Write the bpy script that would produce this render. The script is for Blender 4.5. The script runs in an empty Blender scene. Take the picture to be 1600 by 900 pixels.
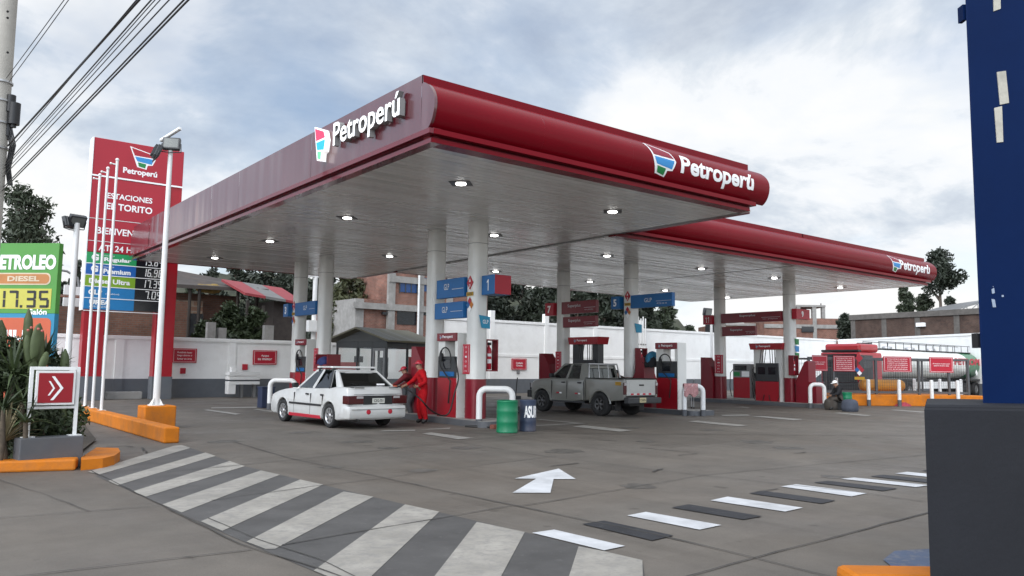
import bpy, bmesh, math, random
import numpy as np
from mathutils import Matrix, Vector
R_ = math.radians
random.seed(7); np.random.seed(7)
SC = bpy.context.scene
COL = SC.collection

# ------------------------------------------------------------------ camera
H = 1.68
FL, YAW, PITCH, ROLL = 1233.885, 0.666277, 0.097667, 0.013965
_f = Vector((math.sin(YAW)*math.cos(PITCH), math.cos(YAW)*math.cos(PITCH), math.sin(PITCH)))
_r0 = Vector((math.cos(YAW), -math.sin(YAW), 0)); _u0 = _r0.cross(_f)
CR = _r0*math.cos(ROLL) + _u0*math.sin(ROLL); CU = -_r0*math.sin(ROLL) + _u0*math.cos(ROLL); CF = _f
cam = bpy.data.cameras.new('camera'); camo = bpy.data.objects.new('camera', cam); COL.objects.link(camo)
camo.matrix_world = Matrix(((CR.x, CU.x, -CF.x, 0), (CR.y, CU.y, -CF.y, 0), (CR.z, CU.z, -CF.z, H), (0, 0, 0, 1)))
cam.sensor_width = 36; cam.lens = FL/1600*36; cam.clip_end = 3000; cam.clip_start = .05
SC.camera = camo

# ------------------------------------------------------------------ sky, sun, exposure
SUN_EL, SUN_AZ = R_(36), R_(246)          # azimuth clockwise from +Y
w = bpy.data.worlds.new('World'); SC.world = w; w.use_nodes = True
nt = w.node_tree; N = nt.nodes; L = nt.links; N.clear()
def nn(tree, t, **kw):
    n = tree.nodes.new(t)
    for k, v in kw.items(): setattr(n, k, v)
    return n
out = nn(nt, 'ShaderNodeOutputWorld'); bg = nn(nt, 'ShaderNodeBackground')
sky = nn(nt, 'ShaderNodeTexSky', sky_type='NISHITA', sun_disc=False, sun_elevation=SUN_EL, sun_rotation=SUN_AZ)
tc = nn(nt, 'ShaderNodeTexCoord'); sep = nn(nt, 'ShaderNodeSeparateXYZ'); L.new(tc.outputs['Generated'], sep.inputs[0])
def M_(op, a, b=None, c=None):
    n = nn(nt, 'ShaderNodeMath', operation=op)
    for i, x in enumerate((a, b, c)):
        if x is None: continue
        if isinstance(x, (int, float)): n.inputs[i].default_value = x
        else: L.new(x, n.inputs[i])
    return n.outputs[0]
zz = M_('ADD', M_('MAXIMUM', sep.outputs[2], 0.0), 0.26)
cmb = nn(nt, 'ShaderNodeCombineXYZ'); L.new(M_('DIVIDE', sep.outputs[0], zz), cmb.inputs[0]); L.new(M_('DIVIDE', sep.outputs[1], zz), cmb.inputs[1])
def noise(scale, detail, rough, dist, off):
    mp = nn(nt, 'ShaderNodeMapping'); mp.inputs['Location'].default_value = off; L.new(cmb.outputs[0], mp.inputs[0])
    n = nn(nt, 'ShaderNodeTexNoise'); n.inputs['Scale'].default_value = scale; n.inputs['Detail'].default_value = detail
    n.inputs['Roughness'].default_value = rough; n.inputs['Distortion'].default_value = dist; L.new(mp.outputs[0], n.inputs['Vector']); return n.outputs[0]
def ramp(src, pts):
    n = nn(nt, 'ShaderNodeValToRGB'); L.new(src, n.inputs[0]); e = n.color_ramp.elements
    while len(e) < len(pts): e.new(.5)
    for i, (p, c) in enumerate(pts): e[i].position = p; e[i].color = (*c, 1)
    return n.outputs[0]
n1 = noise(1.05, 10, .58, .35, (3.1, 1.7, 0)); n2 = noise(.33, 4, .5, .1, (7.3, 4.2, 0)); n3 = noise(2.3, 8, .6, .3, (1.3, 9.2, 0))
# cloud tone: grey-blue undersides to white gaps, brighter toward the horizon on +X
az = M_('ADD', M_('MULTIPLY', sep.outputs[0], .10), M_('MULTIPLY', sep.outputs[1], .0))
low = M_('MULTIPLY', M_('POWER', M_('SUBTRACT', 1.0, M_('MAXIMUM', sep.outputs[2], 0.0)), 7.0), .19)
tone = M_('ADD', M_('ADD', M_('ADD', M_('MULTIPLY', n1, .62), M_('MULTIPLY', n2, .38)), M_('MULTIPLY', M_('SUBTRACT', n3, .5), .56)), M_('ADD', az, low))
cloud = ramp(tone, [(.35, (.30, .34, .415)), (.445, (.385, .43, .50)), (.525, (.50, .545, .60)), (.585, (.655, .675, .70)), (.69, (.71, .71, .70))])
cover = ramp(noise(.9, 6, .55, .2, (12.1, 3.3, 0)), [(.50, (1, 1, 1)), (.68, (.35, .35, .35))])
skm = nn(nt, 'ShaderNodeMix', data_type='RGBA', blend_type='MULTIPLY'); skm.inputs[0].default_value = 1
L.new(sky.outputs[0], skm.inputs[6]); skm.inputs[7].default_value = (.105, .105, .105, 1)
mx = nn(nt, 'ShaderNodeMix', data_type='RGBA'); L.new(cover, mx.inputs[0]); L.new(skm.outputs[2], mx.inputs[6]); L.new(cloud, mx.inputs[7])
# broad bright patch of thin cloud round the veiled sun, behind the camera
sd = nn(nt, 'ShaderNodeVectorMath', operation='DOT_PRODUCT'); L.new(tc.outputs['Generated'], sd.inputs[0])
sd.inputs[1].default_value = (math.sin(SUN_AZ)*math.cos(SUN_EL), math.cos(SUN_AZ)*math.cos(SUN_EL), math.sin(SUN_EL))
gl = M_('ADD', M_('MULTIPLY', M_('POWER', M_('MAXIMUM', sd.outputs['Value'], 0.0), 1.8), 3.4), 1.0)
gm = nn(nt, 'ShaderNodeVectorMath', operation='SCALE'); L.new(mx.outputs[2], gm.inputs[0]); L.new(gl, gm.inputs['Scale'])
L.new(gm.outputs[0], bg.inputs[0]); bg.inputs[1].default_value = 1.0; L.new(bg.outputs[0], out.inputs[0])
sl = bpy.data.lights.new('sun', 'SUN'); sl.energy = 1.0; sl.angle = R_(28); sl.color = (1, .93, .83)
so = bpy.data.objects.new('sun', sl); COL.objects.link(so)
so.rotation_euler = (math.pi/2-SUN_EL, 0, -SUN_AZ+math.pi); so.location = (0, 0, 60)
SC.view_settings.view_transform = 'Standard'; SC.view_settings.look = 'None'; SC.view_settings.gamma = 1
SC.view_settings.exposure = 0.52
SC.cycles.max_bounces = 8; SC.cycles.transparent_max_bounces = 16

# ------------------------------------------------------------------ pixel (1600x900 photo) -> world
def P(px, py, X=None, Y=None, Z=None, D=None):
    d = CF + CR*((px-800)/FL) - CU*((py-450)/FL)
    if D is not None: t = D
    elif X is not None: t = X/d.x
    elif Y is not None: t = Y/d.y
    else: t = ((Z or 0)-H)/d.z
    return Vector((0, 0, H)) + d*t

# ------------------------------------------------------------------ materials
MATS = {}
def mat(name, col, rough=.6, metal=0, vary=.12, scale=3., bump=0., bscale=40., spec=.5, coat=0, ior=None, emis=0, dirt=None, dscale=.8, damt=.5):
    if name in MATS: return MATS[name]
    m = bpy.data.materials.new(name); m.use_nodes = True; t = m.node_tree; b = t.nodes['Principled BSDF']
    b.inputs['Roughness'].default_value = rough; b.inputs['Metallic'].default_value = metal
    b.inputs['Specular IOR Level'].default_value = spec; b.inputs['Coat Weight'].default_value = coat
    b.inputs['Coat Roughness'].default_value = .05
    if ior: b.inputs['IOR'].default_value = ior
    c = (*col, 1)
    tcn = nn(t, 'ShaderNodeTexCoord')
    if vary or dirt:
        n = nn(t, 'ShaderNodeTexNoise'); n.inputs['Scale'].default_value = scale; n.inputs['Detail'].default_value = 6; n.inputs['Roughness'].default_value = .62
        t.links.new(tcn.outputs['Object'], n.inputs['Vector'])
        r = nn(t, 'ShaderNodeValToRGB'); t.links.new(n.outputs[0], r.inputs[0]); e = r.color_ramp.elements
        e[0].position = .3; e[1].position = .72
        e[0].color = (*[x*(1-vary) for x in col], 1); e[1].color = (*[min(1, x*(1+vary)) for x in col], 1)
        src = r.outputs[0]
        if dirt:
            n2 = nn(t, 'ShaderNodeTexNoise'); n2.inputs['Scale'].default_value = dscale; n2.inputs['Detail'].default_value = 8; n2.inputs['Roughness'].default_value = .7
            t.links.new(tcn.outputs['Object'], n2.inputs['Vector'])
            r2 = nn(t, 'ShaderNodeValToRGB'); t.links.new(n2.outputs[0], r2.inputs[0]); r2.color_ramp.elements[0].position = .47; r2.color_ramp.elements[1].position = .75
            r2.color_ramp.elements[1].color = (damt, damt, damt, 1)
            x = nn(t, 'ShaderNodeMix', data_type='RGBA'); t.links.new(r2.outputs[0], x.inputs[0]); t.links.new(src, x.inputs[6]); x.inputs[7].default_value = (*dirt, 1)
            src = x.outputs[2]
        t.links.new(src, b.inputs['Base Color'])
    else: b.inputs['Base Color'].default_value = c
    if bump:
        nb = nn(t, 'ShaderNodeTexNoise'); nb.inputs['Scale'].default_value = bscale; nb.inputs['Detail'].default_value = 4
        t.links.new(tcn.outputs['Object'], nb.inputs['Vector']); bp = nn(t, 'ShaderNodeBump'); bp.inputs['Strength'].default_value = bump; bp.inputs['Distance'].default_value = .02
        t.links.new(nb.outputs[0], bp.inputs['Height']); t.links.new(bp.outputs[0], b.inputs['Normal'])
    if emis: b.inputs['Emission Color'].default_value = c; b.inputs['Emission Strength'].default_value = emis
    MATS[name] = m; return m
def tree_(m): return m.node_tree, m.node_tree.nodes['Principled BSDF']

def mat_brick(name, c1, c2, mortar, bw=.26, bh=.11, ms=.012):
    if name in MATS: return MATS[name]
    m = mat(name, c1, .9, vary=0, spec=.2); t, b = tree_(m)
    tcn = nn(t, 'ShaderNodeTexCoord'); s = nn(t, 'ShaderNodeSeparateXYZ'); t.links.new(tcn.outputs['Object'], s.inputs[0])
    a = nn(t, 'ShaderNodeMath', operation='ADD'); t.links.new(s.outputs[0], a.inputs[0]); t.links.new(s.outputs[1], a.inputs[1])
    cb = nn(t, 'ShaderNodeCombineXYZ'); t.links.new(a.outputs[0], cb.inputs[0]); t.links.new(s.outputs[2], cb.inputs[1])
    k = nn(t, 'ShaderNodeTexBrick'); k.inputs['Scale'].default_value = 1; k.inputs['Brick Width'].default_value = bw; k.inputs['Row Height'].default_value = bh
    k.inputs['Mortar Size'].default_value = ms; k.inputs['Color1'].default_value = (*c1, 1); k.inputs['Color2'].default_value = (*c2, 1); k.inputs['Mortar'].default_value = (*mortar, 1)
    k.inputs['Bias'].default_value = -.1
    t.links.new(cb.outputs[0], k.inputs['Vector'])
    n = nn(t, 'ShaderNodeTexNoise'); n.inputs['Scale'].default_value = .7; n.inputs['Detail'].default_value = 9; n.inputs['Roughness'].default_value = .7; t.links.new(tcn.outputs['Object'], n.inputs['Vector'])
    r = nn(t, 'ShaderNodeValToRGB'); t.links.new(n.outputs[0], r.inputs[0]); r.color_ramp.elements[0].position = .3; r.color_ramp.elements[0].color = (.45, .43, .42, 1); r.color_ramp.elements[1].position = .7; r.color_ramp.elements[1].color = (1.15, 1.1, 1.05, 1)
    x = nn(t, 'ShaderNodeMix', data_type='RGBA', blend_type='MULTIPLY'); x.inputs[0].default_value = 1; t.links.new(k.outputs[0], x.inputs[6]); t.links.new(r.outputs[0], x.inputs[7])
    t.links.new(x.outputs[2], b.inputs['Base Color'])
    bp = nn(t, 'ShaderNodeBump'); bp.inputs['Strength'].default_value = .5; bp.inputs['Distance'].default_value = .02; bp.invert = True; t.links.new(k.outputs[1], bp.inputs['Height']); t.links.new(bp.outputs[0], b.inputs['Normal'])
    return m

def mat_stripes(name, col, axis, period, width, dark, rough=.4, spec=.5, bump=.6, vary=.04):
    """painted boards / slats: grooves at a fixed period along one object axis"""
    if name in MATS: return MATS[name]
    m = mat(name, col, rough, vary=0, spec=spec); t, b = tree_(m)
    tcn = nn(t, 'ShaderNodeTexCoord'); s = nn(t, 'ShaderNodeSeparateXYZ'); t.links.new(tcn.outputs['Object'], s.inputs[0])
    d = nn(t, 'ShaderNodeMath', operation='DIVIDE'); t.links.new(s.outputs[axis], d.inputs[0]); d.inputs[1].default_value = period
    fr = nn(t, 'ShaderNodeMath', operation='FRACT'); t.links.new(d.outputs[0], fr.inputs[0])
    r = nn(t, 'ShaderNodeValToRGB'); t.links.new(fr.outputs[0], r.inputs[0]); e = r.color_ramp.elements
    e[0].position = 0; e[0].color = (0, 0, 0, 1); e[1].position = width; e[1].color = (1, 1, 1, 1)
    fl = nn(t, 'ShaderNodeMath', operation='FLOOR'); t.links.new(d.outputs[0], fl.inputs[0])
    wn = nn(t, 'ShaderNodeTexWhiteNoise', noise_dimensions='1D'); t.links.new(fl.outputs[0], wn.inputs['W'])
    n = nn(t, 'ShaderNodeTexNoise'); n.inputs['Scale'].default_value = .5; n.inputs['Detail'].default_value = 5; t.links.new(tcn.outputs['Object'], n.inputs['Vector'])
    ad = nn(t, 'ShaderNodeMath', operation='MULTIPLY_ADD'); t.links.new(wn.outputs[0], ad.inputs[0]); ad.inputs[1].default_value = vary*2; ad.inputs[2].default_value = 1-vary
    ad2 = nn(t, 'ShaderNodeMath', operation='MULTIPLY_ADD'); t.links.new(n.outputs[0], ad2.inputs[0]); ad2.inputs[1].default_value = .3; t.links.new(ad.outputs[0], ad2.inputs[2])
    x = nn(t, 'ShaderNodeMix', data_type='RGBA'); t.links.new(r.outputs[0], x.inputs[0]); x.inputs[6].default_value = (*dark, 1); x.inputs[7].default_value = (*col, 1)
    x2 = nn(t, 'ShaderNodeMix', data_type='RGBA', blend_type='MULTIPLY'); x2.inputs[0].default_value = 1; t.links.new(x.outputs[2], x2.inputs[6]); t.links.new(ad2.outputs[0], x2.inputs[7])
    t.links.new(x2.outputs[2], b.inputs['Base Color'])
    bp = nn(t, 'ShaderNodeBump'); bp.inputs['Strength'].default_value = bump; bp.inputs['Distance'].default_value = .02; t.links.new(r.outputs[0], bp.inputs['Height']); t.links.new(bp.outputs[0], b.inputs['Normal'])
    rr = nn(t, 'ShaderNodeMath', operation='MULTIPLY_ADD'); t.links.new(wn.outputs[0], rr.inputs[0]); rr.inputs[1].default_value = .14; rr.inputs[2].default_value = rough-.07; t.links.new(rr.outputs[0], b.inputs['Roughness'])
    return m

def mat_glass(name, tint=(.5, .55, .55), clear=.6, ior=1.45):
    if name in MATS: return MATS[name]
    m = bpy.data.materials.new(name); m.use_nodes = True; t = m.node_tree; t.nodes.clear()
    o = nn(t, 'ShaderNodeOutputMaterial'); g = nn(t, 'ShaderNodeBsdfGlossy'); g.inputs['Roughness'].default_value = .04; g.inputs['Color'].default_value = (.9, .93, .95, 1)
    tr = nn(t, 'ShaderNodeBsdfTransparent'); tr.inputs[0].default_value = (*[x*clear for x in tint], 1)
    fz = nn(t, 'ShaderNodeFresnel'); gm_ = nn(t, 'ShaderNodeNewGeometry'); iq = nn(t, 'ShaderNodeMapRange'); iq.inputs['To Min'].default_value = ior; iq.inputs['To Max'].default_value = 1/ior; t.links.new(gm_.outputs['Backfacing'], iq.inputs[0]); t.links.new(iq.outputs[0], fz.inputs[0])
    x = nn(t, 'ShaderNodeMixShader'); t.links.new(fz.outputs[0], x.inputs[0]); t.links.new(tr.outputs[0], x.inputs[1]); t.links.new(g.outputs[0], x.inputs[2]); t.links.new(x.outputs[0], o.inputs[0])
    MATS[name] = m; return m

def mat_concrete():
    m = mat('concrete_paving', (.2, .19, .175), .75, vary=0, spec=.35); t, b = tree_(m); l = t.links
    tcn = nn(t, 'ShaderNodeTexCoord')
    def nz(s, d, r, sc=(1, 1, 1), rot=0):
        mp = nn(t, 'ShaderNodeMapping'); mp.inputs['Scale'].default_value = sc; mp.inputs['Rotation'].default_value = (0, 0, rot); l.new(tcn.outputs['Object'], mp.inputs[0])
        n = nn(t, 'ShaderNodeTexNoise'); n.inputs['Scale'].default_value = s; n.inputs['Detail'].default_value = d; n.inputs['Roughness'].default_value = r; l.new(mp.outputs[0], n.inputs['Vector']); return n.outputs[0]
    def rp(src, pts):
        n = nn(t, 'ShaderNodeValToRGB'); l.new(src, n.inputs[0]); e = n.color_ramp.elements
        while len(e) < len(pts): e.new(.5)
        for i, (p, c) in enumerate(pts): e[i].position = p; e[i].color = (*c, 1)
        return n.outputs[0]
    def mul(a, b_, f=1):
        x = nn(t, 'ShaderNodeMix', data_type='RGBA', blend_type='MULTIPLY'); x.inputs[0].default_value = f; l.new(a, x.inputs[6]); l.new(b_, x.inputs[7]); return x.outputs[2]
    base = rp(nz(.16, 4, .55), [(.3, (.119, .100, .081)), (.5, (.126, .112, .096)), (.72, (.140, .121, .100))])
    base = mul(base, rp(nz(1.1, 8, .65), [(.28, (.80, .80, .80)), (.7, (1.1, 1.1, 1.1))]))
    base = mul(base, rp(nz(.55, 6, .7, (1, .18, 1), .2), [(.35, (.82, .82, .82)), (.62, (1.06, 1.06, 1.06))]), .7)
    base = mul(base, rp(nz(.42, 7, .72), [(.60, (1, 1, 1)), (.75, (.66, .65, .64))]), .8)
    base = mul(base, rp(nz(60, 3, .6), [(.3, (.86, .86, .86)), (.7, (1.1, 1.1, 1.1))]))
    base = mul(base, rp(nz(9, 2, .5), [(.72, (1, 1, 1)), (.78, (.72, .72, .72))]), .6)
    mp = nn(t, 'ShaderNodeMapping'); mp.inputs['Rotation'].default_value = (0, 0, -.052); mp.inputs['Location'].default_value = (.55, .47, 0); mp.inputs['Scale'].default_value = (.25, .333, 1); l.new(tcn.outputs['Object'], mp.inputs[0])
    fl = nn(t, 'ShaderNodeVectorMath', operation='FLOOR'); l.new(mp.outputs[0], fl.inputs[0]); wn = nn(t, 'ShaderNodeTexWhiteNoise', noise_dimensions='2D'); l.new(fl.outputs[0], wn.inputs['Vector'])
    base = mul(base, rp(wn.outputs[0], [(0, (.90, .89, .88)), (1, (1.09, 1.09, 1.09))]))
    base = mul(base, rp(nz(1.0, 5, .6, (.9, .05, 1), .04), [(.56, (1, 1, 1)), (.70, (.74, .73, .72))]), .8)      # tyre tracks along the lanes
    base = mul(base, rp(nz(2.6, 2, .4), [(.70, (1, 1, 1)), (.745, (.55, .54, .53))]), .75)      # oil drips
    l.new(base, b.inputs['Base Color'])
    l.new(rp(nz(.5, 6, .65), [(.35, (.50, .50, .50)), (.65, (.82, .82, .82))]), b.inputs['Roughness'])
    bp = nn(t, 'ShaderNodeBump'); bp.inputs['Strength'].default_value = .25; bp.inputs['Distance'].default_value = .01; l.new(nz(70, 4, .7), bp.inputs['Height']); l.new(bp.outputs[0], b.inputs['Normal'])
    return m

def mat_worn(name, col, under=(.2, .19, .18), lo=.57, hi=.66, rough=.6, amt=.8, fine=9.):
    """road paint, worn through to the concrete in patches"""
    if name in MATS: return MATS[name]
    m = mat(name, col, rough, vary=0, spec=.35); t, b = tree_(m); l = t.links
    tcn = nn(t, 'ShaderNodeTexCoord')
    def nz(s, d, r):
        n = nn(t, 'ShaderNodeTexNoise'); n.inputs['Scale'].default_value = s; n.inputs['Detail'].default_value = d; n.inputs['Roughness'].default_value = r; l.new(tcn.outputs['Object'], n.inputs['Vector']); return n.outputs[0]
    r = nn(t, 'ShaderNodeValToRGB'); l.new(nz(fine, 9, .75), r.inputs[0]); r.color_ramp.elements[0].position = lo; r.color_ramp.elements[1].position = hi; r.color_ramp.elements[1].color = (amt, amt, amt, 1)
    r2 = nn(t, 'ShaderNodeValToRGB'); l.new(nz(1.6, 7, .65), r2.inputs[0]); r2.color_ramp.elements[0].position = .3; r2.color_ramp.elements[1].position = .7
    r2.color_ramp.elements[0].color = (*[x*.66 for x in col], 1); r2.color_ramp.elements[1].color = (*[x*1.1 for x in col], 1)
    x = nn(t, 'ShaderNodeMix', data_type='RGBA'); l.new(r.outputs[0], x.inputs[0]); l.new(r2.outputs[0], x.inputs[6]); x.inputs[7].default_value = (*under, 1); l.new(x.outputs[2], b.inputs['Base Color'])
    return m

RED = mat('fascia_red', (.165, .0018, .008), .27, vary=.07, scale=.7, spec=.16, coat=.03)
REDG = mat('glossy_end_red', (.080, .002, .009), .15, vary=.06, scale=.7, spec=.35, coat=1.0, ior=1.55); REDG.node_tree.nodes['Principled BSDF'].inputs['Coat Roughness'].default_value = .16; REDG.node_tree.nodes['Principled BSDF'].inputs['Roughness'].default_value = .3; REDG.node_tree.nodes['Principled BSDF'].inputs['Coat IOR'].default_value = 2.0
def wavy(m, amt):
    """sheet metal that ripples along its length"""
    t, b = tree_(m); tcn = nn(t, 'ShaderNodeTexCoord'); mp = nn(t, 'ShaderNodeMapping'); mp.inputs['Scale'].default_value = (0, 1, .10); t.links.new(tcn.outputs['Object'], mp.inputs[0])
    n = nn(t, 'ShaderNodeTexNoise'); n.inputs['Scale'].default_value = .75; n.inputs['Detail'].default_value = 2; n.inputs['Roughness'].default_value = .45; t.links.new(mp.outputs[0], n.inputs['Vector'])
    bp = nn(t, 'ShaderNodeBump'); bp.inputs['Strength'].default_value = 1; bp.inputs['Distance'].default_value = amt; t.links.new(n.outputs[0], bp.inputs['Height'])
    t.links.new(bp.outputs[0], b.inputs['Normal']); t.links.new(bp.outputs[0], b.inputs['Coat Normal'])
wavy(REDG, .09)
PRED = mat('pump_red', (.34, .006, .016), .35, vary=.08, scale=2, dirt=(.16, .03, .03), damt=.35)
DRED = mat('dark_red_panel', (.19, .008, .018), .32, vary=.08, scale=2, dirt=(.10, .02, .02), damt=.4)
SRED = mat('sign_red', (.42, .012, .03), .4, vary=.06)
TRED = mat('totem_red', (.36, .013, .028), .45, vary=.05, scale=1)
WHITE = mat('white_paint', (.72, .72, .71), .45, vary=.04, dirt=(.5, .48, .45), damt=.35)
WALLW = mat('white_wall_paint', (.85, .85, .835), .75, vary=.04, scale=.6, dirt=(.52, .5, .47), damt=.35, bump=.2, bscale=12)
LETW = mat('letter_white', (.85, .85, .85), .4, vary=0, emis=0)
LITW = mat('lit_letter_face', (.9, .9, .9), .4, vary=0, emis=.45)
LITR = mat('lit_red_face', (.75, .03, .09), .4, vary=0, emis=.45)
LITB = mat('lit_blue_face', (.01, .34, .75), .4, vary=0, emis=.45)
LITG = mat('lit_green_face', (.12, .55, .25), .4, vary=0, emis=.45)
EMR = mat('emblem_red', (.22, .012, .03), .4, vary=0); EMB = mat('emblem_blue', (.03, .24, .55), .4, vary=0); EMG = mat('emblem_green', (.01, .2, .05), .4, vary=0)
COLM = mat('column_cladding', (.70, .70, .67), .38, vary=.04, scale=1.2, dirt=(.42, .41, .38), damt=.35)
GREY = mat('dark_grey_paint', (.085, .09, .10), .6, vary=.12, dirt=(.12, .11, .10), damt=.5, bump=.1)
WALLG = mat('wall_grey_band', (.115, .125, .14), .75, vary=.08, dirt=(.16, .15, .14), damt=.4)
ORANGE = mat('orange_kerb_paint', (.55, .165, .009), .65, vary=.12, spec=.25, dirt=(.20, .10, .05), dscale=2.2, damt=.6, bump=.15)
BLUE = mat('sign_blue', (.004, .115, .33), .4, vary=.06); CYAN = mat('sign_cyan', (.01, .25, .42), .4, vary=.05)
BLACK = mat('black_plastic', (.012, .012, .013), .45, vary=.1); RUB = mat('tyre_rubber', (.018, .018, .018), .85, vary=.2, scale=8)
DGREY = mat('dark_panel', (.035, .037, .04), .4, vary=.15); MGREY = mat('mid_grey_metal', (.22, .22, .22), .45, metal=.4, vary=.1)
STEEL = mat('galvanised_steel', (.45, .45, .45), .4, metal=.7, vary=.15); ALLOY = mat('wheel_silver', (.55, .55, .55), .3, metal=.8, vary=.06)
GLASS = mat_glass('tinted_glass', (.62, .68, .66), .62, 1.9); CLEAR = mat_glass('clear_glass', (.97, .98, .975), 1.0); DGLASS = mat_glass('dark_tinted_glass', (.35, .4, .42), .5, 2.0)
SCREEN = mat('dark_screen', (.01, .012, .016), .12, vary=0, spec=.6)
CONC = mat('grey_concrete', (.27, .26, .245), .85, vary=.18, dirt=(.14, .13, .12), damt=.6, bump=.3)
BRICK = mat_brick('brick_brown', (.20, .105, .075), (.15, .08, .06), (.15, .13, .115))
BRICKR = mat_brick('brick_red', (.29, .135, .10), (.22, .105, .08), (.26, .23, .21))
PAVE = mat_concrete()
PW = mat_worn('crosswalk_white', (.32, .30, .265), lo=.47, hi=.66, amt=.85, fine=8.)
PWN = mat_worn('fresh_white_marking', (.56, .565, .575), lo=.74, hi=.84, amt=.4)
PG = mat_worn('crosswalk_grey', (.083, .080, .077), lo=.58, hi=.74, amt=.5)
PK = mat_worn('black_marking', (.03, .031, .035), lo=.58, hi=.72, amt=.55)
PF = mat_worn('faded_lane_marking', (.33, .315, .285), lo=.45, hi=.65, amt=.8)
JNT = mat('joint_filler', (.052, .048, .044), .9, vary=.3, scale=3)

# ------------------------------------------------------------------ mesh building
class MB:
    def __init__(s): s.v = []; s.f = []; s.m = []; s.sm = []; s.M = Matrix.Identity(4)
    def add(s, vs, fs, mi=0, smooth=False):
        o = len(s.v); s.v += [s.M @ Vector(v) for v in vs]
        for f in fs: s.f.append([i+o for i in f]); s.m.append(mi); s.sm.append(smooth)
        return s
    def box(s, x0, x1, y0, y1, z0, z1, mi=0, bev=0, seg=2):
        if bev:
            bm = bmesh.new(); bmesh.ops.create_cube(bm, size=1)
            for v in bm.verts: v.co = Vector(((x0+x1)/2+v.co.x*(x1-x0), (y0+y1)/2+v.co.y*(y1-y0), (z0+z1)/2+v.co.z*(z1-z0)))
            bmesh.ops.bevel(bm, geom=bm.edges[:], offset=bev, segments=seg, affect='EDGES', profile=.5)
            bm.verts.ensure_lookup_table(); s.add([v.co for v in bm.verts], [[v.index for v in f.verts] for f in bm.faces], mi, False); bm.free()
        else:
            s.add([(x, y, z) for z in (z0, z1) for y in (y0, y1) for x in (x0, x1)], [(0, 2, 3, 1), (4, 5, 7, 6), (0, 1, 5, 4), (2, 6, 7, 3), (0, 4, 6, 2), (1, 3, 7, 5)], mi)
        return s
    def rings(s, rs, mi=0, smooth=True, caps=True, closed=True):
        n = len(rs[0]); vs = [p for r in rs for p in r]; fs = []
        for i in range(len(rs)-1):
            for j in range(n if closed else n-1):
                k = (j+1) % n; fs.append((i*n+j, i*n+k, (i+1)*n+k, (i+1)*n+j))
        s.add(vs, fs, mi, smooth)
        if caps and closed:
            s.add(rs[0], [list(range(n))[::-1]], mi); s.add(rs[-1], [list(range(n))], mi)
        return s
    def cyl(s, p0, p1, r0, r1=None, n=12, mi=0, caps=True, smooth=True):
        r1 = r0 if r1 is None else r1; p0 = Vector(p0); p1 = Vector(p1); d = (p1-p0).normalized()
        a = d.orthogonal().normalized(); b = d.cross(a)
        return s.rings([[p+a*math.cos(2*math.pi*i/n)*r+b*math.sin(2*math.pi*i/n)*r for i in range(n)] for p, r in ((p0, r0), (p1, r1))], mi, smooth, caps)
    def tube(s, pts, r, n=8, mi=0, caps=True):
        pts = [Vector(p) for p in pts]; rs = []; a = None
        for i, p in enumerate(pts):
            d = (pts[min(i+1, len(pts)-1)]-pts[max(i-1, 0)]).normalized()
            a = d.orthogonal().normalized() if a is None else (a-d*a.dot(d)).normalized()
            b = d.cross(a); rr = r[i] if isinstance(r, (list, tuple)) else r
            rs.append([p+a*math.cos(2*math.pi*k/n)*rr+b*math.sin(2*math.pi*k/n)*rr for k in range(n)])
        return s.rings(rs, mi, True, caps)
    def prism(s, poly, z0, z1, mi=0, smooth=False):
        """polygon in local XY extruded along local Z"""
        ar = sum(poly[i][0]*poly[(i+1) % len(poly)][1]-poly[(i+1) % len(poly)][0]*poly[i][1] for i in range(len(poly)))
        if ar < 0: poly = poly[::-1]
        return s.rings([[(x, y, z) for x, y in poly] for z in (z0, z1)], mi, smooth, True)
    def lathe(s, prof, n=20, mi=0, smooth=True):
        return s.rings([[(r*math.cos(2*math.pi*i/n), r*math.sin(2*math.pi*i/n), z) for i in range(n)] for r, z in prof], mi, smooth, True)
    def sphere(s, c, r, n=10, mi=0, sz=(1, 1, 1)):
        c = Vector(c); rs = []
        for i in range(1, n):
            t = math.pi*i/n; rs.append([c+Vector((r*sz[0]*math.sin(t)*math.cos(2*math.pi*j/n), r*sz[1]*math.sin(t)*math.sin(2*math.pi*j/n), -r*sz[2]*math.cos(t))) for j in range(n)])
        return s.rings(rs, mi)
    def build(s, name, mats, parent=None, world=False, auto=None):
        me = bpy.data.meshes.new(name)
        vs = s.v
        if world and parent is not None:
            q = parent; Mt = Matrix.Identity(4)
            while q is not None: Mt = LOCM(q) @ Mt; q = q.parent
            iv = Mt.inverted(); vs = [iv @ v for v in vs]
        me.from_pydata([tuple(v) for v in vs], [], s.f); me.update()
        mats = mats if isinstance(mats, (list, tuple)) else [mats]
        for m in mats: me.materials.append(m)
        me.polygons.foreach_set('material_index', s.m); me.polygons.foreach_set('use_smooth', s.sm)
        if auto:
            bm = bmesh.new(); bm.from_mesh(me); bmesh.ops.remove_doubles(bm, verts=bm.verts, dist=1e-5); bmesh.ops.recalc_face_normals(bm, faces=bm.faces)
            for f in bm.faces: f.smooth = True
            for e in bm.edges: e.smooth = not (len(e.link_faces) == 2 and e.calc_face_angle(0) > R_(auto))
            bm.to_mesh(me); bm.free()
        o = bpy.data.objects.new(name, me); COL.objects.link(o)
        if parent is not None: o.parent = parent
        return o
def LOCM(o): return o.matrix_basis.copy()
def tag(o, label=None, cat=None, group=None, kind=None):
    if label: o['label'] = label
    if cat: o['category'] = cat
    if group: o['group'] = group
    if kind: o['kind'] = kind
    return o
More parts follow.
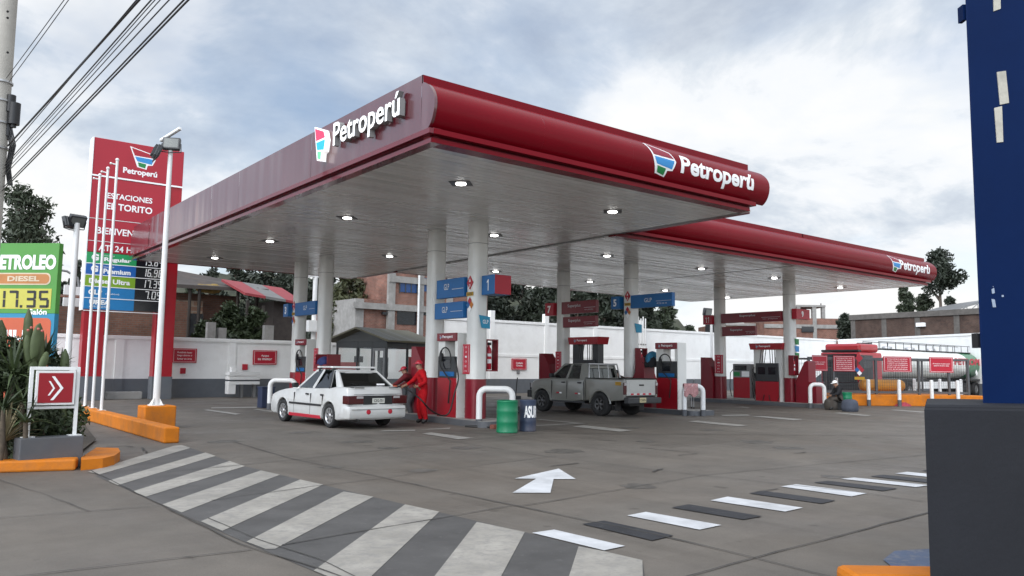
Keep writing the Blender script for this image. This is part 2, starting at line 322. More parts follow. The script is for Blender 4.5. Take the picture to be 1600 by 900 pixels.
def thing(name, label, cat, loc=(0, 0, 0), rz=0, group=None):
    o = bpy.data.objects.new(name, None); COL.objects.link(o); o.empty_display_size = .3
    o.matrix_basis = Matrix.Translation(Vector(loc)) @ Matrix.Rotation(rz, 4, 'Z'); return tag(o, label, cat, group)
def struct(o): o['kind'] = 'structure'; return o
def kids(o): return [c for c in bpy.data.objects if c.parent == o]
def dup(o, loc=None, rz=None, label=None, parent=None, scale=None):
    c = o.copy(); COL.objects.link(c)
    if parent is not None: c.parent = parent
    if loc is not None:
        Mx = Matrix.Translation(Vector(loc)) @ Matrix.Rotation(rz or 0, 4, 'Z')
        if scale: Mx = Mx @ Matrix.Diagonal((*scale, 1))
        c.matrix_basis = Mx
    if label: c['label'] = label
    for k in kids(o): dup(k, parent=c)
    return c
def frame(o, right, up):
    r = Vector(right).normalized(); u = Vector(up).normalized(); n = r.cross(u); o = Vector(o)
    return Matrix(((r.x, u.x, n.x, o.x), (r.y, u.y, n.y, o.y), (r.z, u.z, n.z, o.z), (0, 0, 0, 1)))
NX = ((0, -1, 0), (0, 0, 1)); NY = ((1, 0, 0), (0, 0, 1))      # (right, up) of a face looking toward -X / -Y

_TC = {}
def text_geo(body, bold):
    k = (body, bold)
    if k not in _TC:
        c = bpy.data.curves.new('txt', 'FONT'); c.body = body; c.size = 1; c.offset = bold; c.resolution_u = 3; c.fill_mode = 'FRONT'
        o = bpy.data.objects.new('txt', c); COL.objects.link(o); dg = bpy.context.evaluated_depsgraph_get(); dg.update()
        e = o.evaluated_get(dg); me = e.to_mesh()
        vs = [v.co.copy() for v in me.vertices]; fs = [list(p.vertices) for p in me.polygons]
        e.to_mesh_clear(); bpy.data.objects.remove(o); bpy.data.curves.remove(c); _TC[k] = (vs, fs)
    return _TC[k]
def text(mb, body, x0, x1, y0, y1, z=.004, depth=0., mi=0, bold=.02, keep=False, mi_side=None):
    vs, fs = text_geo(body, bold)
    ax = min(v.x for v in vs); bx = max(v.x for v in vs); ay = min(v.y for v in vs); by = max(v.y for v in vs)
    sx = (x1-x0)/(bx-ax); sy = (y1-y0)/(by-ay)
    if keep: sx = sy = min(sx, sy)
    cx = (x0+x1)/2; cy = (y0+y1)/2
    q = [((v.x-(ax+bx)/2)*sx+cx, (v.y-(ay+by)/2)*sy+cy) for v in vs]
    mb.add([(x, y, z) for x, y in q], fs, mi)
    if depth:
        cnt = {}
        for f in fs:
            for i in range(len(f)):
                a, b = f[i], f[(i+1) % len(f)]; cnt[(a, b)] = 1
        n = len(q); side = []
        for (a, b) in cnt:
            if (b, a) not in cnt: side.append((a, a+n, b+n, b))
        mb.add([(x, y, z) for x, y in q]+[(x, y, z-depth) for x, y in q], side, mi if mi_side is None else mi_side)
    return mb
EMBLEM = dict(out=[(-.02, 1.03), (.86, .80), (1.04, .50), (.93, .20), (.73, .17), (.69, -.05), (.31, .02), (.13, .58)],
    red=[(.045, .97), (.83, .765), (.955, .58), (.185, .592)], blue=[(.20, .54), (.97, .522), (.89, .245), (.305, .318)], green=[(.33, .27), (.665, .228), (.635, .005), (.37, .065)])
def emblem(mb, x0, x1, y0, y1, z, depth, mi=(0, 1, 2, 3), red=True):
    q = lambda pl: [(x0+a*(x1-x0), y0+b*(y1-y0)) for a, b in pl]
    mb.prism(q(EMBLEM['out']), z-depth, z, mi[0])
    for k, nme in ((1, 'red'), (2, 'blue'), (3, 'green')):
        if nme == 'red' and not red: mb.prism(q(EMBLEM['red']), z, z+.006, mi[1]); continue
        mb.prism(q(EMBLEM[nme]), z, z+.006, mi[k])
SEG = {'0': 'abcdef', '1': 'bc', '2': 'abged', '3': 'abgcd', '4': 'fgbc', '5': 'afgcd', '6': 'afgedc', '7': 'abcf'[:3], '8': 'abcdefg', '9': 'abfgcd'}
def sevenseg(mb, s, x0, x1, y0, y1, z=.004, mi=0, th=.12, skew=.08):
    n = sum(1 if c != '.' else .35 for c in s); wd = (x1-x0)/n; h = y1-y0; x = x0; t = th*h
    for c in s:
        if c == '.':
            mb.prism([(x, y0), (x+t, y0), (x+t, y0+t), (x, y0+t)], z-.002, z, mi); x += wd*.35; continue
        a, b = x+wd*.08, x+wd*.86; g = t*.18
        S = {'a': (a+t*.5, b-t*.5, y1-t, y1), 'd': (a+t*.5, b-t*.5, y0, y0+t), 'g': (a+t*.5, b-t*.5, y0+h/2-t/2, y0+h/2+t/2),
             'f': (a, a+t, y0+h/2+g, y1-g), 'b': (b-t, b, y0+h/2+g, y1-g), 'e': (a, a+t, y0+g, y0+h/2-g), 'c': (b-t, b, y0+g, y0+h/2-g)}
        for k in SEG[c]:
            p, q, r, u = S[k]; sk = lambda X, Y: (X+(Y-y0)*skew, Y)
            mb.prism([sk(p, r), sk(q, r), sk(q, u), sk(p, u)], z-.002, z, mi)
        x += wd
    return mb
def rrect(x0, x1, y0, y1, r, n=4):
    o = []
    for cx, cy, a in ((x1-r, y1-r, 0), (x0+r, y1-r, 90), (x0+r, y0+r, 180), (x1-r, y0+r, 270)):
        for i in range(n+1): t = R_(a+90*i/n); o.append((cx+r*math.cos(t), cy+r*math.sin(t)))
    return o
# ================================================================== GROUND AND MARKINGS
def gpoly(mb, px, z, mi=0): mb.add([P(x, y, Z=0)*1.0+Vector((0, 0, z)) for x, y in px], [list(range(len(px)))], mi)
g = MB(); g.add([(-900, -900, 0), (900, -900, 0), (900, 900, 0), (-900, 900, 0)], [(0, 1, 2, 3)]); struct(g.build('ground', PAVE))
def ribbon(mb, pts, wd, z, amp=.012, step=.35):
    q = [pts[0]]
    for a, b in zip(pts[:-1], pts[1:]):
        n = max(1, int((b-a).length/step))
        for i in range(1, n+1): q.append(a.lerp(b, i/n)+Vector((random.uniform(-amp, amp), random.uniform(-amp, amp), 0)))
    l = []; r = []
    for i, p in enumerate(q):
        d = (q[min(i+1, len(q)-1)]-q[max(i-1, 0)]).normalized(); n = Vector((-d.y, d.x, 0)); k = wd*1.1*random.uniform(.4, 1.0)/2
        l.append(p+n*k); r.append(p-n*k)
    mb.add([(p.x, p.y, z) for p in l+r], [(i, i+1, len(q)+i+1, len(q)+i) for i in range(len(q)-1)])
G = lambda x, y: P(x, y, Z=0)
jn = MB()
for pl, wd in [([(366, 691), (458, 718), (604, 748), (700, 769), (806, 791), (880, 807), (1019, 835), (1178, 873), (1286, 900), (1400, 926)], .028),
        ([(261, 739), (467, 718), (700, 692), (880, 672)], .024), ([(330, 783), (505, 759), (606, 747), (680, 736), (820, 719), (870, 713)], .018),
        ([(-60, 815), (111, 802), (250, 791)], .018), ([(0, 906), (100, 894), (392, 860)], .018), ([(441, 853), (560, 832), (674, 813), (800, 791), (812, 792), (1101, 743), (1323, 722), (1460, 710)], .022),
        ([(1060, 906), (1178, 873), (1445, 803), (1560, 770)], .03), ([(640, 680), (700, 689), (855, 714), (1103, 744), (1356, 772), (1445, 785)], .018), ([(1323, 722), (1445, 733), (1560, 745)], .014),
        ([(690, 678), (840, 677.5), (1450, 681.5), (1560, 683)], .05), ([(142, 736), (254, 791), (375, 851), (542, 905)], .022), ([(325, 811), (404, 844), (501, 877), (560, 905)], .016),
        ([(-20, 745), (60, 770), (140, 800)], .012), ([(300, 660), (420, 664), (500, 676)], .015), ([(1150, 640), (1300, 655), (1450, 664)], .02)]:
    ribbon(jn, [G(*q) for q in pl], wd, .0125)
for pl in [[(166, 699), (196, 697), (206, 699)], [(222, 700), (231, 708)], [(935, 688), (962, 689)], [(1000, 700), (1080, 707)], [(1060, 712), (1090, 709)], [(1240, 709), (1260, 707)], [(860, 729), (905, 724)], [(1020, 738), (1035, 733)], [(1180, 770), (1215, 764)]]:
    ribbon(jn, [G(*q) for q in pl], .05, .0125, .03, .2)
struct(jn.build('pavement_joint', JNT))
# big zebra crossing: grey band, worn white bars
m = MB(); gpoly(m, [(297, 700), (383, 729), (437, 742), (583, 777), (687, 801), (820, 832), (905, 853), (1004, 877), (1012, 935), (560, 935), (500, 897), (388, 850), (313, 817), (254, 790), (207, 769), (150, 744)], .004); struct(m.build('crosswalk_band', PG))
zb = [[(272, 697), (284, 696), (298, 700.5), (156, 742), (137, 738)], [(321, 707.6), (337, 713), (184, 759), (169, 752)], [(358.7, 721), (383, 729), (227.5, 777), (207, 768.7)], [(407.5, 735.7), (437.5, 742.5), (283.7, 801.7), (253.7, 789)],
      [(469, 750), (505, 758), (347.5, 830.6), (313.7, 815.6)], [(537, 768.7), (583.7, 777), (430, 858.7), (415, 859), (385, 847.5)], [(633, 789), (686.5, 800.5), (582, 900), (560, 921), (490, 893)],
      [(745, 816.4), (820, 832.4), (770, 926), (660, 926)], [(904, 855), (943.8, 862.5), (1003.8, 876.6), (1005, 930), (880, 930)]]
for q in zb:
    m = MB(); gpoly(m, q, .008); struct(m.build('crosswalk_stripe', PW))
# second crossing: white and black bars in turn
bars = [[(831, 834), (866, 829), (976.6, 854.6), (944, 861.6)], [(909.5, 820), (943.8, 814.7), (1052.5, 838), (1019, 846)], [(980, 806.7), (1009, 801), (1127.5, 821.7), (1093, 829)], [(1049, 794), (1076, 789), (1191, 807.7), (1162, 813)],
        [(1110, 783), (1137, 777), (1254.6, 794.5), (1227, 800.6)], [(1170, 771.6), (1194.6, 768), (1306, 783), (1284, 788)], [(1220, 761), (1244, 757.5), (1355, 771.6), (1330.6, 776.7)], [(1271, 754.7), (1293, 752), (1403, 764), (1380, 768)],
        [(1314, 749), (1335, 747), (1453, 759), (1431, 762)], [(1359, 745), (1380, 742.5), (1490, 753.5), (1468, 757)], [(1398.5, 740.6), (1417, 738), (1528, 749), (1508, 752)], [(1440, 736), (1458, 734), (1565, 744), (1545, 747)]]
for i, q in enumerate(bars):
    m = MB(); gpoly(m, q, .0100 if i else .0105); struct(m.build('crosswalk_bar' if i % 2 == 0 else 'black_crosswalk_bar', PWN if i % 2 == 0 else PK))
m = MB(); gpoly(m, [(804, 748.6), (873, 733), (899.6, 749.4), (865, 749.4), (860, 771), (800.6, 771), (837.6, 749)], .0100); struct(m.build('painted_arrow', PWN))
for q in [[(659, 678), (674, 676.2), (740, 685), (716, 687)], [(655, 672), (672, 670.5), (704, 668.5), (702, 671)], [(590, 674.5), (600, 673), (650, 672), (648, 673.8)], [(838, 656), (845, 655.5), (916, 662), (838, 666), (838, 664.8), (900, 661.8)], [(894, 667), (912, 664.8), (990, 673), (968, 675)],
          [(1126, 648.6), (1168, 648), (1172, 650), (1130, 650.4)], [(1174, 651), (1190, 650.4), (1258, 655.6), (1240, 657)], [(1074, 659), (1090, 657.6), (1170, 665), (1152, 666.5)], [(1302, 645.6), (1312, 645), (1362, 649.4), (1352, 650.4)], [(1146, 637), (1160, 635.6), (1172, 637.4), (1168, 638.2), (1158, 637)],
          [(330, 637), (400, 636), (402, 637.5), (330, 638.5)], [(318, 641), (325, 640), (376, 647), (368, 648.5)], [(395, 640), (402, 639.3), (428, 643), (424, 644)], [(1390, 641), (1400, 640.4), (1450, 644), (1440, 645)]]:
    m = MB(); gpoly(m, q, .0100); struct(m.build('faded_lane_marking', PF))
m = MB(); gpoly(m, [(1380, 876), (1398, 862), (1470, 858), (1520, 880), (1460, 905), (1400, 892)], .009); struct(m.build('blue_paint_patch', mat_worn('blue_paint', (.07, .10, .17), lo=.5, hi=.7)))

OIL = mat_worn('oil_stain', (.062, .057, .051), (.115, .105, .092), lo=.40, hi=.58, amt=1.0, fine=5., rough=.5)
rnd_o = random.Random(21)
for px, py, r in ((560, 690, .34), (470, 676, .25), (610, 700, .2), (900, 662, .35), (985, 668, .3), (1010, 690, .22), (730, 700, .3), (1110, 672, .3), (1180, 690, .4), (660, 735, .22), (1000, 760, .24), (1230, 700, .3), (350, 690, .3), (880, 705, .4), (1300, 745, .2), (520, 730, .18)):
    c = G(px, py); mb = MB(); n = 18; mb.add([(c.x+r*1.2*math.cos(2*math.pi*i/n)*rnd_o.uniform(.6, 1.2), c.y+r*math.sin(2*math.pi*i/n)*rnd_o.uniform(.6, 1.2), .0035) for i in range(n)], [list(range(n))]); struct(mb.build('oil_stain', OIL))
# kerbs
def extr(mb, pts, z0, z1, mi=0): mb.prism([(p.x, p.y) for p in pts], z0, z1, mi)
def kerb(pts, wd, h, bev=.03):
    """a kerb of square section along world points, bevelled"""
    a, b = Vector(pts[0]), Vector(pts[1]); d = (b-a); l = d.length; mb = MB(); mb.M = frame(a, d, Vector((0, 0, 1)).cross(d))
    mb.box(0, l, -wd/2, wd/2, 0, h, 0, bev); o = mb.build('orange_kerb', ORANGE); return struct(o)
ka, kb = G(282, 692), P(124, 648, Z=0); dk = (kb-ka).normalized(); nk = Vector((dk.y, -dk.x, 0))
kerb((ka+nk*-.17+dk*.02, kb+nk*-.17+dk*6), .30, .32)
pc = P(270, 669, Z=0)+nk*-.36+dk*.25
mb = MB(); mb.M = frame((pc.x, pc.y, 0), nk, dk); mb.box(-.34, .40, -.34, .36, 0, .56, 0, .03); PED = pc
tag(mb.build('lamp_pedestal', ORANGE), 'orange painted concrete block carrying the white floodlight pole by the kerb', 'plinth')
ca, cb2 = G(12, 738), G(123, 735)
kerb((ca+Vector((-.6, .28, 0)), cb2+Vector((.0, .17, 0))), .34, .17)
mb = MB(); q0 = G(126, 735)
cur = [q0+Vector((0, .0, 0)), G(160, 732), G(178, 727), G(187, 720), G(184, 714), G(150, 713), q0+Vector((.06, .36, 0))]
extr(mb, cur, 0, .155); struct(mb.build('orange_kerb', ORANGE))
kerb((P(1324, 919, Z=0)+Vector((-.05, .0, 0)), P(1324, 919, Z=0)+Vector((1.9, -1.55, 0))), .36, .15, .05)
# planting bed
mb = MB(); mb.add([(p.x, p.y, .05) for p in (G(-150, 735), G(10, 728), G(118, 716), G(150, 690), G(110, 640), G(-150, 640))], [(0, 1, 2, 3, 4, 5)])
struct(mb.build('planting_bed_soil', mat('dark_soil', (.05, .04, .03), .95, vary=.4, scale=4, bump=.6)))

# ================================================================== PERIMETER WALL
WY = 38.0
def wall(name, x0, x1, top, label, pil, rail=None, band=.86):
    t = thing(name, label, 'wall', (x0, WY, 0))
    mb = MB(); mb.box(0, x1-x0, 0, .18, band, top-.16); mb.build('wall_panel', WALLW, t)
    mb = MB(); mb.box(0, x1-x0, -.012, .2, 0, band); mb.build('grey_base_band', WALLG, t)
    mb = MB(); mb.box(0, x1-x0, -.05, .24, top-.16, top, 0, .01); mb.build('coping', WALLW, t)
    for i, x in enumerate(pil):
        mb = MB(); mb.box(x-x0-.17, x-x0+.17, -.045, .22, band+.002, top-.162 if top < 3 else top+.55, 0); mb.box(x-x0-.18, x-x0+.18, -.055, .22, 0, band, 1); mb.build('pillar', [WALLW, WALLG], t)
    if rail:
        mb = MB(); mb.box(.002, x1-x0, -.03, 0, rail, rail+.16); mb.build('rail', WALLW, t)
    return t
wall('perimeter_wall', -40, 24.6, 2.75, 'low white wall with dark grey base band behind the station', [-32, -26, -20, -14, -8, -2, 3.6, 8.0, 12.93, 17.9, 22.9])
wall('perimeter_wall', 24.6, 67.2, 4.4, 'tall white wall with pillars, cross rail and grey base behind the pumps', [24.8, 28.4, 32.7, 37.0, 41.4], rail=2.2)
a = P(1315, 535, Z=4.4); b = P(1535, 526, Z=4.4); d = (b-a); ln = 46
t = thing('perimeter_wall', 'white wall running back from the corner behind the tanker truck', 'wall', (67.2, 38.0, 0), math.atan2(d.y, d.x))
mb = MB(); mb.box(.25, ln, 0, .2, .86, 4.24); mb.build('wall_panel', WALLW, t)
mb = MB(); mb.box(.25, ln, -.012, .2, 0, .86); mb.build('grey_base_band', WALLG, t)
mb = MB(); mb.box(.25, ln, -.05, .24, 4.24, 4.4, 0, .01); mb.build('coping', WALLW, t)

# ================================================================== CANOPIES
SOFF = mat_stripes('soffit_slats', (.60, .595, .58), 1, .22, .10, (.26, .26, .255), rough=.25, spec=.6, bump=.5, vary=.10)
ROOFM = mat('roof_deck', (.3, .3, .3), .7)
def front_profile(y, zb, sgn):
    """bullnose section (y offset outward, z); sgn +1: outward is -Y"""
    pts = []
    for i in range(15):
        t = -math.pi/2+.30+(math.pi-.62)*i/14
        pts.append((y-sgn*(.34*math.cos(t)-.19-(.20*math.sin(t)**2 if t > 0 else 0)), zb+.735+.50*math.sin(t)))
    return pts
def canopy(name, label, X0, X1, Y0, Y1, zb, left, lights, cols, cut):
    t = thing(name, label, 'canopy', ((X0+X1)/2, (Y0+Y1)/2, 0))
    mb = MB(); mb.box(X0+.02, X1-.62, Y0+.02, Y1-.02, zb, zb+.06) if cut else mb.box(X0+.02, X1-.0, Y0+.02, Y1-.02, zb, zb+.06); mb.build('soffit', SOFF, t, True)
    mb = MB(); mb.box(X0+.05, X1-.05, Y0+.25, Y1-.25, zb+.9, zb+1.0); mb.build('roof_deck', ROOFM, t, True)
    for sgn, Y in ((1, Y0), (-1, Y1)):
        pr = front_profile(Y, zb, sgn)
        mb = MB(); n = max(1, int((X1-X0)/2.4)); xs = [X0+(X1-X0)*i/n for i in range(n+1)]
        for xa, xb in zip(xs[:-1], xs[1:]): mb.rings([[(x, y, z) for y, z in pr] for x in (xa+.0004, xb-.0004)], 0, True, False, False)
        for x in (X0, X1)[:2 if cut else 1]: mb.add([(x, y, z) for y, z in pr], [list(range(len(pr)))])
        mb.build('bullnose_fascia', RED, t, True, auto=30)
        mb = MB()
        s = sgn
        mb.box(X0-.0, X1-.72*cut, min(Y-s*.02, Y+s*.3), max(Y-s*.02, Y+s*.3), zb-.002, zb+.085)
        mb.box(X0, X1-.62*cut, min(Y+s*.08, Y+s*.3), max(Y+s*.08, Y+s*.3), zb+.085, zb+.145, 1)
        mb.box(X0-.0, X1-.55*cut, min(Y-s*.10, Y+s*.3), max(Y-s*.10, Y+s*.3), zb+.145, zb+.245)
        mb.box(X0, X1-.57*cut, min(Y+s*.04, Y+s*.3), max(Y+s*.04, Y+s*.3), zb+.245, zb+.28, 1)
        mb.build('edge_trim', [RED, DRED], t, True)
        mb = MB(); mb.box(X0-.06, X1-.36*cut, min(Y+s*.27, Y+s*.4), max(Y+s*.27, Y+s*.4), zb+1.19, zb+1.36); mb.build('top_flange', RED, t, True)
    if left:      # flat end face toward -X with the section of the bullnose at both ends
        pr = front_profile(Y0, zb, 1); pr2 = front_profile(Y1, zb, -1)
        top = zb+1.36
        xs = X0-.06
        poly = [(y-.012, z) for y, z in pr]+[(Y0-.02, top), (Y1+.02, top)]+[(y+.012, z) for y, z in pr2[::-1]]
        # panels side by side along Y, each slightly out of plane like real sheet cladding
        n = 9; yA, yB = Y0+.30, Y1-.30; ys = [yA+(yB-yA)*i/n for i in range(n+1)]
        mb = MB()
        pass; body = [(Y0, pr[0][1]), (Y1, pr[0][1]), (Y1, top), (Y0, top)]
        for ya, yb in zip(ys[:-1], ys[1:]):
            e0, e1, e2 = (random.uniform(-.005, .005) for _ in range(3))
            k = 6; row = []
            for i in range(k+1):
                y = ya+.002+(yb-ya-.004)*i/k; f = i/k; xx = xs+e0*(1-f)+e1*f-abs(e2)*math.sin(math.pi*f)*.5
                row.append([(xx, y, pr[0][1]), (xx-.004, y, (pr[0][1]+top)/2), (xx, y, top)])
            mb.rings(row, 0, True, False, False)
        mb.add([(xs, yA, pr[0][1])]+[(xs, y-.012, z) for y, z in pr]+[(xs, Y0+.27, top), (xs, yA, top)], [list(range(len(pr)+3))]); mb.add([(xs, yB, pr[0][1])]+[(xs, y+.012, z) for y, z in pr2]+[(xs, Y1-.27, top), (xs, yB, top)], [list(range(len(pr2)+3))])
        for q in (pr, pr2):   # thin return edge
            s = 1 if q is pr else -1
            mb.rings([[(x, y-s*.012, z) for y, z in q] for x in (xs, X0+.002)], 0, True, False, False)
        mb.build('flat_end_fascia', REDG, t, True)
        mb = MB()
        mb.box(X0-.02, X0+.2, Y0-.0, Y1, zb-.004, zb+.085); mb.box(X0+.07, X0+.2, Y0+.05, Y1-.05, zb+.085, zb+.145, 1); mb.box(X0-.11, X0+.2, Y0-.08, Y1+.08, zb+.147, zb+.243); mb.box(X0+.03, X0+.2, Y0, Y1, zb+.243, zb+.285, 1)
        mb.build('edge_trim', [mat('trim_red', (.13, .004, .012), .25, spec=.5, coat=.6), DRED], t, True)
    mb = MB(); mb.box(X1-.76, X1-.62, Y0+.30, Y1-.3, zb-.004, zb+.2, 0); mb.box(X1-.62, X1-.05, Y0+.45, Y1-.25, zb+.08, zb+1.2, 1); mb.build('side_gutter', [MGREY, DRED], t, True)
    for (x, y) in lights:
        mb = MB(); mb.M = Matrix.Translation((x, y, zb-.012)) @ Matrix.Rotation(R_(45), 4, 'Z')
        mb.box(-.24, .24, -.24, .24, 0, .011)
        o = mb.build('ceiling_light', DGREY, t, True)
        mb = MB(); mb.M = Matrix.Translation((x, y, zb-.05)); mb.lathe([(.02, .012), (.09, .012), (.12, .022), (.125, .037)], 16); mb.build('lens', LAMP, o, True)
    for (x, y) in cols:
        mb = MB(); q = rrect(x-.25, x+.25, y-.25, y+.25, .16, 5); mb.prism(q, 1.28, zb+.01, 0, False); o = mb.build('column', COLM, t, True, auto=35)
        mb = MB(); q = rrect(x-.262, x+.262, y-.262, y+.262, .165, 5); mb.prism(q, .16, 1.28, 0, False); mb.build('base_cladding', DRED, o, True, auto=35)
        mb = MB(); q = rrect(x-.256, x+.256, y-.256, y+.256, .162, 5); mb.prism(q, 5.15, 5.165, 0, False); mb.build('joint_band', MGREY, o, True)
    return t
LAMP = mat('lamp_lens', (1, .98, .94), .3, vary=0, emis=9)
ZA, ZB = 5.8, 5.75
AX0, AX1, AY0, AY1 = 7.68, 18.25, 12.25, 35.25
CA = canopy('station_canopy', 'front red fuel canopy with flat end face and lit letter sign', AX0, AX1, AY0, AY1, ZA, True,
       [(10.0, y) for y in (14.66, 20.35, 26.15, 31.97)]+[(14.9, y) for y in (14.66, 19.9, 26.6, 32.2)], [(13.2, 18.4), (13.2, 20.6), (13.2, 28.5), (13.2, 30.9)], 1)
CB = canopy('station_canopy', 'middle fuel canopy set back beside the front canopy with plain red bullnose', 17.6, 28.597, 17.2, 31.0, ZB, False,
       [(20.55, 20.5), (26.0, 20.5), (20.55, 27.3), (26.3, 27.4)], [(23.0, 21.6), (23.0, 25.6)], 0)
CC = canopy('station_canopy', 'rear fuel canopy at the far end with white lettering near its right tip', 28.60, 39.45, 17.2, 31.4, ZB, False,
       [(31.0, 20.4), (36.75, 20.5), (32.1, 27.7), (37.7, 27.9)], [(33.0, 20.95), (33.0, 24.9)], 1)
# raised lit sign on the end face of the front canopy
mb = MB(); mb.M = frame((7.46, 17.02, 6.30), *NX)
emblem(mb, 0, .60, .0, .83, .0, .12, (0, 1, 2, 3))
lg = mb.build('lit_emblem', [LITW, LITR, LITB, LITG, mat('letter_return', (.22, .22, .215), .5)], CA, True)
mb = MB(); mb.M = frame((7.46, 16.02, 6.30), *NX); text(mb, 'Petroperú', 0, 2.92, .02, .70, 0, .12, 0, .012, mi_side=1)
mb.build('lit_lettering', [LITW, MATS['letter_return']], CA, True)
# flat vinyl sign wrapped on the bullnose
def wrap(Y, zb, x0, parent, k=1.0, off=.006):
    """maps sign coordinates (x right, y up along the curve) onto the bullnose"""
    pr = front_profile(Y, zb, 1); ln = [0]
    for a, b in zip(pr[:-1], pr[1:]): ln.append(ln[-1]+math.dist(a, b))
    def f(x, y, z):
        s = min(max(y*k, 0), ln[-1]-1e-4); i = max(j for j in range(len(ln)-1) if ln[j] <= s); u = (s-ln[i])/(ln[i+1]-ln[i]); a, b = pr[i], pr[i+1]
        n = Vector((0, -(b[1]-a[1]), (b[0]-a[0]))).normalized()
        if n.y > 0: n = -n
        q = Vector((x0+x, a[0]+(b[0]-a[0])*u, a[1]+(b[1]-a[1])*u))
        return q+n*(off+z)
    return f
def subdiv_map(mb, f):
    bm = bmesh.new(); vs = [bm.verts.new(v) for v in mb.v]
    ms = []
    for fc, mi in zip(mb.f, mb.m):
        try: q = bm.faces.new([vs[i] for i in fc]); q.material_index = mi
        except ValueError: pass
    bmesh.ops.triangulate(bm, faces=bm.faces[:])
    for _ in range(3):
        es = [e for e in bm.edges if abs(e.verts[0].co.y-e.verts[1].co.y) > .07]
        if es: bmesh.ops.subdivide_edges(bm, edges=es, cuts=1); bmesh.ops.triangulate(bm, faces=bm.faces[:])
    out = MB(); bm.verts.index_update(); bm.verts.ensure_lookup_table()
    out.v = [f(*v.co) for v in bm.verts]; out.f = [[v.index for v in q.verts] for q in bm.faces]; out.m = [q.material_index for q in bm.faces]; out.sm = [False]*len(out.f); bm.free(); return out
def flat_emblem(mb, x0, x1, y0, y1, z=0, red=True):
    q = lambda pl: [(x0+a*(x1-x0), y0+b*(y1-y0), 0) for a, b in pl]
    mb.add([(x, y, z) for x, y, _ in q(EMBLEM['out'])], [list(range(8))], 0)
    for k, nme in ((1, 'red'), (2, 'blue'), (3, 'green')): pl = q(EMBLEM[nme]); mb.add([(x, y, z+.004) for x, y, _ in pl], [list(range(len(pl)))], k)
for par, Y, zb, xe, xt, sc in ((CA, AY0, ZA, 13.48, 14.62, 1.0), (CC, 17.2, ZB, 34.92, 35.78, 1.0)):
    mb = MB(); flat_emblem(mb, 0, .92, .20, .95); subdiv_map(mb, wrap(Y, zb, xe, par)).build('emblem', [LETW, EMR, EMB, EMG], par, True)
    mb = MB(); text(mb, 'Petroperú', 0, 2.92, .22, .81, 0, 0, 0, .03); subdiv_map(mb, wrap(Y, zb, xt, par)).build('lettering', LETW, par, True)

# ================================================================== PUMP ISLANDS, HOOPS
def island(x0, x1, y0, y1, label):
    mb = MB(); mb.prism(rrect(x0, x1, y0, y1, .35, 6), 0, .165); mb.prism(rrect(x0+.07, x1-.07, y0+.07, y1-.07, .3, 6), .165, .172, 1)
    return tag(mb.build('pump_island', [GREY, CONC]), label, 'pump island', 'raised pump islands')
island(12.58, 13.85, 17.15, 22.1, 'raised kerbed island under the pump nearest the street')
island(12.58, 13.85, 27.2, 32.4, 'raised kerbed island behind the white sedan')
island(22.35, 23.65, 17.95, 27.3, 'raised kerbed island beside the grey pickup')
island(32.2, 33.8, 18.4, 26.4, 'raised kerbed island under the farthest pumps')
def hoop(xc, y, wd, label, dx=0, rz=0):
    mb = MB(); r = .085; hh = 1.12; rr = .2; pts = [(-wd/2, 0, .2), (-wd/2, 0, hh-rr-r)]
    for i in range(1, 7): t = R_(180-90*i/6); pts.append((-wd/2+rr+rr*math.cos(t), 0, hh-rr-r+rr*math.sin(t)))
    pts += [(-x, y_, z) for x, y_, z in pts[::-1]]
    mb.tube(pts, r, 12); t = thing('crash_hoop', label, 'guard rail', (xc, y, 0), rz, 'white tubular crash hoops'); mb.build('hoop_tube', WHITE, t)
    for s in (-1, 1):
        mb = MB(); mb.cyl((s*wd/2, 0, 0), (s*wd/2, 0, .22), .092, n=12); mb.build('foot_sleeve', GREY, t)
    return t
hoop(13.08, 17.28, .90, 'white tubular hoop behind the green drum', rz=R_(-38))
h3 = (P(1069, 650, Z=0)+P(1099, 650, Z=0))/2; hoop(h3.x, h3.y, .66, 'white tubular hoop draped with a pink cloth', rz=R_(-38))
h4 = (P(1266, 638, Z=0)+P(1289, 638, Z=0))/2; hoop(h4.x, h4.y, .62, 'white tubular hoop beside the seated person', rz=R_(-38))
h5 = (P(429, 640, Z=0)+P(452, 640, Z=0))/2; hoop(h5.x, h5.y, .9, 'white tubular hoop in front of the white sedan', rz=R_(-38))
# ================================================================== SIGNS ON THE COLUMNS
def bar_sign(x, y0, y1, z0, z1, m, body, label, tx, sub=None, cat='sign'):
    """flat box sign between two columns, face toward -X; y0 < y1"""
    t = thing('fuel_sign', label, 'sign', (x, (y0+y1)/2, z0), 0, 'fuel name boards between the columns')
    mb = MB(); mb.box(x-.05, x+.12, y0, y1, z0, z1, 0, .012); mb.build('sign_box', m, t, True)
    L_ = y1-y0; h = z1-z0
    mb = MB(); mb.M = frame((x-.056, y1, z0), *NX); text(mb, body, *tx, bold=.01)
    if sub: text(mb, sub, tx[1]+L_*.12, tx[1]+L_*.36, h*.2, h*.32, bold=0)
    mb.box(tx[1]+L_*.1, L_*.985, h*.42, h*.445, 0, .003)
    mb.build('lettering', mat('sign_text_pale', (.62, .64, .66), .5, vary=0), t, True)
    return t
bar_sign(12.95, 18.65, 20.1, 3.64, 4.2, BLUE, 'GLP', 'upper blue gas board between the two nearest columns', (.42, .70, .24, .42))
bar_sign(12.93, 18.65, 20.15, 3.02, 3.5, BLUE, 'GLP', 'lower blue gas board between the two nearest columns', (.42, .72, .18, .36))
bar_sign(12.95, 28.75, 30.7, 3.55, 4.08, BLUE, 'GLP', 'blue gas board on the columns behind the white sedan', (.85, 1.2, .2, .38))
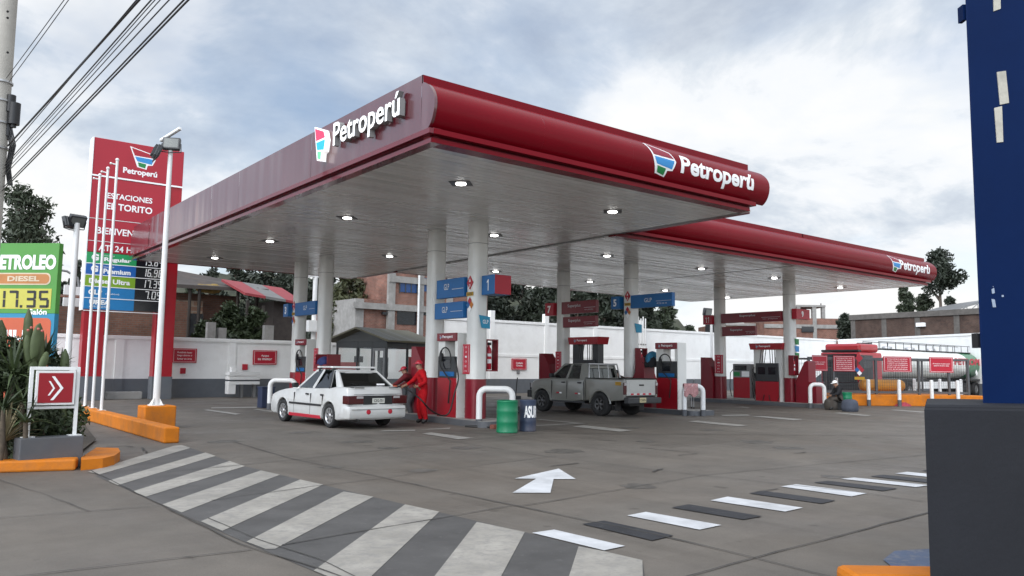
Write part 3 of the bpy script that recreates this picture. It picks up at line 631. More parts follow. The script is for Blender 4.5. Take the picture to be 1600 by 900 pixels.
bar_sign(22.75, 19.26, 21.35, 3.96, 4.47, BLUE, 'GLP', 'blue gas board on the middle column above the pickup tailgate', (.72, 1.1, .2, .36), 'Gas')
bar_sign(22.75, 23.28, 25.4, 3.9, 4.42, DRED, 'Superplus', 'upper dark red board above the pickup cab', (.4, 1.2, .24, .40), 'sin plomo')
bar_sign(22.75, 23.3, 25.3, 3.32, 3.77, DRED, 'Superplus', 'lower dark red board above the pickup cab', (.35, 1.1, .2, .35), 'sin plomo')
bar_sign(32.75, 21.2, 24.6, 3.92, 4.4, DRED, 'Superplus', 'long dark red board joining the farthest two columns', (1.1, 2.0, .26, .38), 'sin plomo')
bar_sign(32.75, 22.62, 24.55, 3.28, 3.74, DRED, 'Superplus', 'short dark red board beneath the long one on the farthest columns', (.5, 1.2, .22, .34), 'sin plomo')
def digits(mb, body, x0, x1, y0, y1):
    if set(body) <= {'1'}:
        h = y1-y0; w_ = h*.42; n = len(body); c = (x0+x1)/2-(n-1)*w_*.6
        for i in range(n): x = c+i*w_*1.2; mb.prism([(x-w_*.05, y0), (x+w_*.2, y0), (x+w_*.2, y1), (x, y1), (x-w_*.42, y1-h*.22), (x-w_*.32, y1-h*.34), (x-w_*.05, y1-h*.2)], .002, .004)
    else: text(mb, body, x0, x1, y0, y1, bold=.04, keep=True)
def num_box(loc, sx, sy, sz, body, m_left, m_front, label, face='X', two=None):
    t = thing('pump_number_sign', label, 'number sign', loc, 0, 'numbered boxes on the columns')
    mb = MB(); mb.box(-sx/2, sx/2, -sy/2, sy/2, 0, sz, 0, .01)
    if two: mb.box(-sx/2+.006, sx/2-.004, -sy/2-.004, -sy/2+.01, .006, sz-.006, 1); mb.box(sx/2-.01, sx/2+.004, -sy/2+.006, sy/2-.006, .006, sz-.006, 1)
    mb.build('sign_box', [m_left, m_front], t)
    mb = MB()
    if face == 'X': mb.M = frame((-sx/2-.002, sy/2, 0), *NX); digits(mb, body, sy*.28, sy*.72, sz*.2, sz*.78)
    else: mb.M = frame((-sx/2, -sy/2-.002, 0), *NY); digits(mb, body, sx*.3, sx*.6, sz*.2, sz*.8)
    mb.build('number', LETW, t)
num_box((13.45, 17.83, 3.66), .58, .62, .55, '1', BLUE, SRED, 'blue and red box numbered 1 on the nearest column', two=True)
num_box((12.95, 31.4, 3.55), .3, .5, .53, '3', BLUE, BLUE, 'blue box numbered 3 behind the sedan, on the column farthest left')
num_box((22.8, 22.15, 3.97), .3, .44, .5, '5', BLUE, BLUE, 'blue box numbered 5 on the column behind the pickup bed')
num_box((22.8, 26.15, 3.87), .3, .56, .55, '7', SRED, SRED, 'red box numbered 7 on the column behind the pickup cab')
num_box((33.3, 20.55, 4.0), 1.1, .25, .47, '9', SRED, SRED, 'red box numbered 9 on the farthest right column', 'Y')
num_box((32.8, 25.4, 3.89), .3, .56, .47, '11', SRED, SRED, 'red box numbered 11 on the farthest column by the floodlight')
def hazard(x, y, zs, label):
    t = thing('hazard_placard', label, 'sign', (x, y, 0), 0, 'hazard placards on the columns')
    mb = MB(); mb.M = frame((x, y, 0), *NX); z = zs; r = .155
    mb.prism([(0, z-r*1.3), (r, z), (0, z+r*1.3), (-r, z)], 0, .012, 0); text(mb, '3', -.03, .03, z-.14, z-.05, .014, mi=2); mb.prism([(-.04, z+.02), (0, z+.12), (.04, z+.02)], .012, .014, 2)
    mb.prism([(-.16, z-.38), (.16, z-.38), (.16, z-.27), (-.16, z-.27)], 0, .012, 1); text(mb, '1075', -.11, .11, z-.36, z-.29, .014, mi=3)
    for dx, dz, k in ((0, .1, 0), (-.085, -.02, 4), (.085, -.02, 5), (0, -.14, 2)):
        z2 = z-.62+dz; q = .085; mb.prism([(dx, z2-q*1.2), (dx+q, z2), (dx, z2+q*1.2), (dx-q, z2)], 0, .012, k)
    mb.build('placard', [SRED, mat('hazard_yellow', (.45, .26, .01), .5), LETW, BLACK, BLUE, mat('hazard_orange', (.55, .18, .03), .5)], t, True)
hazard(12.945, 18.4, 4.02, 'red diamond and hazard labels on the nearest column')
hazard(12.945, 30.9, 3.98, 'red diamond and hazard labels on the column behind the sedan')
hazard(22.745, 21.55, 4.46, 'red diamond and hazard labels on the middle column by box 5')
def small_plate(name, x, y0, y1, z0, z1, m, label, lines=4):
    t = thing(name, label, 'sign', (x, (y0+y1)/2, z0)); mb = MB(); mb.box(x-.012, x+.02, y0, y1, z0, z1); mb.build('plate', m, t, True)
    mb = MB(); mb.M = frame((x-.013, y1, z0), *NX); w_ = y1-y0; h = z1-z0
    for i in range(lines):
        zc = h*(.9-.8*i/(lines-1)); text(mb, 'OXIGENO'[i % 7], w_*.36, w_*.64, zc-h*.03, zc+h*.03, .002, bold=0)
    mb.box(w_*.1, w_*.13, h*.05, h*.95, 0, .002); mb.box(w_*.87, w_*.9, h*.05, h*.95, 0, .002); mb.build('lettering', mat('sign_text_pale', (.62, .64, .66)), t, True)
PL = 'narrow upright red plates on the columns'
small_plate('column_plate', 12.94, 18.35, 18.68, 1.42, 2.26, SRED, 'narrow upright red plate on the nearest column', 6)
small_plate('column_plate', 12.94, 28.42, 28.78, 1.36, 2.23, SRED, 'narrow upright red plate on the column above the sedan roof', 6)
small_plate('column_plate', 22.74, 25.45, 25.8, 1.42, 2.3, SRED, 'narrow upright red plate on the column behind the pickup cab', 6)
small_plate('column_plate', 32.74, 24.55, 25.05, 1.42, 2.35, SRED, 'narrow upright red plate on the farthest column by box 11', 6)
def flag_plate(x, y, z, label):
    t = thing('pennant_plate', label, 'sign', (x, y, z)); mb = MB(); mb.M = frame((x, y, z), *NX)
    mb.prism([(-.2, .17), (.2, .13), (.2, -.17), (-.12, -.17)], 0, .02); mb.build('plate', CYAN, t, True)
    mb = MB(); mb.M = frame((x, y, z), *NX); text(mb, 'GLP', -.04, .12, -.05, .05, .024, bold=.01); mb.build('lettering', LETW, t, True)
mb = MB(); t = thing('pennant_plate', 'small cyan pennant plate on the nearest column under box 1', 'sign', (13.35, 18.13, 2.9))
mb.M = frame((13.3, 18.13, 2.9), *NY); mb.prism([(-.22, .19), (.16, .15), (.16, -.19), (-.13, -.17)], 0, .02); mb.build('plate', CYAN, t, True)
mb = MB(); mb.M = frame((13.3, 18.13, 2.9), *NY); text(mb, 'GLP', -.1, .1, -.05, .06, .024, bold=.01); mb.build('lettering', LETW, t, True)
mb = MB(); t = thing('pennant_plate', 'small cyan pennant plate on the middle column beside the vent pipes', 'sign', (23.1, 21.33, 3.2))
mb.M = frame((23.1, 21.33, 3.2), *NY); mb.prism([(-.2, .19), (.2, .15), (.2, -.17), (-.1, -.17)], 0, .02); mb.build('plate', CYAN, t, True)
for i, (c, z) in enumerate(((EMG, 2.95), (EMB, 2.62), (EMG, 2.3))):
    mb = MB(); t = thing('sticker_plate', ['topmost green sticker', 'middle blue sticker', 'lowest green sticker'][i]+' on the farthest right column', 'sticker', (33.1, 20.67, z), 0, 'stickers stacked on the column')
    mb.M = frame((33.12, 20.675, z), *NY); mb.prism([(-.17, .15), (.15, .13), (.15, -.13), (-.11, -.13)], 0, .02); mb.build('plate', c, t, True)

# ================================================================== FUEL PUMPS
HOSE = mat('black_hose', (.010, .010, .010), .5, vary=.1)
def arc(p0, p1, sag, n=12):
    p0, p1 = Vector(p0), Vector(p1); return [p0.lerp(p1, i/n)+Vector((0, 0, -sag*4*(i/n)*(1-i/n))) for i in range(n+1)]
def pump_open(loc, label, w_=1.02, d=.46, hh=2.42):
    """dispenser with open arch; front face toward -X, width along Y"""
    t = thing('fuel_dispenser', label, 'fuel pump', loc, 0, 'fuel pumps on the islands'); h = w_/2
    mb = MB(); mb.box(-d/2, d/2, -h, h, 0, 1.12, 0, .012); mb.build('lower_panel', PRED, t)
    mb = MB(); mb.box(-d/2+.01, d/2-.01, -h, h, 1.121, 1.74, 0, .01)
    mb.build('display_body', DGREY, t)
    mb = MB(); mb.box(-d/2-.004, -d/2+.02, -.18, .22, 1.38, 1.66, 0, .01); mb.build('screen', SCREEN, t)
    mb = MB(); mb.box(-d/2-.006, -d/2+.02, -h*.7, h*.75, 1.17, 1.30); mb.build('blue_label', BLUE, t)
    mb = MB(); mb.box(-d/2+.02, d/2-.02, h-.34, h, 1.742, hh-.2); mb.build('arch_post', COLM, t)
    mb = MB(); mb.box(-d/2-.005, d/2+.005, -h-.03, -h, 0, hh); mb.box(-d/2, d/2, -h, -h+.12, 1.742, hh-.2); mb.build('side_panel', COLM, t)
    mb = MB(); mb.box(-d/2-.05, d/2+.03, -h+.005, h, hh-.23, hh, 0, .012); hd = mb.build('header', DRED, t)
    mb = MB(); mb.M = frame((-d/2-.053, h, hh-.23), *NX); flat_emblem(mb, w_*.14, w_*.24, .06, .18); mb.build('emblem', [LETW, EMR, EMB, EMG], hd)
    mb = MB(); mb.M = frame((-d/2-.053, h, hh-.23), *NX); text(mb, 'Petroperú', w_*.3, w_*.82, .06, .17, bold=.02); mb.build('lettering', LETW, hd)
    mb = MB(); pts = []
    for i in range(17): a = R_(200-250*i/16); pts.append((-d/2-.07, .02-math.cos(a)*-.0+.30*math.cos(a), 1.66+.34*math.sin(a)))
    pts += [(-d/2-.06, -.28+.02*i, 1.2-.16*i) for i in range(1, 6)]
    mb.tube(pts, .02, 8); mb.build('hose', HOSE, t)
    mb = MB(); mb.box(-d/2-.09, -d/2-.01, .2, .30, 1.6, 1.84, 0, .02); mb.tube([(-d/2-.06, .25, 1.84), (-d/2-.06, .2, 1.95), (-d/2-.06, .12, 1.98)], .02, 8); mb.build('nozzle', BLACK, t)
    return t
PA = pump_open((13.06, 19.32, .172), 'white and red gas pump with a hose loop between the two nearest columns')
PB2 = pump_open((22.82, 19.45, .172), 'white and red gas pump with a bright side panel right of the pickup')
PA2 = pump_open((13.06, 29.75, .172), 'gas pump seen above the sedan bonnet between the left columns')
def pump_wide(loc, label, w_=1.25, dark=True, hw=1.85):
    t = thing('fuel_dispenser', label, 'fuel pump', loc, 0, 'fuel pumps on the islands'); h = w_/2; d = .5
    mb = MB(); mb.box(-d/2, d/2, -h, h, 0, .92, 0, .015); mb.build('lower_panel', PRED, t)
    mb = MB(); mb.box(-d/2+.01, d/2-.01, -h+.02, h-.02, .921, 1.78, 0, .015); mb.build('display_body', DGREY, t)
    for s in (-1, 1):
        mb = MB(); mb.box(-d/2-.005, -d/2+.03, s*.28-.2, s*.28+.2, 1.25, 1.6, 0, .01); mb.build('screen', SCREEN, t)
        mb = MB(); mb.box(-.16, .16, s*h*.95-.16, s*h*.95+.16, .0 if s < 0 else 1.0, 2.42); mb.build('arch_post', DGREY if dark else COLM, t)
        mb = MB()
        for k in range(3): mb.tube(arc((-.12, s*(.1+.13*k), 2.42), (-.2, s*(.2+.12*k), 1.5), .02, 6), .018, 6)
        mb.build('hose', HOSE, t)
        mb = MB(); mb.tube([(-.3, s*(h+.02), 1.6), (-.36, s*(h+.12), 1.0), (-.32, s*(h+.08), .2), (-.3, s*(h-.1), -.08), (-.3, s*(h-.4), -.1), (-.27, s*(h-.5), .3)], .018, 6); mb.build('hose', HOSE, t)
    mb = MB(); q = [(-hw/2+.08, 2.42), (hw/2-.08, 2.42), (hw/2, 2.72), (-hw/2, 2.72)]
    mb.M = frame((-.3, 0, 0), *NX); mb.prism(q, -.62, 0); hd = mb.build('header', PRED, t)
    mb = MB(); mb.M = frame((-.3, 0, 0), *NX); flat_emblem(mb, -.55, -.43, 2.5, 2.65, .004); mb.build('emblem', [LETW, EMR, EMB, EMG], hd)
    mb = MB(); mb.M = frame((-.3, 0, 0), *NX); text(mb, 'Petroperú', -.36, .25, 2.51, 2.63, .004); mb.build('lettering', LETW, hd)
    return t
pump_wide((22.9, 23.95, .172), 'pump with dark posts and red header behind the pickup roof', dark=True)
pump_wide((32.9, 22.0, .172), 'tall pump with red header and pale posts under the farthest canopy', dark=False)
def pump_small(loc, label):
    t = thing('fuel_dispenser', label, 'fuel pump', loc, 0, 'fuel pumps on the islands')
    mb = MB(); mb.box(-.25, .25, -.5, .5, .08, 1.74, 0, .02); mb.build('cabinet', MGREY, t)
    mb = MB(); mb.box(-.257, -.24, -.46, .46, .1, 1.08); mb.build('lower_panel', PRED, t)
    mb = MB(); mb.box(-.257, -.24, -.3, .4, 1.42, 1.66); mb.build('screen', SCREEN, t)
    mb = MB(); mb.box(-.259, -.24, -.44, -.02, 1.12, 1.38); mb.build('price_card', LETW, t)
    mb = MB(); mb.box(-.259, -.24, .1, .44, 1.15, 1.34); mb.build('green_label', EMG, t)
    mb = MB(); mb.tube([(-.1, .55, 1.5), (-.14, .72, 1.3), (-.14, .76, .6), (-.1, .7, .15), (-.1, .56, .2)], .02, 6); mb.build('hose', HOSE, t)
    for k in range(3):
        mb = MB(); mb.tube([(-.1, -.52, 1.5-.1*k), (-.16, -.66-.04*k, 1.3), (-.2, -.6-.08*k, .8), (-.16, -.7-.03*k, .3), (-.14, -.6, .12+.1*k), (-.1, -.52, .6)], .02, 6); mb.build('hose', HOSE, t)
pump_small((32.9, 23.4, .172), 'small grey pump with a white card left of the tall pump')

# slanted red service cabinets
def cabinet(loc, s, label, low=True, group='slanted red cabinets at the island ends'):
    """profile in the YZ plane; s=-1 sloping screen toward -Y, +1 toward +Y"""
    t = thing('service_cabinet', label, 'cabinet', loc, 0, group); q = lambda pts: [(y*s*-1, z) for y, z in pts]
    mb = MB(); mb.M = frame((.3, 0, 0), (0, 1, 0), (0, 0, 1))
    mb.prism(q([(.5, 0), (-.5, 0), (-.5, .9), (-.46, 1.06), (-.05, 1.86), (.06, 1.9), (.14, 1.84), (.14, .95), (.5, .95)]) if low else q([(.3, 0), (-.45, 0), (-.45, 1.05), (-.3, 1.6), (.05, 2.05), (.3, 2.05)]), -.6, 0)
    mb.build('cabinet_body', DRED, t)
    if low:
        mb = MB(); mb.M = frame((.3, 0, 0), (0, 1, 0), (0, 0, 1)); mb.prism(q([(-.475, 1.06), (-.09, 1.81), (-.06, 1.80), (-.445, 1.04)]), -.57, -.03); mb.build('slanted_screen', SCREEN, t)
        mb = MB(); mb.M = frame((.3, 0, 0), (0, 1, 0), (0, 0, 1)); mb.prism(q([(-.56, .86), (-.49, .86), (-.44, 1.02), (-.50, 1.05)]), -.6, 0); mb.build('ledge', DRED, t)
    return t
cabinet((33.0, 20.0, .172), 1, 'red cabinet with slanted black screen beside the farthest right column')
cabinet((32.95, 25.55, .172), -1, 'plain red cabinet left of the farthest pumps, under box 11', False)
cabinet((22.95, 20.75, .172), 1, 'red cabinet with a blue cloth on top behind the pickup bed')
cabinet((22.95, 26.5, .172), -1, 'plain red cabinet behind the pickup bonnet', False)
cabinet((13.25, 21.25, .172), -1, 'plain red cabinet behind the standing red attendant', False)
# cloth and dark coat thrown over the middle cabinet
def drape(name, label, cat, m, c, r, sx, sy, sz, seed):
    rnd = random.Random(seed); mb = MB(); rs = []
    for i in range(9):
        t = i/8; a = t*1.9; row = []
        for j in range(18):
            th = 2*math.pi*j/18; k = 1+.18*math.sin(3*th+seed)+rnd.uniform(-.06, .06)
            row.append((c[0]+sx*math.sin(a)*math.cos(th)*k, c[1]+sy*math.sin(a)*math.sin(th)*k, c[2]+sz*math.cos(a)-(.08*abs(math.sin(4*th+seed))*t)))
        rs.append(row)
    mb.rings(rs); return tag(mb.build(name, m), label, cat)
drape('dark_coat', 'dark coat lying over the slanted screen of the middle cabinet', 'coat', mat('black_cloth', (.014, .014, .018), .9, vary=.3), (22.95, 20.55, 1.85), 0, .36, .42, .34, 2)
drape('blue_cloth', 'blue cloth thrown on top of the middle red cabinet', 'cloth', mat('blue_cloth', (.03, .16, .27), .9, vary=.25, scale=8), (22.9, 20.42, 2.02), 0, .25, .26, .28, 5)
drape('blue_crate_cloth', 'blue bundle in the red box above the sedan roof', 'bundle', mat('dark_blue_cloth', (.02, .03, .13), .8), (12.9, 27.75, 1.72), 0, .22, .45, .2, 3)
t = thing('red_box', 'dark red open box on the left column, holding a blue bundle', 'box', (13.0, 27.9, 1.4)); mb = MB()
mb.box(12.72, 13.3, 27.2, 28.25, 1.45, 1.50); mb.box(12.72, 12.76, 27.2, 28.25, 1.502, 1.62); mb.box(13.26, 13.3, 27.2, 28.25, 1.502, 2.0); mb.box(12.762, 13.258, 28.21, 28.25, 1.502, 2.0); mb.box(12.762, 13.258, 27.2, 27.24, 1.502, 2.0); mb.build('box_body', DRED, t, True)
mb = MB(); mb.box(12.95, 13.1, 27.3, 27.45, .17, 1.448); mb.build('post', DRED, t, True)

# fire extinguisher cabinets
def ext_box(loc, label, w_=.42):
    t = thing('extinguisher_cabinet', label, 'cabinet', loc, 0, 'red extinguisher frames on the columns'); f = .035; z0, z1 = 0, .92; d = .26
    mb = MB()
    for (a, b, c, e) in ((0, f, z0, z1), (w_-f, w_, z0, z1), (f, w_-f, z0, z0+f), (f, w_-f, z1-f, z1)): mb.box(a, b, -d, 0, c, e)
    mb.box(f, w_-f, -.02, 0, z0+f, z1-f) if False else None
    mb.build('cabinet_frame', DRED, t)
    mb = MB(); mb.M = Matrix.Translation((w_*.42, -d/2, .05)); mb.lathe([(.06, 0), (.085, .02), (.085, .52), (.07, .6), (.03, .65), (.03, .7)], 14); o = mb.build('extinguisher', SRED, t)
    mb = MB(); mb.M = Matrix.Translation((w_*.42, -d/2, .05)); mb.lathe([(.087, .18), (.087, .3)], 14); mb.lathe([(.087, .38), (.087, .46)], 14); mb.build('white_label', LETW, o)
    mb = MB(); mb.M = Matrix.Translation((w_*.42, -d/2, .05)); mb.box(-.03, .03, -.09, .05, .7, .78, 0, .01); mb.build('valve', BLACK, o)
ext_box((13.46, 18.52, 1.5), 'red frame with an extinguisher on the nearest column')
ext_box((22.9, 21.3, 1.5), 'red frame with an extinguisher behind the pickup rear window')
ext_box((32.52, 20.75, 1.4), 'dark red glazed cabinet between the tall pump and the farthest column')

# ================================================================== DRUMS, BINS, SMALL THINGS
def drum(loc, r, h, m, label, body=None, name='oil_drum', lidless=False):
    t = thing(name, label, 'drum', loc)
    mb = MB(); pr = [(r*.97, 0), (r, .015), (r, .03), (r*.985, .04)]
    for k in (1, 2): z = h*k/3; pr += [(r*.985, z-.03), (r*1.02, z), (r*.985, z+.03)]
    pr += [(r*.985, h-.04), (r, h-.03), (r, h-.01), (r*.96, h), (r*.95, h-.03), (.01, h-.03)]
    mb.lathe(pr, 28); mb.build('drum_shell', m, t)
    if body:
        mb = MB(); f = Matrix.Identity(4)
        vs, fs = text_geo(body, .04); ax = min(v.x for v in vs); bx = max(v.x for v in vs); by = max(v.y for v in vs)
        a0 = math.atan2(-loc[1], -loc[0])+.42; span = 1.75
        q = []
        for v in vs: a = a0+((v.x-ax)/(bx-ax)-.5)*span; z = h*.46+v.y/by*h*.36; q.append(((r+.006)*math.cos(a), (r+.006)*math.sin(a), z))
        mb.add(q, fs); mb.build('lettering', LETW, t)
    return t
dg = G(796, 676); k = (G(813, 676)-G(779, 676)).length/2
drum((dg.x, dg.y+.1, 0), k*.98, .80, mat('green_drum_paint', (.005, .17, .075), .35, vary=.1, dirt=(.01, .10, .05), damt=.5), 'green steel drum in front of the white hoop')
k2 = k*.78
dd = P(826, 674.5, Z=0); drum((dd.x+.10, dd.y+.16, 0), k2*1.0, .80, mat('blue_drum_paint', (.03, .045, .085), .5, vary=.2, dirt=(.12, .08, .05), damt=.6), 'dark blue drum with white letters beside the green drum', 'ASUR')
p_ = G(414, 637); t = thing('blue_bin', 'dark blue box bin on the ground left of the white hoop', 'bin', p_); mb = MB(); mb.box(-.22, .26, -.22, .22, 0, .72, 0, .02); mb.box(-.24, .28, -.24, .24, .72, .77, 0, .01); mb.build('bin_body', mat('navy_bin', (.015, .025, .06), .5), t)
p_ = G(295, 620); t = thing('red_bin', 'rounded red litter bin on two feet by the white wall', 'bin', p_)
mb = MB(); mb.M = Matrix.Translation((0, 0, .15)); mb.lathe([(.03, 0), (.16, .03), (.20, .12), (.20, .62), (.15, .74), (.03, .78)], 18); mb.build('bin_body', SRED, t)
for s in (-1, 1): mb = MB(); mb.cyl((s*.07, 0, 0), (s*.07, 0, .17), .03); mb.build('foot', BLACK, t)
# air and water service unit by the wall
p_ = P(378, 612, Y=37.2); t = thing('white_service_table', 'white metal bench unit with slats against the grey wall base', 'bench', (p_.x, 37.2, 0))
mb = MB()
for z in (.62, .84, 1.05): mb.box(-.72, .72, -.3, .25, z, z+.14)
mb.build('slat_panel', WHITE, t)
mb = MB(); mb.box(-.72, -.4, -.28, .22, .18, .62); mb.build('side_box', WHITE, t)
for x in (-.1, .5): mb = MB(); mb.box(x, x+.12, -.1, .1, 0, .62); mb.build('leg', MGREY, t)
mb = MB(); mb.box(-.6, -.35, -.15, .1, 1.191, 1.42, 0, .02); mb.build('top_box', WHITE, t)
# concrete planter block at the wall foot behind the totem
p_ = G(178, 621); mb = MB(); mb.box(-.7, .7, -.2, .2, 0, .32, 0, .02); o = mb.build('stone_block', CONC); o.location = (p_.x, 37.3, 0); tag(o, 'low grey block at the wall foot between the totem legs', 'block')
# odds and ends round the islands
a, b = G(727, 667.5), G(766, 669); mb = MB(); mb.cyl((a.x, a.y, .03), (b.x, b.y, .03), .03, n=8); tag(mb.build('black_bar', BLACK), 'black bar lying on the ground in front of the nearest hoop', 'bar')
c_ = G(773, 670); mb = MB(); mb.box(-.11, .11, -.08, .08, 0, .11, 0, .012); o = mb.build('brick', mat('red_brick_block', (.20, .07, .05), .9, vary=.3, scale=9)); o.location = c_; tag(o, 'single red brick on the ground left of the green drum', 'brick')
c_ = G(805, 646); t = thing('squeegee_bucket', 'dark bucket with a squeegee handle behind the green drum', 'bucket', c_); mb = MB(); mb.box(-.16, .16, -.13, .13, 0, .62, 0, .02); mb.build('bucket_body', DGREY, t); mb = MB(); mb.tube([(0, 0, .5), (.06, 0, 1.1), (.08, 0, 1.25)], .02, 8); mb.build('squeegee_handle', BLACK, t); mb = MB(); mb.box(-.13, .13, -.137, -.128, .25, .5); mb.build('front_label', MGREY, t)
c_ = G(1076, 642)+Vector((.55, .6, .0)); t = thing('hand_trolley', 'thin metal trolley with a dark seat behind the pink cloth hoop', 'trolley', c_, R_(-38)); mb = MB()
for s in (-.28, .28): mb.tube([(s, -.2, .1), (s, -.2, 1.0), (s*.9, -.42, 1.22)], .018, 6); mb.cyl((s, .2, .1), (s, .2, .85), .018, n=6)
mb.tube([(-.28, -.2, .85), (.28, -.2, .85), (.28, .2, .85), (-.28, .2, .85), (-.28, -.2, .85)], .016, 6); mb.build('tube_frame', STEEL, t)
mb = MB(); mb.box(-.27, .27, -.19, .19, .60, .66, 0, .01); mb.build('tray', DGREY, t); mb = MB(); mb.box(.05, .27, -.15, .15, .662, .95, 0, .03); mb.build('black_case', BLACK, t)
for s in (-.28, .28):
    for y in (-.2, .2): mb = MB(); mb.cyl((s-.02, y, .06), (s+.02, y, .06), .06, n=12); mb.build('wheel', RUB, t)
# signs on the wall
def wall_sign(px0, px1, py0, py1, label, lines, y=37.93, m=SRED, border=True):
    a = P(px0, py0, Y=y); b = P(px1, py1, Y=y); z0, z1 = b.z, a.z; w_ = b.x-a.x; h = z1-z0
    t = thing('wall_sign', label, 'sign', (a.x, y, z0), 0); mb = MB(); mb.box(0, w_, -.0, .05, 0, h, 0, .008); mb.build('plate', m, t)
    mb = MB(); mb.M = frame((0, 0, 0), *NY)
    if border:
        for (q0, q1, r0, r1) in ((.05, .95, .06, .075), (.05, .95, .925, .94), (.05, .06, .075, .925), (.94, .95, .075, .925)): mb.box(q0*w_, q1*w_, r0*h, r1*h, 0, .004)
    for i, s in enumerate(lines):
        yc = h*(.5+(len(lines)-1)*.11-.22*i); text(mb, s, w_*.2, w_*.8, yc-h*.085, yc+h*.085, .004, bold=.01, keep=True)
    (mb.build('lettering', LETW, t) if mb.v else None); return t
wall_sign(270, 307, 544, 567, 'red wall board with three lines of white text by the totem', ['Prohibido hacer', 'fuego abierto o', 'fumar en área'])
wall_sign(396, 432, 547, 570, 'red wall board reading Apague su motor', ['Apague', 'su motor'])
wall_sign(282, 290, 575, 584, 'small red square plate under the three line board', [], border=False)
wall_sign(379, 387, 569, 578, 'small red square plate left of the motor board', [], border=False)
t = wall_sign(800, 823, 560, 578, 'red sign on a short grey post by the tall wall', ['Cuidado', 'Gracias'], y=37.93)
mb = MB(); mb.box(.42, .62, .01, .04, -.25, 0); mb.build('bracket', MGREY, t)
# ================================================================== VEHICLES
def arcpts(cx, cz, r, a0, a1, n=10): return [(cx+r*math.cos(R_(a0+(a1-a0)*i/n)), cz+r*math.sin(R_(a0+(a1-a0)*i/n))) for i in range(n+1)]
def loft_body(mb, outl, hw, slices, arch=(), plan=.10, tum=0.0, mi=0):
    """closed side outline (x, z) swept across the width with rounded edges; arch: (cx, cz, r) left sharp"""
    n = len(outl); nor = []
    ar = sum(outl[i][0]*outl[(i+1) % n][1]-outl[(i+1) % n][0]*outl[i][1] for i in range(n)); sg = 1 if ar > 0 else -1
    for i in range(n):
        a, b = outl[i-1], outl[(i+1) % n]; d = Vector((b[0]-a[0], b[1]-a[1])); d = d.normalized() if d.length else Vector((1, 0)); nor.append((d.y*sg, -d.x*sg))
    x0 = min(q[0] for q in outl); x1 = max(q[0] for q in outl); isarch = [any(abs(math.hypot(x-cx, z-cz)-r) < .015 for cx, cz, r in arch) for x, z in outl]
    rs = []
    for f, ins in slices:
        row = []
        for (x, z), (nx, nz), ia in zip(outl, nor, isarch):
            k = 0 if ia else ins; xx = x-nx*k; zz = z-nz*k
            e = max(0, 1-(x-x0)/.5); e2 = max(0, 1-(x1-x)/.7); xx += plan*(e**2-e2**2)*abs(f)**3
            row.append((xx, f*hw*(1-tum*max(0, z-.5)*(abs(f) > .9)), zz))
        rs.append(row)
    return mb.rings(rs, mi, True, True)
SL = [(-1, .05), (-.985, .02), (-.95, .0), (-.7, -.004), (0, -.012), (.7, -.004), (.95, 0), (.985, .02), (1, .05)]
def wheel(parent, x, y, r, wd, side, spokes=8, rimr=.64, m=None, dark=False):
    mb = MB(); mb.M = Matrix.Translation((x, y, r)) @ Matrix.Rotation(R_(-90*side), 4, 'X'); h = wd/2
    mb.lathe([(r*rimr, -h*.9), (r*.93, -h), (r*.985, -h*.8), (r, -h*.3), (r, h*.3), (r*.985, h*.8), (r*.93, h), (r*rimr, h*.92), (r*rimr*.97, h*.3), (.01, h*.25)], 28)
    o = mb.build('wheel', RUB, parent); mb = MB(); mb.M = Matrix.Translation((x, y, r)) @ Matrix.Rotation(R_(-90*side), 4, 'X')
    mb.rings([[(q*math.cos(2*math.pi*i/28), q*math.sin(2*math.pi*i/28), z) for i in range(28)] for q, z in ((r*rimr*.985, h*.5), (r*rimr*.98, h*.9), (r*rimr*.9, h*.84), (r*rimr*.86, h*.5))], 0, True, False)
    for i in range(spokes):
        a = 2*math.pi*i/spokes; c, s = math.cos(a), math.sin(a); w0, w1 = r*.07, r*.085; a0, a1 = r*.12, r*rimr*.9
        mb.add([(c*a0-s*w0, s*a0+c*w0, h*.72), (c*a0+s*w0, s*a0-c*w0, h*.72), (c*a1+s*w1, s*a1-c*w1, h*.8), (c*a1-s*w1, s*a1+c*w1, h*.8),
                (c*a0-s*w0, s*a0+c*w0, h*.4), (c*a0+s*w0, s*a0-c*w0, h*.4), (c*a1+s*w1, s*a1-c*w1, h*.4), (c*a1-s*w1, s*a1+c*w1, h*.4)], [(0, 1, 2, 3), (0, 4, 5, 1), (2, 6, 7, 3), (1, 5, 6, 2), (0, 3, 7, 4)])
    mb.rings([[(q*math.cos(2*math.pi*i/16), q*math.sin(2*math.pi*i/16), z) for i in range(16)] for q, z in ((r*.2, h*.4), (r*.19, h*.78), (r*.02, h*.82))], 0, True, True)
    mb.build('rim', m or ALLOY, o); return o
def pane(parent, name, pts, m, th=.006):
    pts = [Vector(p) for p in pts]; n = (pts[1]-pts[0]).cross(pts[2]-pts[0]).normalized(); mb = MB(); k = len(pts)
    mb.add(pts+[p+n*th for p in pts], [list(range(k))[::-1], [i+k for i in range(k)]]+[(i, (i+1) % k, (i+1) % k+k, i+k) for i in range(k)]); return mb.build(name, m, parent)
def flatbar(mb, a, b, w0, w1, n, th=.03, mi=0):
    a, b, n = Vector(a), Vector(b), Vector(n).normalized(); d = (b-a).normalized(); s = d.cross(n).normalized()
    mb.add([a-s*w0, a+s*w0, b+s*w1, b-s*w1, a-s*w0-n*th, a+s*w0-n*th, b+s*w1-n*th, b-s*w1-n*th], [(0, 1, 2, 3), (7, 6, 5, 4), (0, 4, 5, 1), (1, 5, 6, 2), (2, 6, 7, 3), (3, 7, 4, 0)], mi)
CARW = mat('white_car_paint', (.52, .52, .505), .3, vary=.05, scale=1.5, coat=.6, dirt=(.33, .31, .275), damt=.6)
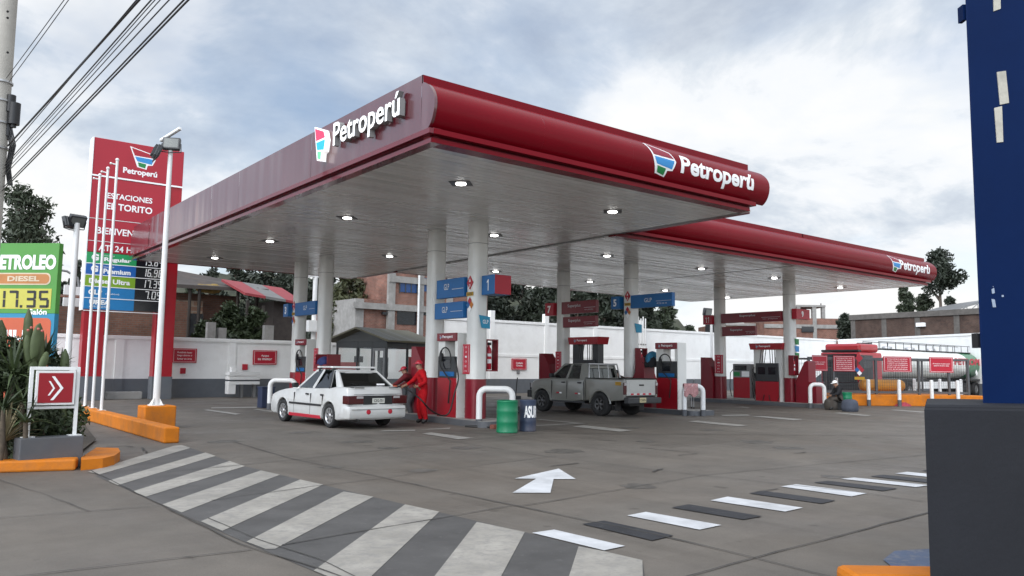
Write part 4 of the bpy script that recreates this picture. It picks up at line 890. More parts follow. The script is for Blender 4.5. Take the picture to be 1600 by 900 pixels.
CARG = mat('grey_green_car_paint', (.20, .20, .18), .32, vary=.06, scale=1.2, coat=.5, dirt=(.17, .155, .12), damt=.55)
CARS = mat('silver_tailgate_paint', (.40, .40, .38), .35, vary=.06, coat=.3, dirt=(.3, .27, .22), damt=.4)
TAIL = mat('tail_light_red', (.055, .004, .006), .15, vary=.05, spec=.7); TAILW = mat('tail_light_clear', (.35, .33, .33), .15, vary=.05); SEATM = mat('seat_fabric', (.045, .045, .05), .9, vary=.2); INT = mat('car_interior', (.02, .02, .022), .8)
PLATE = mat('number_plate', (.55, .55, .5), .5)

def sedan(loc, rz, sc):
    t = thing('sedan', 'white old sedan with roof bars and red sills refuelling at the near island', 'car', loc, rz); S = Matrix.Diagonal((sc, sc, sc, 1))
    def MBs():
        m = MB(); m.M = S.copy(); return m
    W = .82; A = [(0, .29, .345), (2.52, .29, .345)]
    out = [(-.90, .24), (-.95, .34), (-.955, .50), (-.93, .555), (-.925, .70), (-.90, .82), (-.87, .93), (-.80, .985), (-.6, .998), (-.38, 1.0), (.1, .965), (.6, .945), (1.1, .93), (1.6, .918), (1.84, .915), (2.05, .905), (2.5, .865), (2.9, .80), (3.18, .735), (3.30, .68), (3.36, .58), (3.38, .46), (3.37, .33), (3.30, .23), (3.1, .2), (2.875, .2)]
    out += arcpts(2.52, .29, .345, -10, 190, 14)[0:] + [(2.16, .19), (1.3, .18), (.37, .19)] + arcpts(0, .29, .345, -10, 190, 14) + [(-.36, .2), (-.6, .22)]
    mb = MBs(); loft_body(mb, out, W, SL, A, .12, .10); body = mb.build('body', CARW, t, auto=32)
    mb = MBs(); mb.box(-.36, .36, -W+.12, W-.12, .2, .62); mb.box(2.16, 2.88, -W+.12, W-.12, .2, .60); mb.build('wheel_well', BLACK, t)
    # greenhouse
    B = {}
    for s in (-1, 1):
        B[s] = dict(RB=(-.44, s*.72, .995), FB=(1.84, s*.72, .913), RR=(.08, s*.56, 1.365), FR=(1.12, s*.565, 1.375), BB=(.90, s*.775, .93), BR=(.70, s*.58, 1.40), CB=(.04, s*.775, .955), CR=(.24, s*.575, 1.39), QB=(-.28, s*.75, .968), QR=(.13, s*.565, 1.37))
    mb = MBs()
    rows = []
    for x, z, hw in ((.02, 1.345, .56), (.10, 1.378, .58), (.38, 1.402, .585), (.75, 1.408, .575), (1.0, 1.395, .57), (1.14, 1.368, .555)):
        rows.append([(x, f*hw, z-.055*abs(f)**3) for f in (-1, -.9, -.6, -.2, .2, .6, .9, 1)]+[(x, f*hw*.97, z-.07) for f in (.9, .3, -.3, -.9)])
    mb.rings(rows, 0, True, True); rf = mb.build('roof', CARW, t, auto=40)
    mb = MBs()
    for s in (-1, 1):
        b = B[s]; n = (0, s, .4)
        for p, q, w0, w1 in ((b['FB'], b['FR'], .035, .03), (b['BB'], b['BR'], .06, .045), (b['CB'], b['CR'], .03, .025), (b['QB'], b['QR'], .03, .04), (b['RB'], b['RR'], .035, .035)): flatbar(mb, p, q, w0, w1, n)
        a = [Vector(b[k]) for k in ('RB', 'QB', 'QR', 'RR')]; mb.add(a, [(0, 1, 2, 3)])
        flatbar(mb, b['RB'], b['FB'], .02, .02, n); flatbar(mb, b['RR'], b['FR'], .03, .03, n)
    flatbar(mb, B[-1]['RR'], B[1]['RR'], .05, .05, (-.6, 0, 1)); flatbar(mb, B[-1]['FR'], B[1]['FR'], .04, .04, (.6, 0, 1))
    mb.build('pillar_frame', CARW, t)
    mp = lambda *k: [S @ Vector(q) for q in k]
    for s in (-1, 1):
        b = B[s]; e = Vector((0, s*.004, 0)); off = lambda *ks: [S @ (Vector(b[k])+e*-3) for k in ks]
        pane(t, 'side_window', off('FB', 'BB', 'BR', 'FR'), GLASS); pane(t, 'side_window', off('BB', 'CB', 'CR', 'BR'), DGLASS); pane(t, 'quarter_window', off('CB', 'QB', 'QR', 'CR'), DGLASS)
    for s in (-1, 1):
        b = B[s]; mb = MBs(); e = Vector((0, s*.006, .002)); flatbar(mb, Vector(b['CB'])+e, Vector(b['CR'])+e, .03, .022, (0, s, .4), .01); mb.build('door_pillar', BLACK, t)
    pane(t, 'rear_window', mp((-.43, -.68, .99), (-.43, .68, .99), (.07, .52, 1.36), (.07, -.52, 1.36)), DGLASS); pane(t, 'windscreen', mp((1.86, .68, .915), (1.86, -.68, .915), (1.11, -.52, 1.375), (1.11, .52, 1.375)), GLASS)
    mb = MBs(); mb.box(-.40, 1.8, -.70, .70, .80, .925); mb.box(1.45, 1.8, -.66, .66, .92, .99); mb.build('interior_deck', INT, t)
    for y in (-.36, .36):
        mb = MBs(); mb.box(.78, .92, y-.24, y+.24, .9, 1.16, 0, .04); mb.box(.80, .88, y-.12, y+.12, 1.17, 1.32, 0, .03); mb.build('front_seat', SEATM, t)
    mb = MBs(); mb.box(-.05, .08, -.62, .62, .9, 1.12, 0, .04); mb.build('rear_seat', SEATM, t)
    mb = MBs(); mb.box(-.26, -.16, .28, .56, .995, 1.13, 0, .04); mb.build('red_reflection_block', mat('dull_red_reflection', (.09, .008, .012), .9), t)  # added dark red block, its colour stands in for a reddish reflection
    # trim
    for s in (-1, 1):
        mb = MBs(); mb.box(.38, 2.12, s*W-.006, s*W+.014, .50, .55, 0, .006); mb.build('side_moulding', BLACK, t)
        mb = MBs(); mb.box(.40, 2.12, s*W-.03, s*W+.004, .195, .275, 0, .004); mb.build('red_sill', SRED, t)
        mb = MBs()
        for x, z0, z1 in ((1.86, .28, .91), (.96, .28, .93), (.34, .52, .95)): mb.box(x-.005, x+.005, s*(W-.02)-.012, s*(W-.02)+.0225, z0, min(z1, .80))
        mb.build('door_gap', BLACK, t)
        for x in (1.08, .30):
            mb = MBs(); mb.box(x, x+.14, s*(W-.02), s*(W-.02)+.03, .76, .80, 0, .008); mb.build('door_handle', BLACK, t)
        mb = MBs(); mb.box(1.62, 1.74, s*.80, s*.96, .93, 1.05, 0, .03); mb.build('wing_mirror', BLACK, t)
        for x in (0, 2.52):
            mb = MBs(); mb.rings([[(x+q*math.cos(R_(180*i/16)), s*(W-.02)+o, .29+q*math.sin(R_(180*i/16))) for i in range(17)] for q, o in ((.345, -.02), (.35, .018*s), (.375, .018*s), (.385, -.02))], 0, True, False, False); mb.build('arch_lip', CARW, t)
            wheel(t, x*sc, s*(W-.10)*sc, .29*sc, .18*sc, s, 8, .68)
        mb = MBs(); mb.box(3.22, 3.335, s*.42 if s > 0 else -.74, s*.74 if s > 0 else -.42, .56, .70, 0, .02); mb.build('headlight', TAILW, t)
        mb = MBs(); mb.box(-.945, -.66, min(s*.40, s*(W+.003)), max(s*.40, s*(W+.003)), .60, .80, 0, .02); o = mb.build('tail_light', TAIL, t)
        mb = MBs(); mb.box(-.952, -.943, min(s*.42, s*.60), max(s*.42, s*.60), .735, .79, 0, .003); mb.build('reversing_light', TAILW, o)
    mb = MBs(); mb.box(-.938, -.86, -.398, .398, .59, .80, 0, .008); mb.build('rear_panel', BLACK, t)
    mb = MBs(); mb.box(-.95, -.937, -.17, .17, .62, .74); o = mb.build('number_plate', PLATE, t); mb = MBs(); mb.M = S @ frame((-.951, .17, .62), (0, -1, 0), (0, 0, 1)); text(mb, 'C3G-751', .04, .30, .03, .095, .002, bold=.02); mb.build('plate_text', BLACK, o)
    mb = MBs(); rs = []
    for f, ix in ((-1.0, .26), (-.985, .14), (-.93, .06), (-.6, .012), (0, 0), (.6, .012), (.93, .06), (.985, .14), (1.0, .26)):
        x = -1.01+ix; rs.append([(x+.03, f*(W+.012), .27), (x, f*(W+.012), .33), (x, f*(W+.012), .48), (x+.03, f*(W+.012), .55), (x+.14, f*(W+.012), .565), (x+.2, f*(W+.012), .30)])
    mb.rings(rs); bp = mb.build('rear_bumper', CARW, t, auto=40)
    for y in (-.30, .30): mb = MBs(); mb.M = S @ frame((-1.005, y, .42), (0, -1, 0), (0, 0, 1)); mb.lathe([(.06, -.03), (.06, .003), (.045, .006), (.01, .006)], 14); mb.build('red_reflector', SRED, bp)
    mb = MBs(); mb.box(-.90, -.40, -.655, -.645, .985, 1.004); mb.box(-.90, -.40, .645, .655, .985, 1.004); mb.box(-.915, -.895, -.65, .65, .826, .834); mb.build('boot_gap', BLACK, t)
    mb = MBs(); mb.box(-1.016, -.99, -W+.06, W-.06, .475, .487); mb.build('bumper_crease', MGREY, t)
    mb = MBs(); mb.tube([(-.40, -.1, 1.01), (-.38, .25, 1.03), (-.34, .42, 1.07)], .012, 6); mb.build('rear_wiper', BLACK, t)
    mb = MBs(); mb.box(-.40, -.35, -.50, -.30, 1.03, 1.07); mb.build('dealer_sticker', LETW, t)
    mb = MBs(); mb.cyl((-1.0, .55, .22), (-.6, .55, .22), .03, n=10); mb.build('exhaust_pipe', BLACK, t)
    for x in (.28, .98):
        mb = MBs(); mb.box(x-.055, x+.055, -.62, .62, 1.44, 1.485, 0, .015)
        for s in (-1, 1): mb.box(x-.03, x+.03, s*.55-.04, s*.55+.04, 1.35, 1.445, 1, .01)
        mb.build('roof_bar', [WHITE, BLACK], t)
    mb = MBs(); mb.box(-.86, -.84, -.6, -.35, .975, .992); mb.box(-.86, -.84, .35, .6, .975, .992); mb.build('badge', BLACK, t)
    return t
rl, rr = G(512, 668.6), G(598, 665.5)
hd = Vector((-.055, 1, 0)).normalized(); rg = Vector((hd.y, -hd.x, 0)); SCL = 1.07
ax = rl+rg*(.82*SCL)
SED = sedan((ax.x, ax.y, 0), math.atan2(hd.y, hd.x), SCL)

def pickup(loc, rz):
    t = thing('pickup_truck', 'grey green double cab pickup with a silver tailgate', 'pickup', loc, rz); W = .86; r = .40
    A = [(0, .39, .46), (2.95, .39, .46)]
    # cab + bonnet shell
    out = [(.72, .50), (.70, 1.24), (1.2, 1.25), (1.9, 1.255), (2.45, 1.25), (2.62, 1.235), (3.1, 1.20), (3.45, 1.15), (3.62, 1.08), (3.68, .95), (3.70, .62), (3.62, .45), (3.42, .42)]+arcpts(2.95, .39, .46, 5, 175, 14)+[(2.48, .42), (1.6, .40)]
    mb = MB(); loft_body(mb, out, W, SL, A, .12, .06); mb.build('cab_body', CARG, t, auto=32)
    # bed
    bed = [(.695, .52), (.695, 1.265), (-1.06, 1.265), (-1.10, 1.2), (-1.10, .70), (-1.05, .58), (-.47, .52)]+arcpts(0, .39, .46, 165, 15, 14)+[(.48, .50)]
    for s in (-1, 1):
        mb = MB(); sl = [(f, i) for f, i in ((-.03, .0), (-.01, 0), (.02, .02), (.03, .05))]
        n = len(bed); rs = []
        for f, ins in ((-.05, .0), (.03, 0.), (.045, .012), (.055, .04)):
            row = []
            for (x, z) in bed:
                ia = abs(math.hypot(x, z-.39)-.46) < .015; cx, cz = -.2, .9; k = 0 if ia else ins
                row.append((x-math.copysign(k, x-cx), s*(W-.05+f), z-math.copysign(k, z-cz)))
            rs.append(row)
        mb.rings(rs); mb.build('bed_side', CARG, t, auto=35)
        mb = MB(); mb.box(-1.08, .69, s*W-.05, s*W+.012, 1.264, 1.295, 0, .01); mb.build('bed_rail', BLACK, t)
    mb = MB(); mb.box(-1.0, .68, -W+.1, W-.1, .62, .70); mb.box(.62, .69, -W+.1, W-.1, .70, 1.25); mb.build('bed_floor', DGREY, t)
    mb = MB(); mb.box(-1.115, -1.05, -W+.13, W-.13, .72, 1.25, 0, .015); mb.box(-1.122, -1.113, -W+.26, W-.26, .86, 1.16, 0, .003); tg = mb.build('tailgate', CARS, t)
    mb = MB(); mb.box(-1.127, -1.12, -W+.3, W-.25, .745, .80); mb.build('reflective_strip', mat('strip_red_white', (.5, .5, .48), .5, vary=.05), tg)
    for k in range(4): mb = MB(); mb.box(-1.129, -1.12, -.5+.3*k, -.36+.3*k, .745, .80); mb.build('red_reflector', SRED, tg)
    mb = MB(); mb.box(-1.135, -1.115, -.12, .12, 1.05, 1.10, 0, .006); mb.build('tailgate_handle', BLACK, tg)
    for s in (-1, 1):
        mb = MB(); mb.box(-1.118, -1.04, min(s*(W-.125), s*(W+.002)), max(s*(W-.125), s*(W+.002)), .76, 1.16, 0, .012); o = mb.build('tail_light', TAIL, t)
        mb = MB(); mb.box(-1.122, -1.116, min(s*(W-.12), s*(W-.005)), max(s*(W-.12), s*(W-.005)), 1.06, 1.15); mb.build('indicator', TAILW, o)
    mb = MB(); mb.box(-1.30, -1.08, -W+.02, W-.02, .46, .66, 0, .03); bp = mb.build('rear_bumper', DGREY, t)
    mb = MB(); mb.box(-1.312, -1.30, -.02, .30, .50, .66); o = mb.build('number_plate', mat('plate_yellow', (.50, .44, .26), .5), t); mb = MB(); mb.M = frame((-1.313, .30, .5), (0, -1, 0), (0, 0, 1)); text(mb, 'C3I-876', .03, .29, .04, .12, .002, bold=.02); mb.build('plate_text', BLACK, o)
    # greenhouse
    B = {}
    for s in (-1, 1): B[s] = dict(RB=(.72, s*.80, 1.25), FB=(2.58, s*.79, 1.235), RR=(.80, s*.68, 1.74), FR=(1.95, s*.66, 1.74), BB=(1.66, s*.83, 1.25), BR=(1.5, s*.70, 1.765), CB=(.96, s*.83, 1.25), CR=(1.0, s*.695, 1.75))
    mb = MB(); rows = []
    for x, z, hw in ((.74, 1.70, .67), (.82, 1.755, .70), (1.2, 1.785, .715), (1.6, 1.79, .715), (1.9, 1.765, .70), (2.03, 1.72, .67)):
        rows.append([(x, f*hw, z-.06*abs(f)**3) for f in (-1, -.9, -.6, -.2, .2, .6, .9, 1)]+[(x, f*hw*.97, z-.08) for f in (.9, .3, -.3, -.9)])
    mb.rings(rows); mb.build('roof', CARG, t, auto=40)
    mb = MB()
    for s in (-1, 1):
        b = B[s]; n = (0, s, .3)
        for p, q, w0, w1 in ((b['FB'], b['FR'], .045, .035), (b['BB'], b['BR'], .05, .04), (b['CB'], b['CR'], .05, .05), (b['RB'], b['RR'], .07, .07)): flatbar(mb, p, q, w0, w1, n, .04)
        flatbar(mb, b['RB'], b['FB'], .03, .03, n, .04); flatbar(mb, b['RR'], b['FR'], .04, .04, n, .04); mb.add([b['RB'], b['CB'], b['CR'], b['RR']], [(0, 1, 2, 3)])
    flatbar(mb, B[-1]['RR'], B[1]['RR'], .05, .05, (-1, 0, .4), .04); flatbar(mb, B[-1]['RB'], B[1]['RB'], .04, .04, (-1, 0, .4), .04); flatbar(mb, B[-1]['FR'], B[1]['FR'], .04, .04, (.6, 0, 1), .04)
    mb.build('pillar_frame', CARG, t)
    for s in (-1, 1):
        b = B[s]; off = lambda *ks: [Vector(b[k])-Vector((0, s*.02, 0)) for k in ks]
        pane(t, 'side_window', off('FB', 'BB', 'BR', 'FR'), GLASS); pane(t, 'side_window', off('BB', 'CB', 'CR', 'BR'), GLASS)
    pane(t, 'rear_window', [(.74, -.76, 1.26), (.74, .76, 1.26), (.815, .65, 1.72), (.815, -.65, 1.72)], GLASS); pane(t, 'windscreen', [(2.57, .72, 1.24), (2.57, -.72, 1.24), (1.95, -.63, 1.72), (1.95, .63, 1.72)], GLASS)
    mb = MB()
    for y in (-.24, .24): mb.cyl((.60, y, 1.25), (.66, y, 1.74), .014, n=6)
    mb.tube([(.58, -.80, 1.29), (.66, -.72, 1.77), (.66, .72, 1.77), (.58, .80, 1.29)], .028, 8); mb.build('bed_hoop', STEEL, t)
    mb = MB(); mb.box(.76, 2.5, -.74, .74, 1.12, 1.24); mb.build('interior_deck', INT, t)
    for y in (-.38, .38):
        mb = MB(); mb.box(1.5, 1.64, y-.25, y+.25, 1.2, 1.46, 0, .04); mb.box(1.53, 1.61, y-.12, y+.12, 1.47, 1.62, 0, .03); mb.build('front_seat', SEATM, t)
    mb = MB(); mb.box(.86, .98, -.62, .62, 1.2, 1.42, 0, .04); mb.build('rear_seat', SEATM, t)
    for s in (-1, 1):
        mb = MB()
        for x in (2.44, 1.64, .80): mb.box(x-.006, x+.006, s*(W-.02), s*(W-.02)+.0225, .52, 1.16)
        mb.build('door_gap', BLACK, t)
        for x in (1.74, .92): mb = MB(); mb.box(x, x+.17, s*(W-.02), s*(W-.02)+.035, 1.08, 1.13, 0, .01); mb.build('door_handle', BLACK, t)
        mb = MB(); mb.box(2.30, 2.42, s*.84, s*1.02, 1.26, 1.42, 0, .03); mb.build('wing_mirror', BLACK, t)
        mb = MB(); mb.box(.75, 2.42, s*W-.05, s*W+.01, .395, .46, 0, .01); mb.build('sill', DGREY, t)
        mb = MB(); mb.box(-.98, -.72, s*W-.004, s*W+.009, 1.06, 1.18); mb.build('yellow_sticker', mat('sticker_yellow', (.36, .20, .02), .6), t)
        for x in (1.9, .95): mb = MB(); mb.box(x, x+.10, s*W-.004, s*W+.009, .70, .75); mb.box(x+.13, x+.26, s*W-.004, s*W+.009, .70, .75, 1); mb.build('side_reflector', [LETW, SRED], t)
        for x in (0, 2.95):
            mb = MB(); mb.rings([[(x+q*math.cos(R_(5+170*i/16)), s*(W-.01)+o*s, .39+q*math.sin(R_(5+170*i/16))) for i in range(17)] for q, o in ((.455, -.04), (.46, .03), (.50, .03), (.515, -.01))], 0, True, False, False); mb.build('arch_flare', CARG, t)
            wheel(t, x, s*(W-.09), r, .27, s, 6, .56, mat('dark_steel_rim', (.10, .10, .10), .4, metal=.5, vary=.2))
        mb = MB(); mb.box(3.52, 3.67, min(s*.45, s*.80), max(s*.45, s*.80), .86, 1.04, 0, .02); mb.build('headlight', TAILW, t)
    mb = MB(); mb.box(-.46, .46, -W+.15, W-.15, .45, .82); mb.box(2.5, 3.4, -W+.15, W-.15, .42, .82); mb.box(-.9, 3.3, -.35, .35, .36, .50); mb.build('chassis', BLACK, t)
    mb = MB(); mb.box(3.60, 3.80, -W, W, .50, .78, 0, .04); mb.tube([(3.85, -.6, .6), (3.9, -.6, 1.0), (3.9, .6, 1.0), (3.85, .6, .6)], .035, 8); mb.build('front_bull_bar', BLACK, t)
    for s in (-1, 1): mb = MB(); mb.box(-.62, -.60, s*.60-.12, s*.60+.14, .2, .6); mb.build('mud_flap', BLACK, t)
    return t
rl = G(937, 650); hd = Vector((-.03, 1, 0)).normalized(); rg = Vector((hd.y, -hd.x, 0)); ax = rl+rg*.86
PICK = pickup((ax.x, ax.y, 0), math.atan2(hd.y, hd.x))

# ---- tanker behind the gas cage
def tanker():
    a = P(1350, 600, Y=24.6); t = thing('tanker_truck', 'white and green fuel tanker truck with red cab parked behind the cage', 'truck', (44.0, 24.6, 0), 0)
    TG = mat('tanker_green', (.02, .15, .06), .35, coat=.3); TW = mat('tanker_white', (.74, .74, .70), .35, coat=.3, dirt=(.4, .37, .32), damt=.4)
    mb = MB(); x0, x1 = 3.2, 18.2
    def ring(x, k=1.0): return [(x, 1.25*k*math.cos(2*math.pi*i/36), 2.1+.92*k*math.sin(2*math.pi*i/36)) for i in range(36)]
    mb.rings([ring(x0, .82), ring(x0+.15, .96), ring(x0+.3), ring(13.6)], 0, True); mb.build('tank_front', TW, t, auto=40)
    mb = MB(); mb.rings([ring(13.6), ring(14.4, 1.004)], 0); mb.rings([ring(14.4, 1.004), ring(x1-.4, 1.004), ring(x1-.1, .96), ring(x1, .75)], 1); mb.build('tank_rear', [TW, TG], t, auto=40)
    mb = MB(); mb.M = frame((13.7, -1.262, 2.12), *NY); text(mb, 'PETROPERU', -1.6, 4.0, 0, .46, 0, bold=.05); mb.build('tank_lettering', SRED, t)
    mb = MB(); mb.M = frame((15.4, -1.27, 1.5), *NY); text(mb, '5', 1.1, 1.5, 0, .4, .0, bold=.03)
    for k in range(4): mb.prism([(.1+.8*k, -.12), (.28+.8*k, .1), (.1+.8*k, .32), (-.08+.8*k, .1)], -.02, 0)
    mb.build('tank_marks', LETW, t)
    mb = MB()
    for y in (-.5, .5):
        mb.cyl((x0+.3, y, 3.45), (x1-.5, y, 3.45), .022, n=6)
        k = 0
        while x0+.3+1.05*k < x1-.4: mb.cyl((x0+.3+1.05*k, y, 2.95), (x0+.3+1.05*k, y, 3.45), .018, n=6); k += 1
    mb.build('catwalk_rail', DGREY, t)
    mb = MB(); mb.box(x0, x1-.3, -.55, .55, 2.99, 3.03); mb.build('catwalk', DGREY, t)
    for x in (5.5, 8.5, 11.5): mb = MB(); mb.M = Matrix.Translation((x, 0, 3.03)); mb.lathe([(.3, 0), (.3, .12), (.26, .16), (.01, .17)], 16); mb.build('hatch', STEEL, t)
    mb = MB(); mb.box(1.5, x1-.2, -.5, .5, .9, 1.16); mb.box(x1-4.6, x1-.1, -1.25, 1.25, 1.08, 1.18); mb.build('chassis', BLACK, t)
    mb = MB(); mb.box(-.2, 2.5, -1.2, 1.2, .95, 2.72, 0, .10); mb.build('cab', mat('cab_red', (.42, .012, .02), .3, coat=.4), t)
    mb = MB(); mb.box(.1, 2.3, -1.1, 1.1, 2.74, 3.22, 0, .14); mb.box(-.2, .2, -1.15, 1.15, 2.73, 2.86, 1, .03); mb.build('roof_deflector', [MATS['cab_red'], BLACK], t)
    mb = MB(); mb.box(-.215, -.19, -1.05, 1.05, 1.85, 2.6); mb.build('windscreen', SCREEN, t)
    mb = MB(); mb.box(-.19, 1.35, -1.212, -1.19, .97, 2.55); mb.build('dark_side_panel', DGREY, t)
    mb = MB(); mb.box(-.215, -.19, -1.08, 1.08, .97, 1.83); mb.build('front_grille', DGREY, t)
    mb = MB(); mb.box(.25, 1.15, -1.222, -1.19, 1.8, 2.5); mb.build('side_window', SCREEN, t)
    mb = MB(); mb.box(-.32, 2.4, -1.22, 1.22, .45, .93, 0, .05); mb.build('front_bumper', DGREY, t)
    mb = MB(); mb.box(2.55, 2.9, -.4, .4, 1.0, 3.35); mb.build('exhaust_stack', DGREY, t)
    for x in (.9, 4.6, 5.9, 14.3, 15.6, 16.9):
        for s in (-1, 1): wheel(t, x, s*1.02, .5, .32, s, 6, .55, MGREY)
    mb = MB(); mb.box(7.0, 12.5, -1.15, -.95, .55, 1.0, 0, .03); mb.build('side_locker', WHITE, t)
    mb = MB(); mb.box(x1-.6, x1-.1, -1.26, 1.26, .55, .7); mb.build('rear_bumper', LETW, t)
    return t
TK = tanker()
# red car nose glimpsed through the cage
p_ = P(1300, 617, Z=0, D=None) if False else P(1300, 600, D=48)
t = thing('parked_car', 'dark red parked car seen through the left end of the cage', 'car', (p_.x, p_.y, 0), R_(160)); mb = MB()
out = [(-1.9, .35), (-1.95, .8), (-1.5, .95), (1.0, .93), (1.9, .78), (2.05, .5), (1.95, .25), (1.65, .25)]+arcpts(1.3, .3, .35, 0, 180, 8)+[(.9, .22), (-.9, .22)]+arcpts(-1.25, .3, .35, 0, 180, 8)
loft_body(mb, out, .82, SL, [(1.3, .3, .35), (-1.25, .3, .35)]); mb.build('body', DRED, t, auto=32)
mb = MB(); mb.rings([[(-1.3, -.7, .93), (1.0, -.7, .93), (1.0, .7, .93), (-1.3, .7, .93)], [(-.9, -.58, 1.42), (.35, -.58, 1.42), (.35, .58, 1.42), (-.9, .58, 1.42)]], 0, False); mb.build('cabin_glass', SCREEN, t)
mb = MB(); mb.box(-.88, .33, -.57, .57, 1.42, 1.46, 0, .015); mb.build('roof', DRED, t)
for x in (1.3, -1.25):
    for s in (-1, 1): wheel(t, x, s*.72, .3, .2, s)
# ================================================================== PEOPLE
SKIN = mat('skin', (.26, .135, .085), .55, vary=.08, scale=9); HAIRM = mat('dark_hair', (.012, .009, .008), .7)
COVER = mat('red_coverall', (.40, .008, .013), .85, vary=.28, scale=7, bump=1.0, bscale=9, spec=.15, dirt=(.24, .008, .012), dscale=5, damt=.6); SHOE = mat('black_shoe', (.012, .012, .012), .5)
BONES = [('pel', 'bel'), ('bel', 'che'), ('che', 'nb'), ('nb', 'nk'), ('nk', 'hd'), ('hd', 'ht'), ('hd', 'nose'), ('nb', 'rs'), ('rs', 're'), ('re', 'rw'), ('rw', 'rh'), ('nb', 'ls'), ('ls', 'le'), ('le', 'lw'), ('lw', 'lh'),
         ('pel', 'rhp'), ('rhp', 'rk'), ('rk', 'ra'), ('ra', 'rt'), ('pel', 'lhp'), ('lhp', 'lk'), ('lk', 'la'), ('la', 'lt')]
RAD = dict(pel=(.185, .135), bel=(.185, .14), che=(.20, .15), nb=(.12, .09), nk=(.062, .062), hd=(.084, .098), ht=(.07, .082), nose=(.014, .014), rs=(.10, .10), re=(.070, .070), rw=(.046, .046), rh=(.032, .044), rhp=(.128, .128), rk=(.095, .095), ra=(.078, .078), rt=(.046, .038))
for k in ('rs', 're', 'rw', 'rh', 'rhp', 'rk', 'ra', 'rt'): RAD['l'+k[1:]] = RAD[k]
def person(label, loc, rz, J, mats, sleeves=True, group=None, cap=None, scale=1.0, hair=True):
    """one continuous skinned body; J joints (x right, y forward, z up)"""
    J = {k: Vector(v)*scale for k, v in J.items()}
    hdv = (J['ht']-J['hd']).normalized(); fwd = J.pop('look', Vector((0, 1, 0))).normalized()
    if 'nose' not in J: J['nose'] = J['hd']+fwd*.098*scale-hdv*.005
    keys = [k for k in J if k in RAD]; idx = {k: i for i, k in enumerate(keys)}
    me = bpy.data.meshes.new('person'); me.from_pydata([tuple(J[k]) for k in keys], [(idx[a], idx[b]) for a, b in BONES if a in idx and b in idx], [])
    o = bpy.data.objects.new('person', me); COL.objects.link(o); o.modifiers.new('skin', 'SKIN')
    for k in keys:
        v = me.skin_vertices[0].data[idx[k]]; v.radius = tuple(r*scale for r in RAD[k]); v.use_root = (k == 'pel')
    ss = o.modifiers.new('sub', 'SUBSURF'); ss.levels = 2; ss.render_levels = 2
    dg = bpy.context.evaluated_depsgraph_get(); dg.update(); e = o.evaluated_get(dg); m2 = bpy.data.meshes.new_from_object(e); bpy.data.objects.remove(o)
    mb = MB(); mb.v = [v.co.copy() for v in m2.vertices]; bl = [(a, b) for a, b in BONES if a in idx and b in idx]
    A_ = np.array([J[a] for a, b in bl]); B_ = np.array([J[b] for a, b in bl])
    def reg(c):
        c = np.array(c); d = B_-A_; t = np.clip(((c-A_)*d).sum(1)/np.maximum((d*d).sum(1), 1e-9), 0, 1); q = np.linalg.norm(c-(A_+d*t[:, None]), axis=1); i = int(q.argmin()); b = bl[i]
        if b[1] in ('ht', 'hd', 'nose'): return 1
        if b[1] == 'nk': return 1 if t[i] > .4 else 0
        if b[1][1:] == 'h' : return 1
        if b[1][1:] == 'w': return (1 if t[i] > .93 else 0) if sleeves else 1
        if b[1][1:] == 't': return 3
        if b[1][1:] == 'a': return 3 if t[i] > .93 else 2
        if b[1][1:] in ('k',) : return 2
        if b[1][1:] == 'hp' or b[0] == 'pel': return 2 if c[2] < J['pel'].z+.07*scale else 0
        return 0
    mb.f = [list(p.vertices) for p in m2.polygons]; mb.m = [reg(p.center) for p in m2.polygons]; mb.sm = [True]*len(mb.f)
    bpy.data.meshes.remove(m2)
    for h, w_ in (('rh', 'rw'), ('lh', 'lw')):           # five bent fingers rooted in each palm
        if h not in J: continue
        d = (J[h]-J[w_]).normalized(); s = d.cross(fwd).normalized() if abs(d.dot(fwd)) < .95 else d.orthogonal().normalized(); cu = d.cross(s).normalized()
        if cu.dot(fwd) > 0 and d.z < -.5: cu = -cu
        for i, ln in enumerate((.066, .078, .082, .07)):
            b = J[h]+s*(.027-.018*i)*scale+d*.02*scale; mb.tube([b-d*.02, b+d*ln*.45*scale, b+(d*.75+cu*.3)*ln*.8*scale, b+(d*.8+cu*.65)*ln*scale], [.0095*scale, .009*scale, .008*scale, .0065*scale], 6, 1)
        b = J[h]+s*.032*scale-d*.03*scale; mb.tube([b-s*.015, b+(s*.5+d*.8)*.03*scale, b+(s*.45+d+cu*.3)*.055*scale], [.012*scale, .010*scale, .008*scale], 6, 1)
    side = fwd.cross(hdv).normalized(); hc = J['hd']+hdv*.03*scale
    for s in (-1, 1):
        mb.sphere(hc+side*s*.031*scale+fwd*.083*scale+hdv*.018*scale, .011*scale, 6, 4); mb.sphere(hc+side*s*.082*scale, .026*scale, 6, 1, (.5, .7, 1.1))
    mc = hc+fwd*.088*scale-hdv*.062*scale; mb.tube([mc-side*.022*scale, mc+fwd*.004, mc+side*.022*scale], .005*scale, 6, 5)
    b = mb.build('person', [mats[0], SKIN, mats[1], SHOE, BLACK, mat('lips', (.2, .07, .06), .5)]); b.matrix_basis = Matrix.Translation(Vector(loc)) @ Matrix.Rotation(rz, 4, 'Z'); tag(b, label, 'person', group)
    hm = MB(); hm.M = frame(hc+hdv*.015*scale-fwd*.012*scale, side, hdv).copy() @ Matrix.Rotation(R_(-90), 4, 'X')
    if hair: hm.rings([[(.094*scale*math.sin(t)*math.cos(a), .108*scale*math.sin(t)*math.sin(a), .112*scale*math.cos(t)) for a in [2*math.pi*i/16 for i in range(16)]] for t in [R_(4+12*k) for k in range(8)]]); hm.build('hair', HAIRM, b)
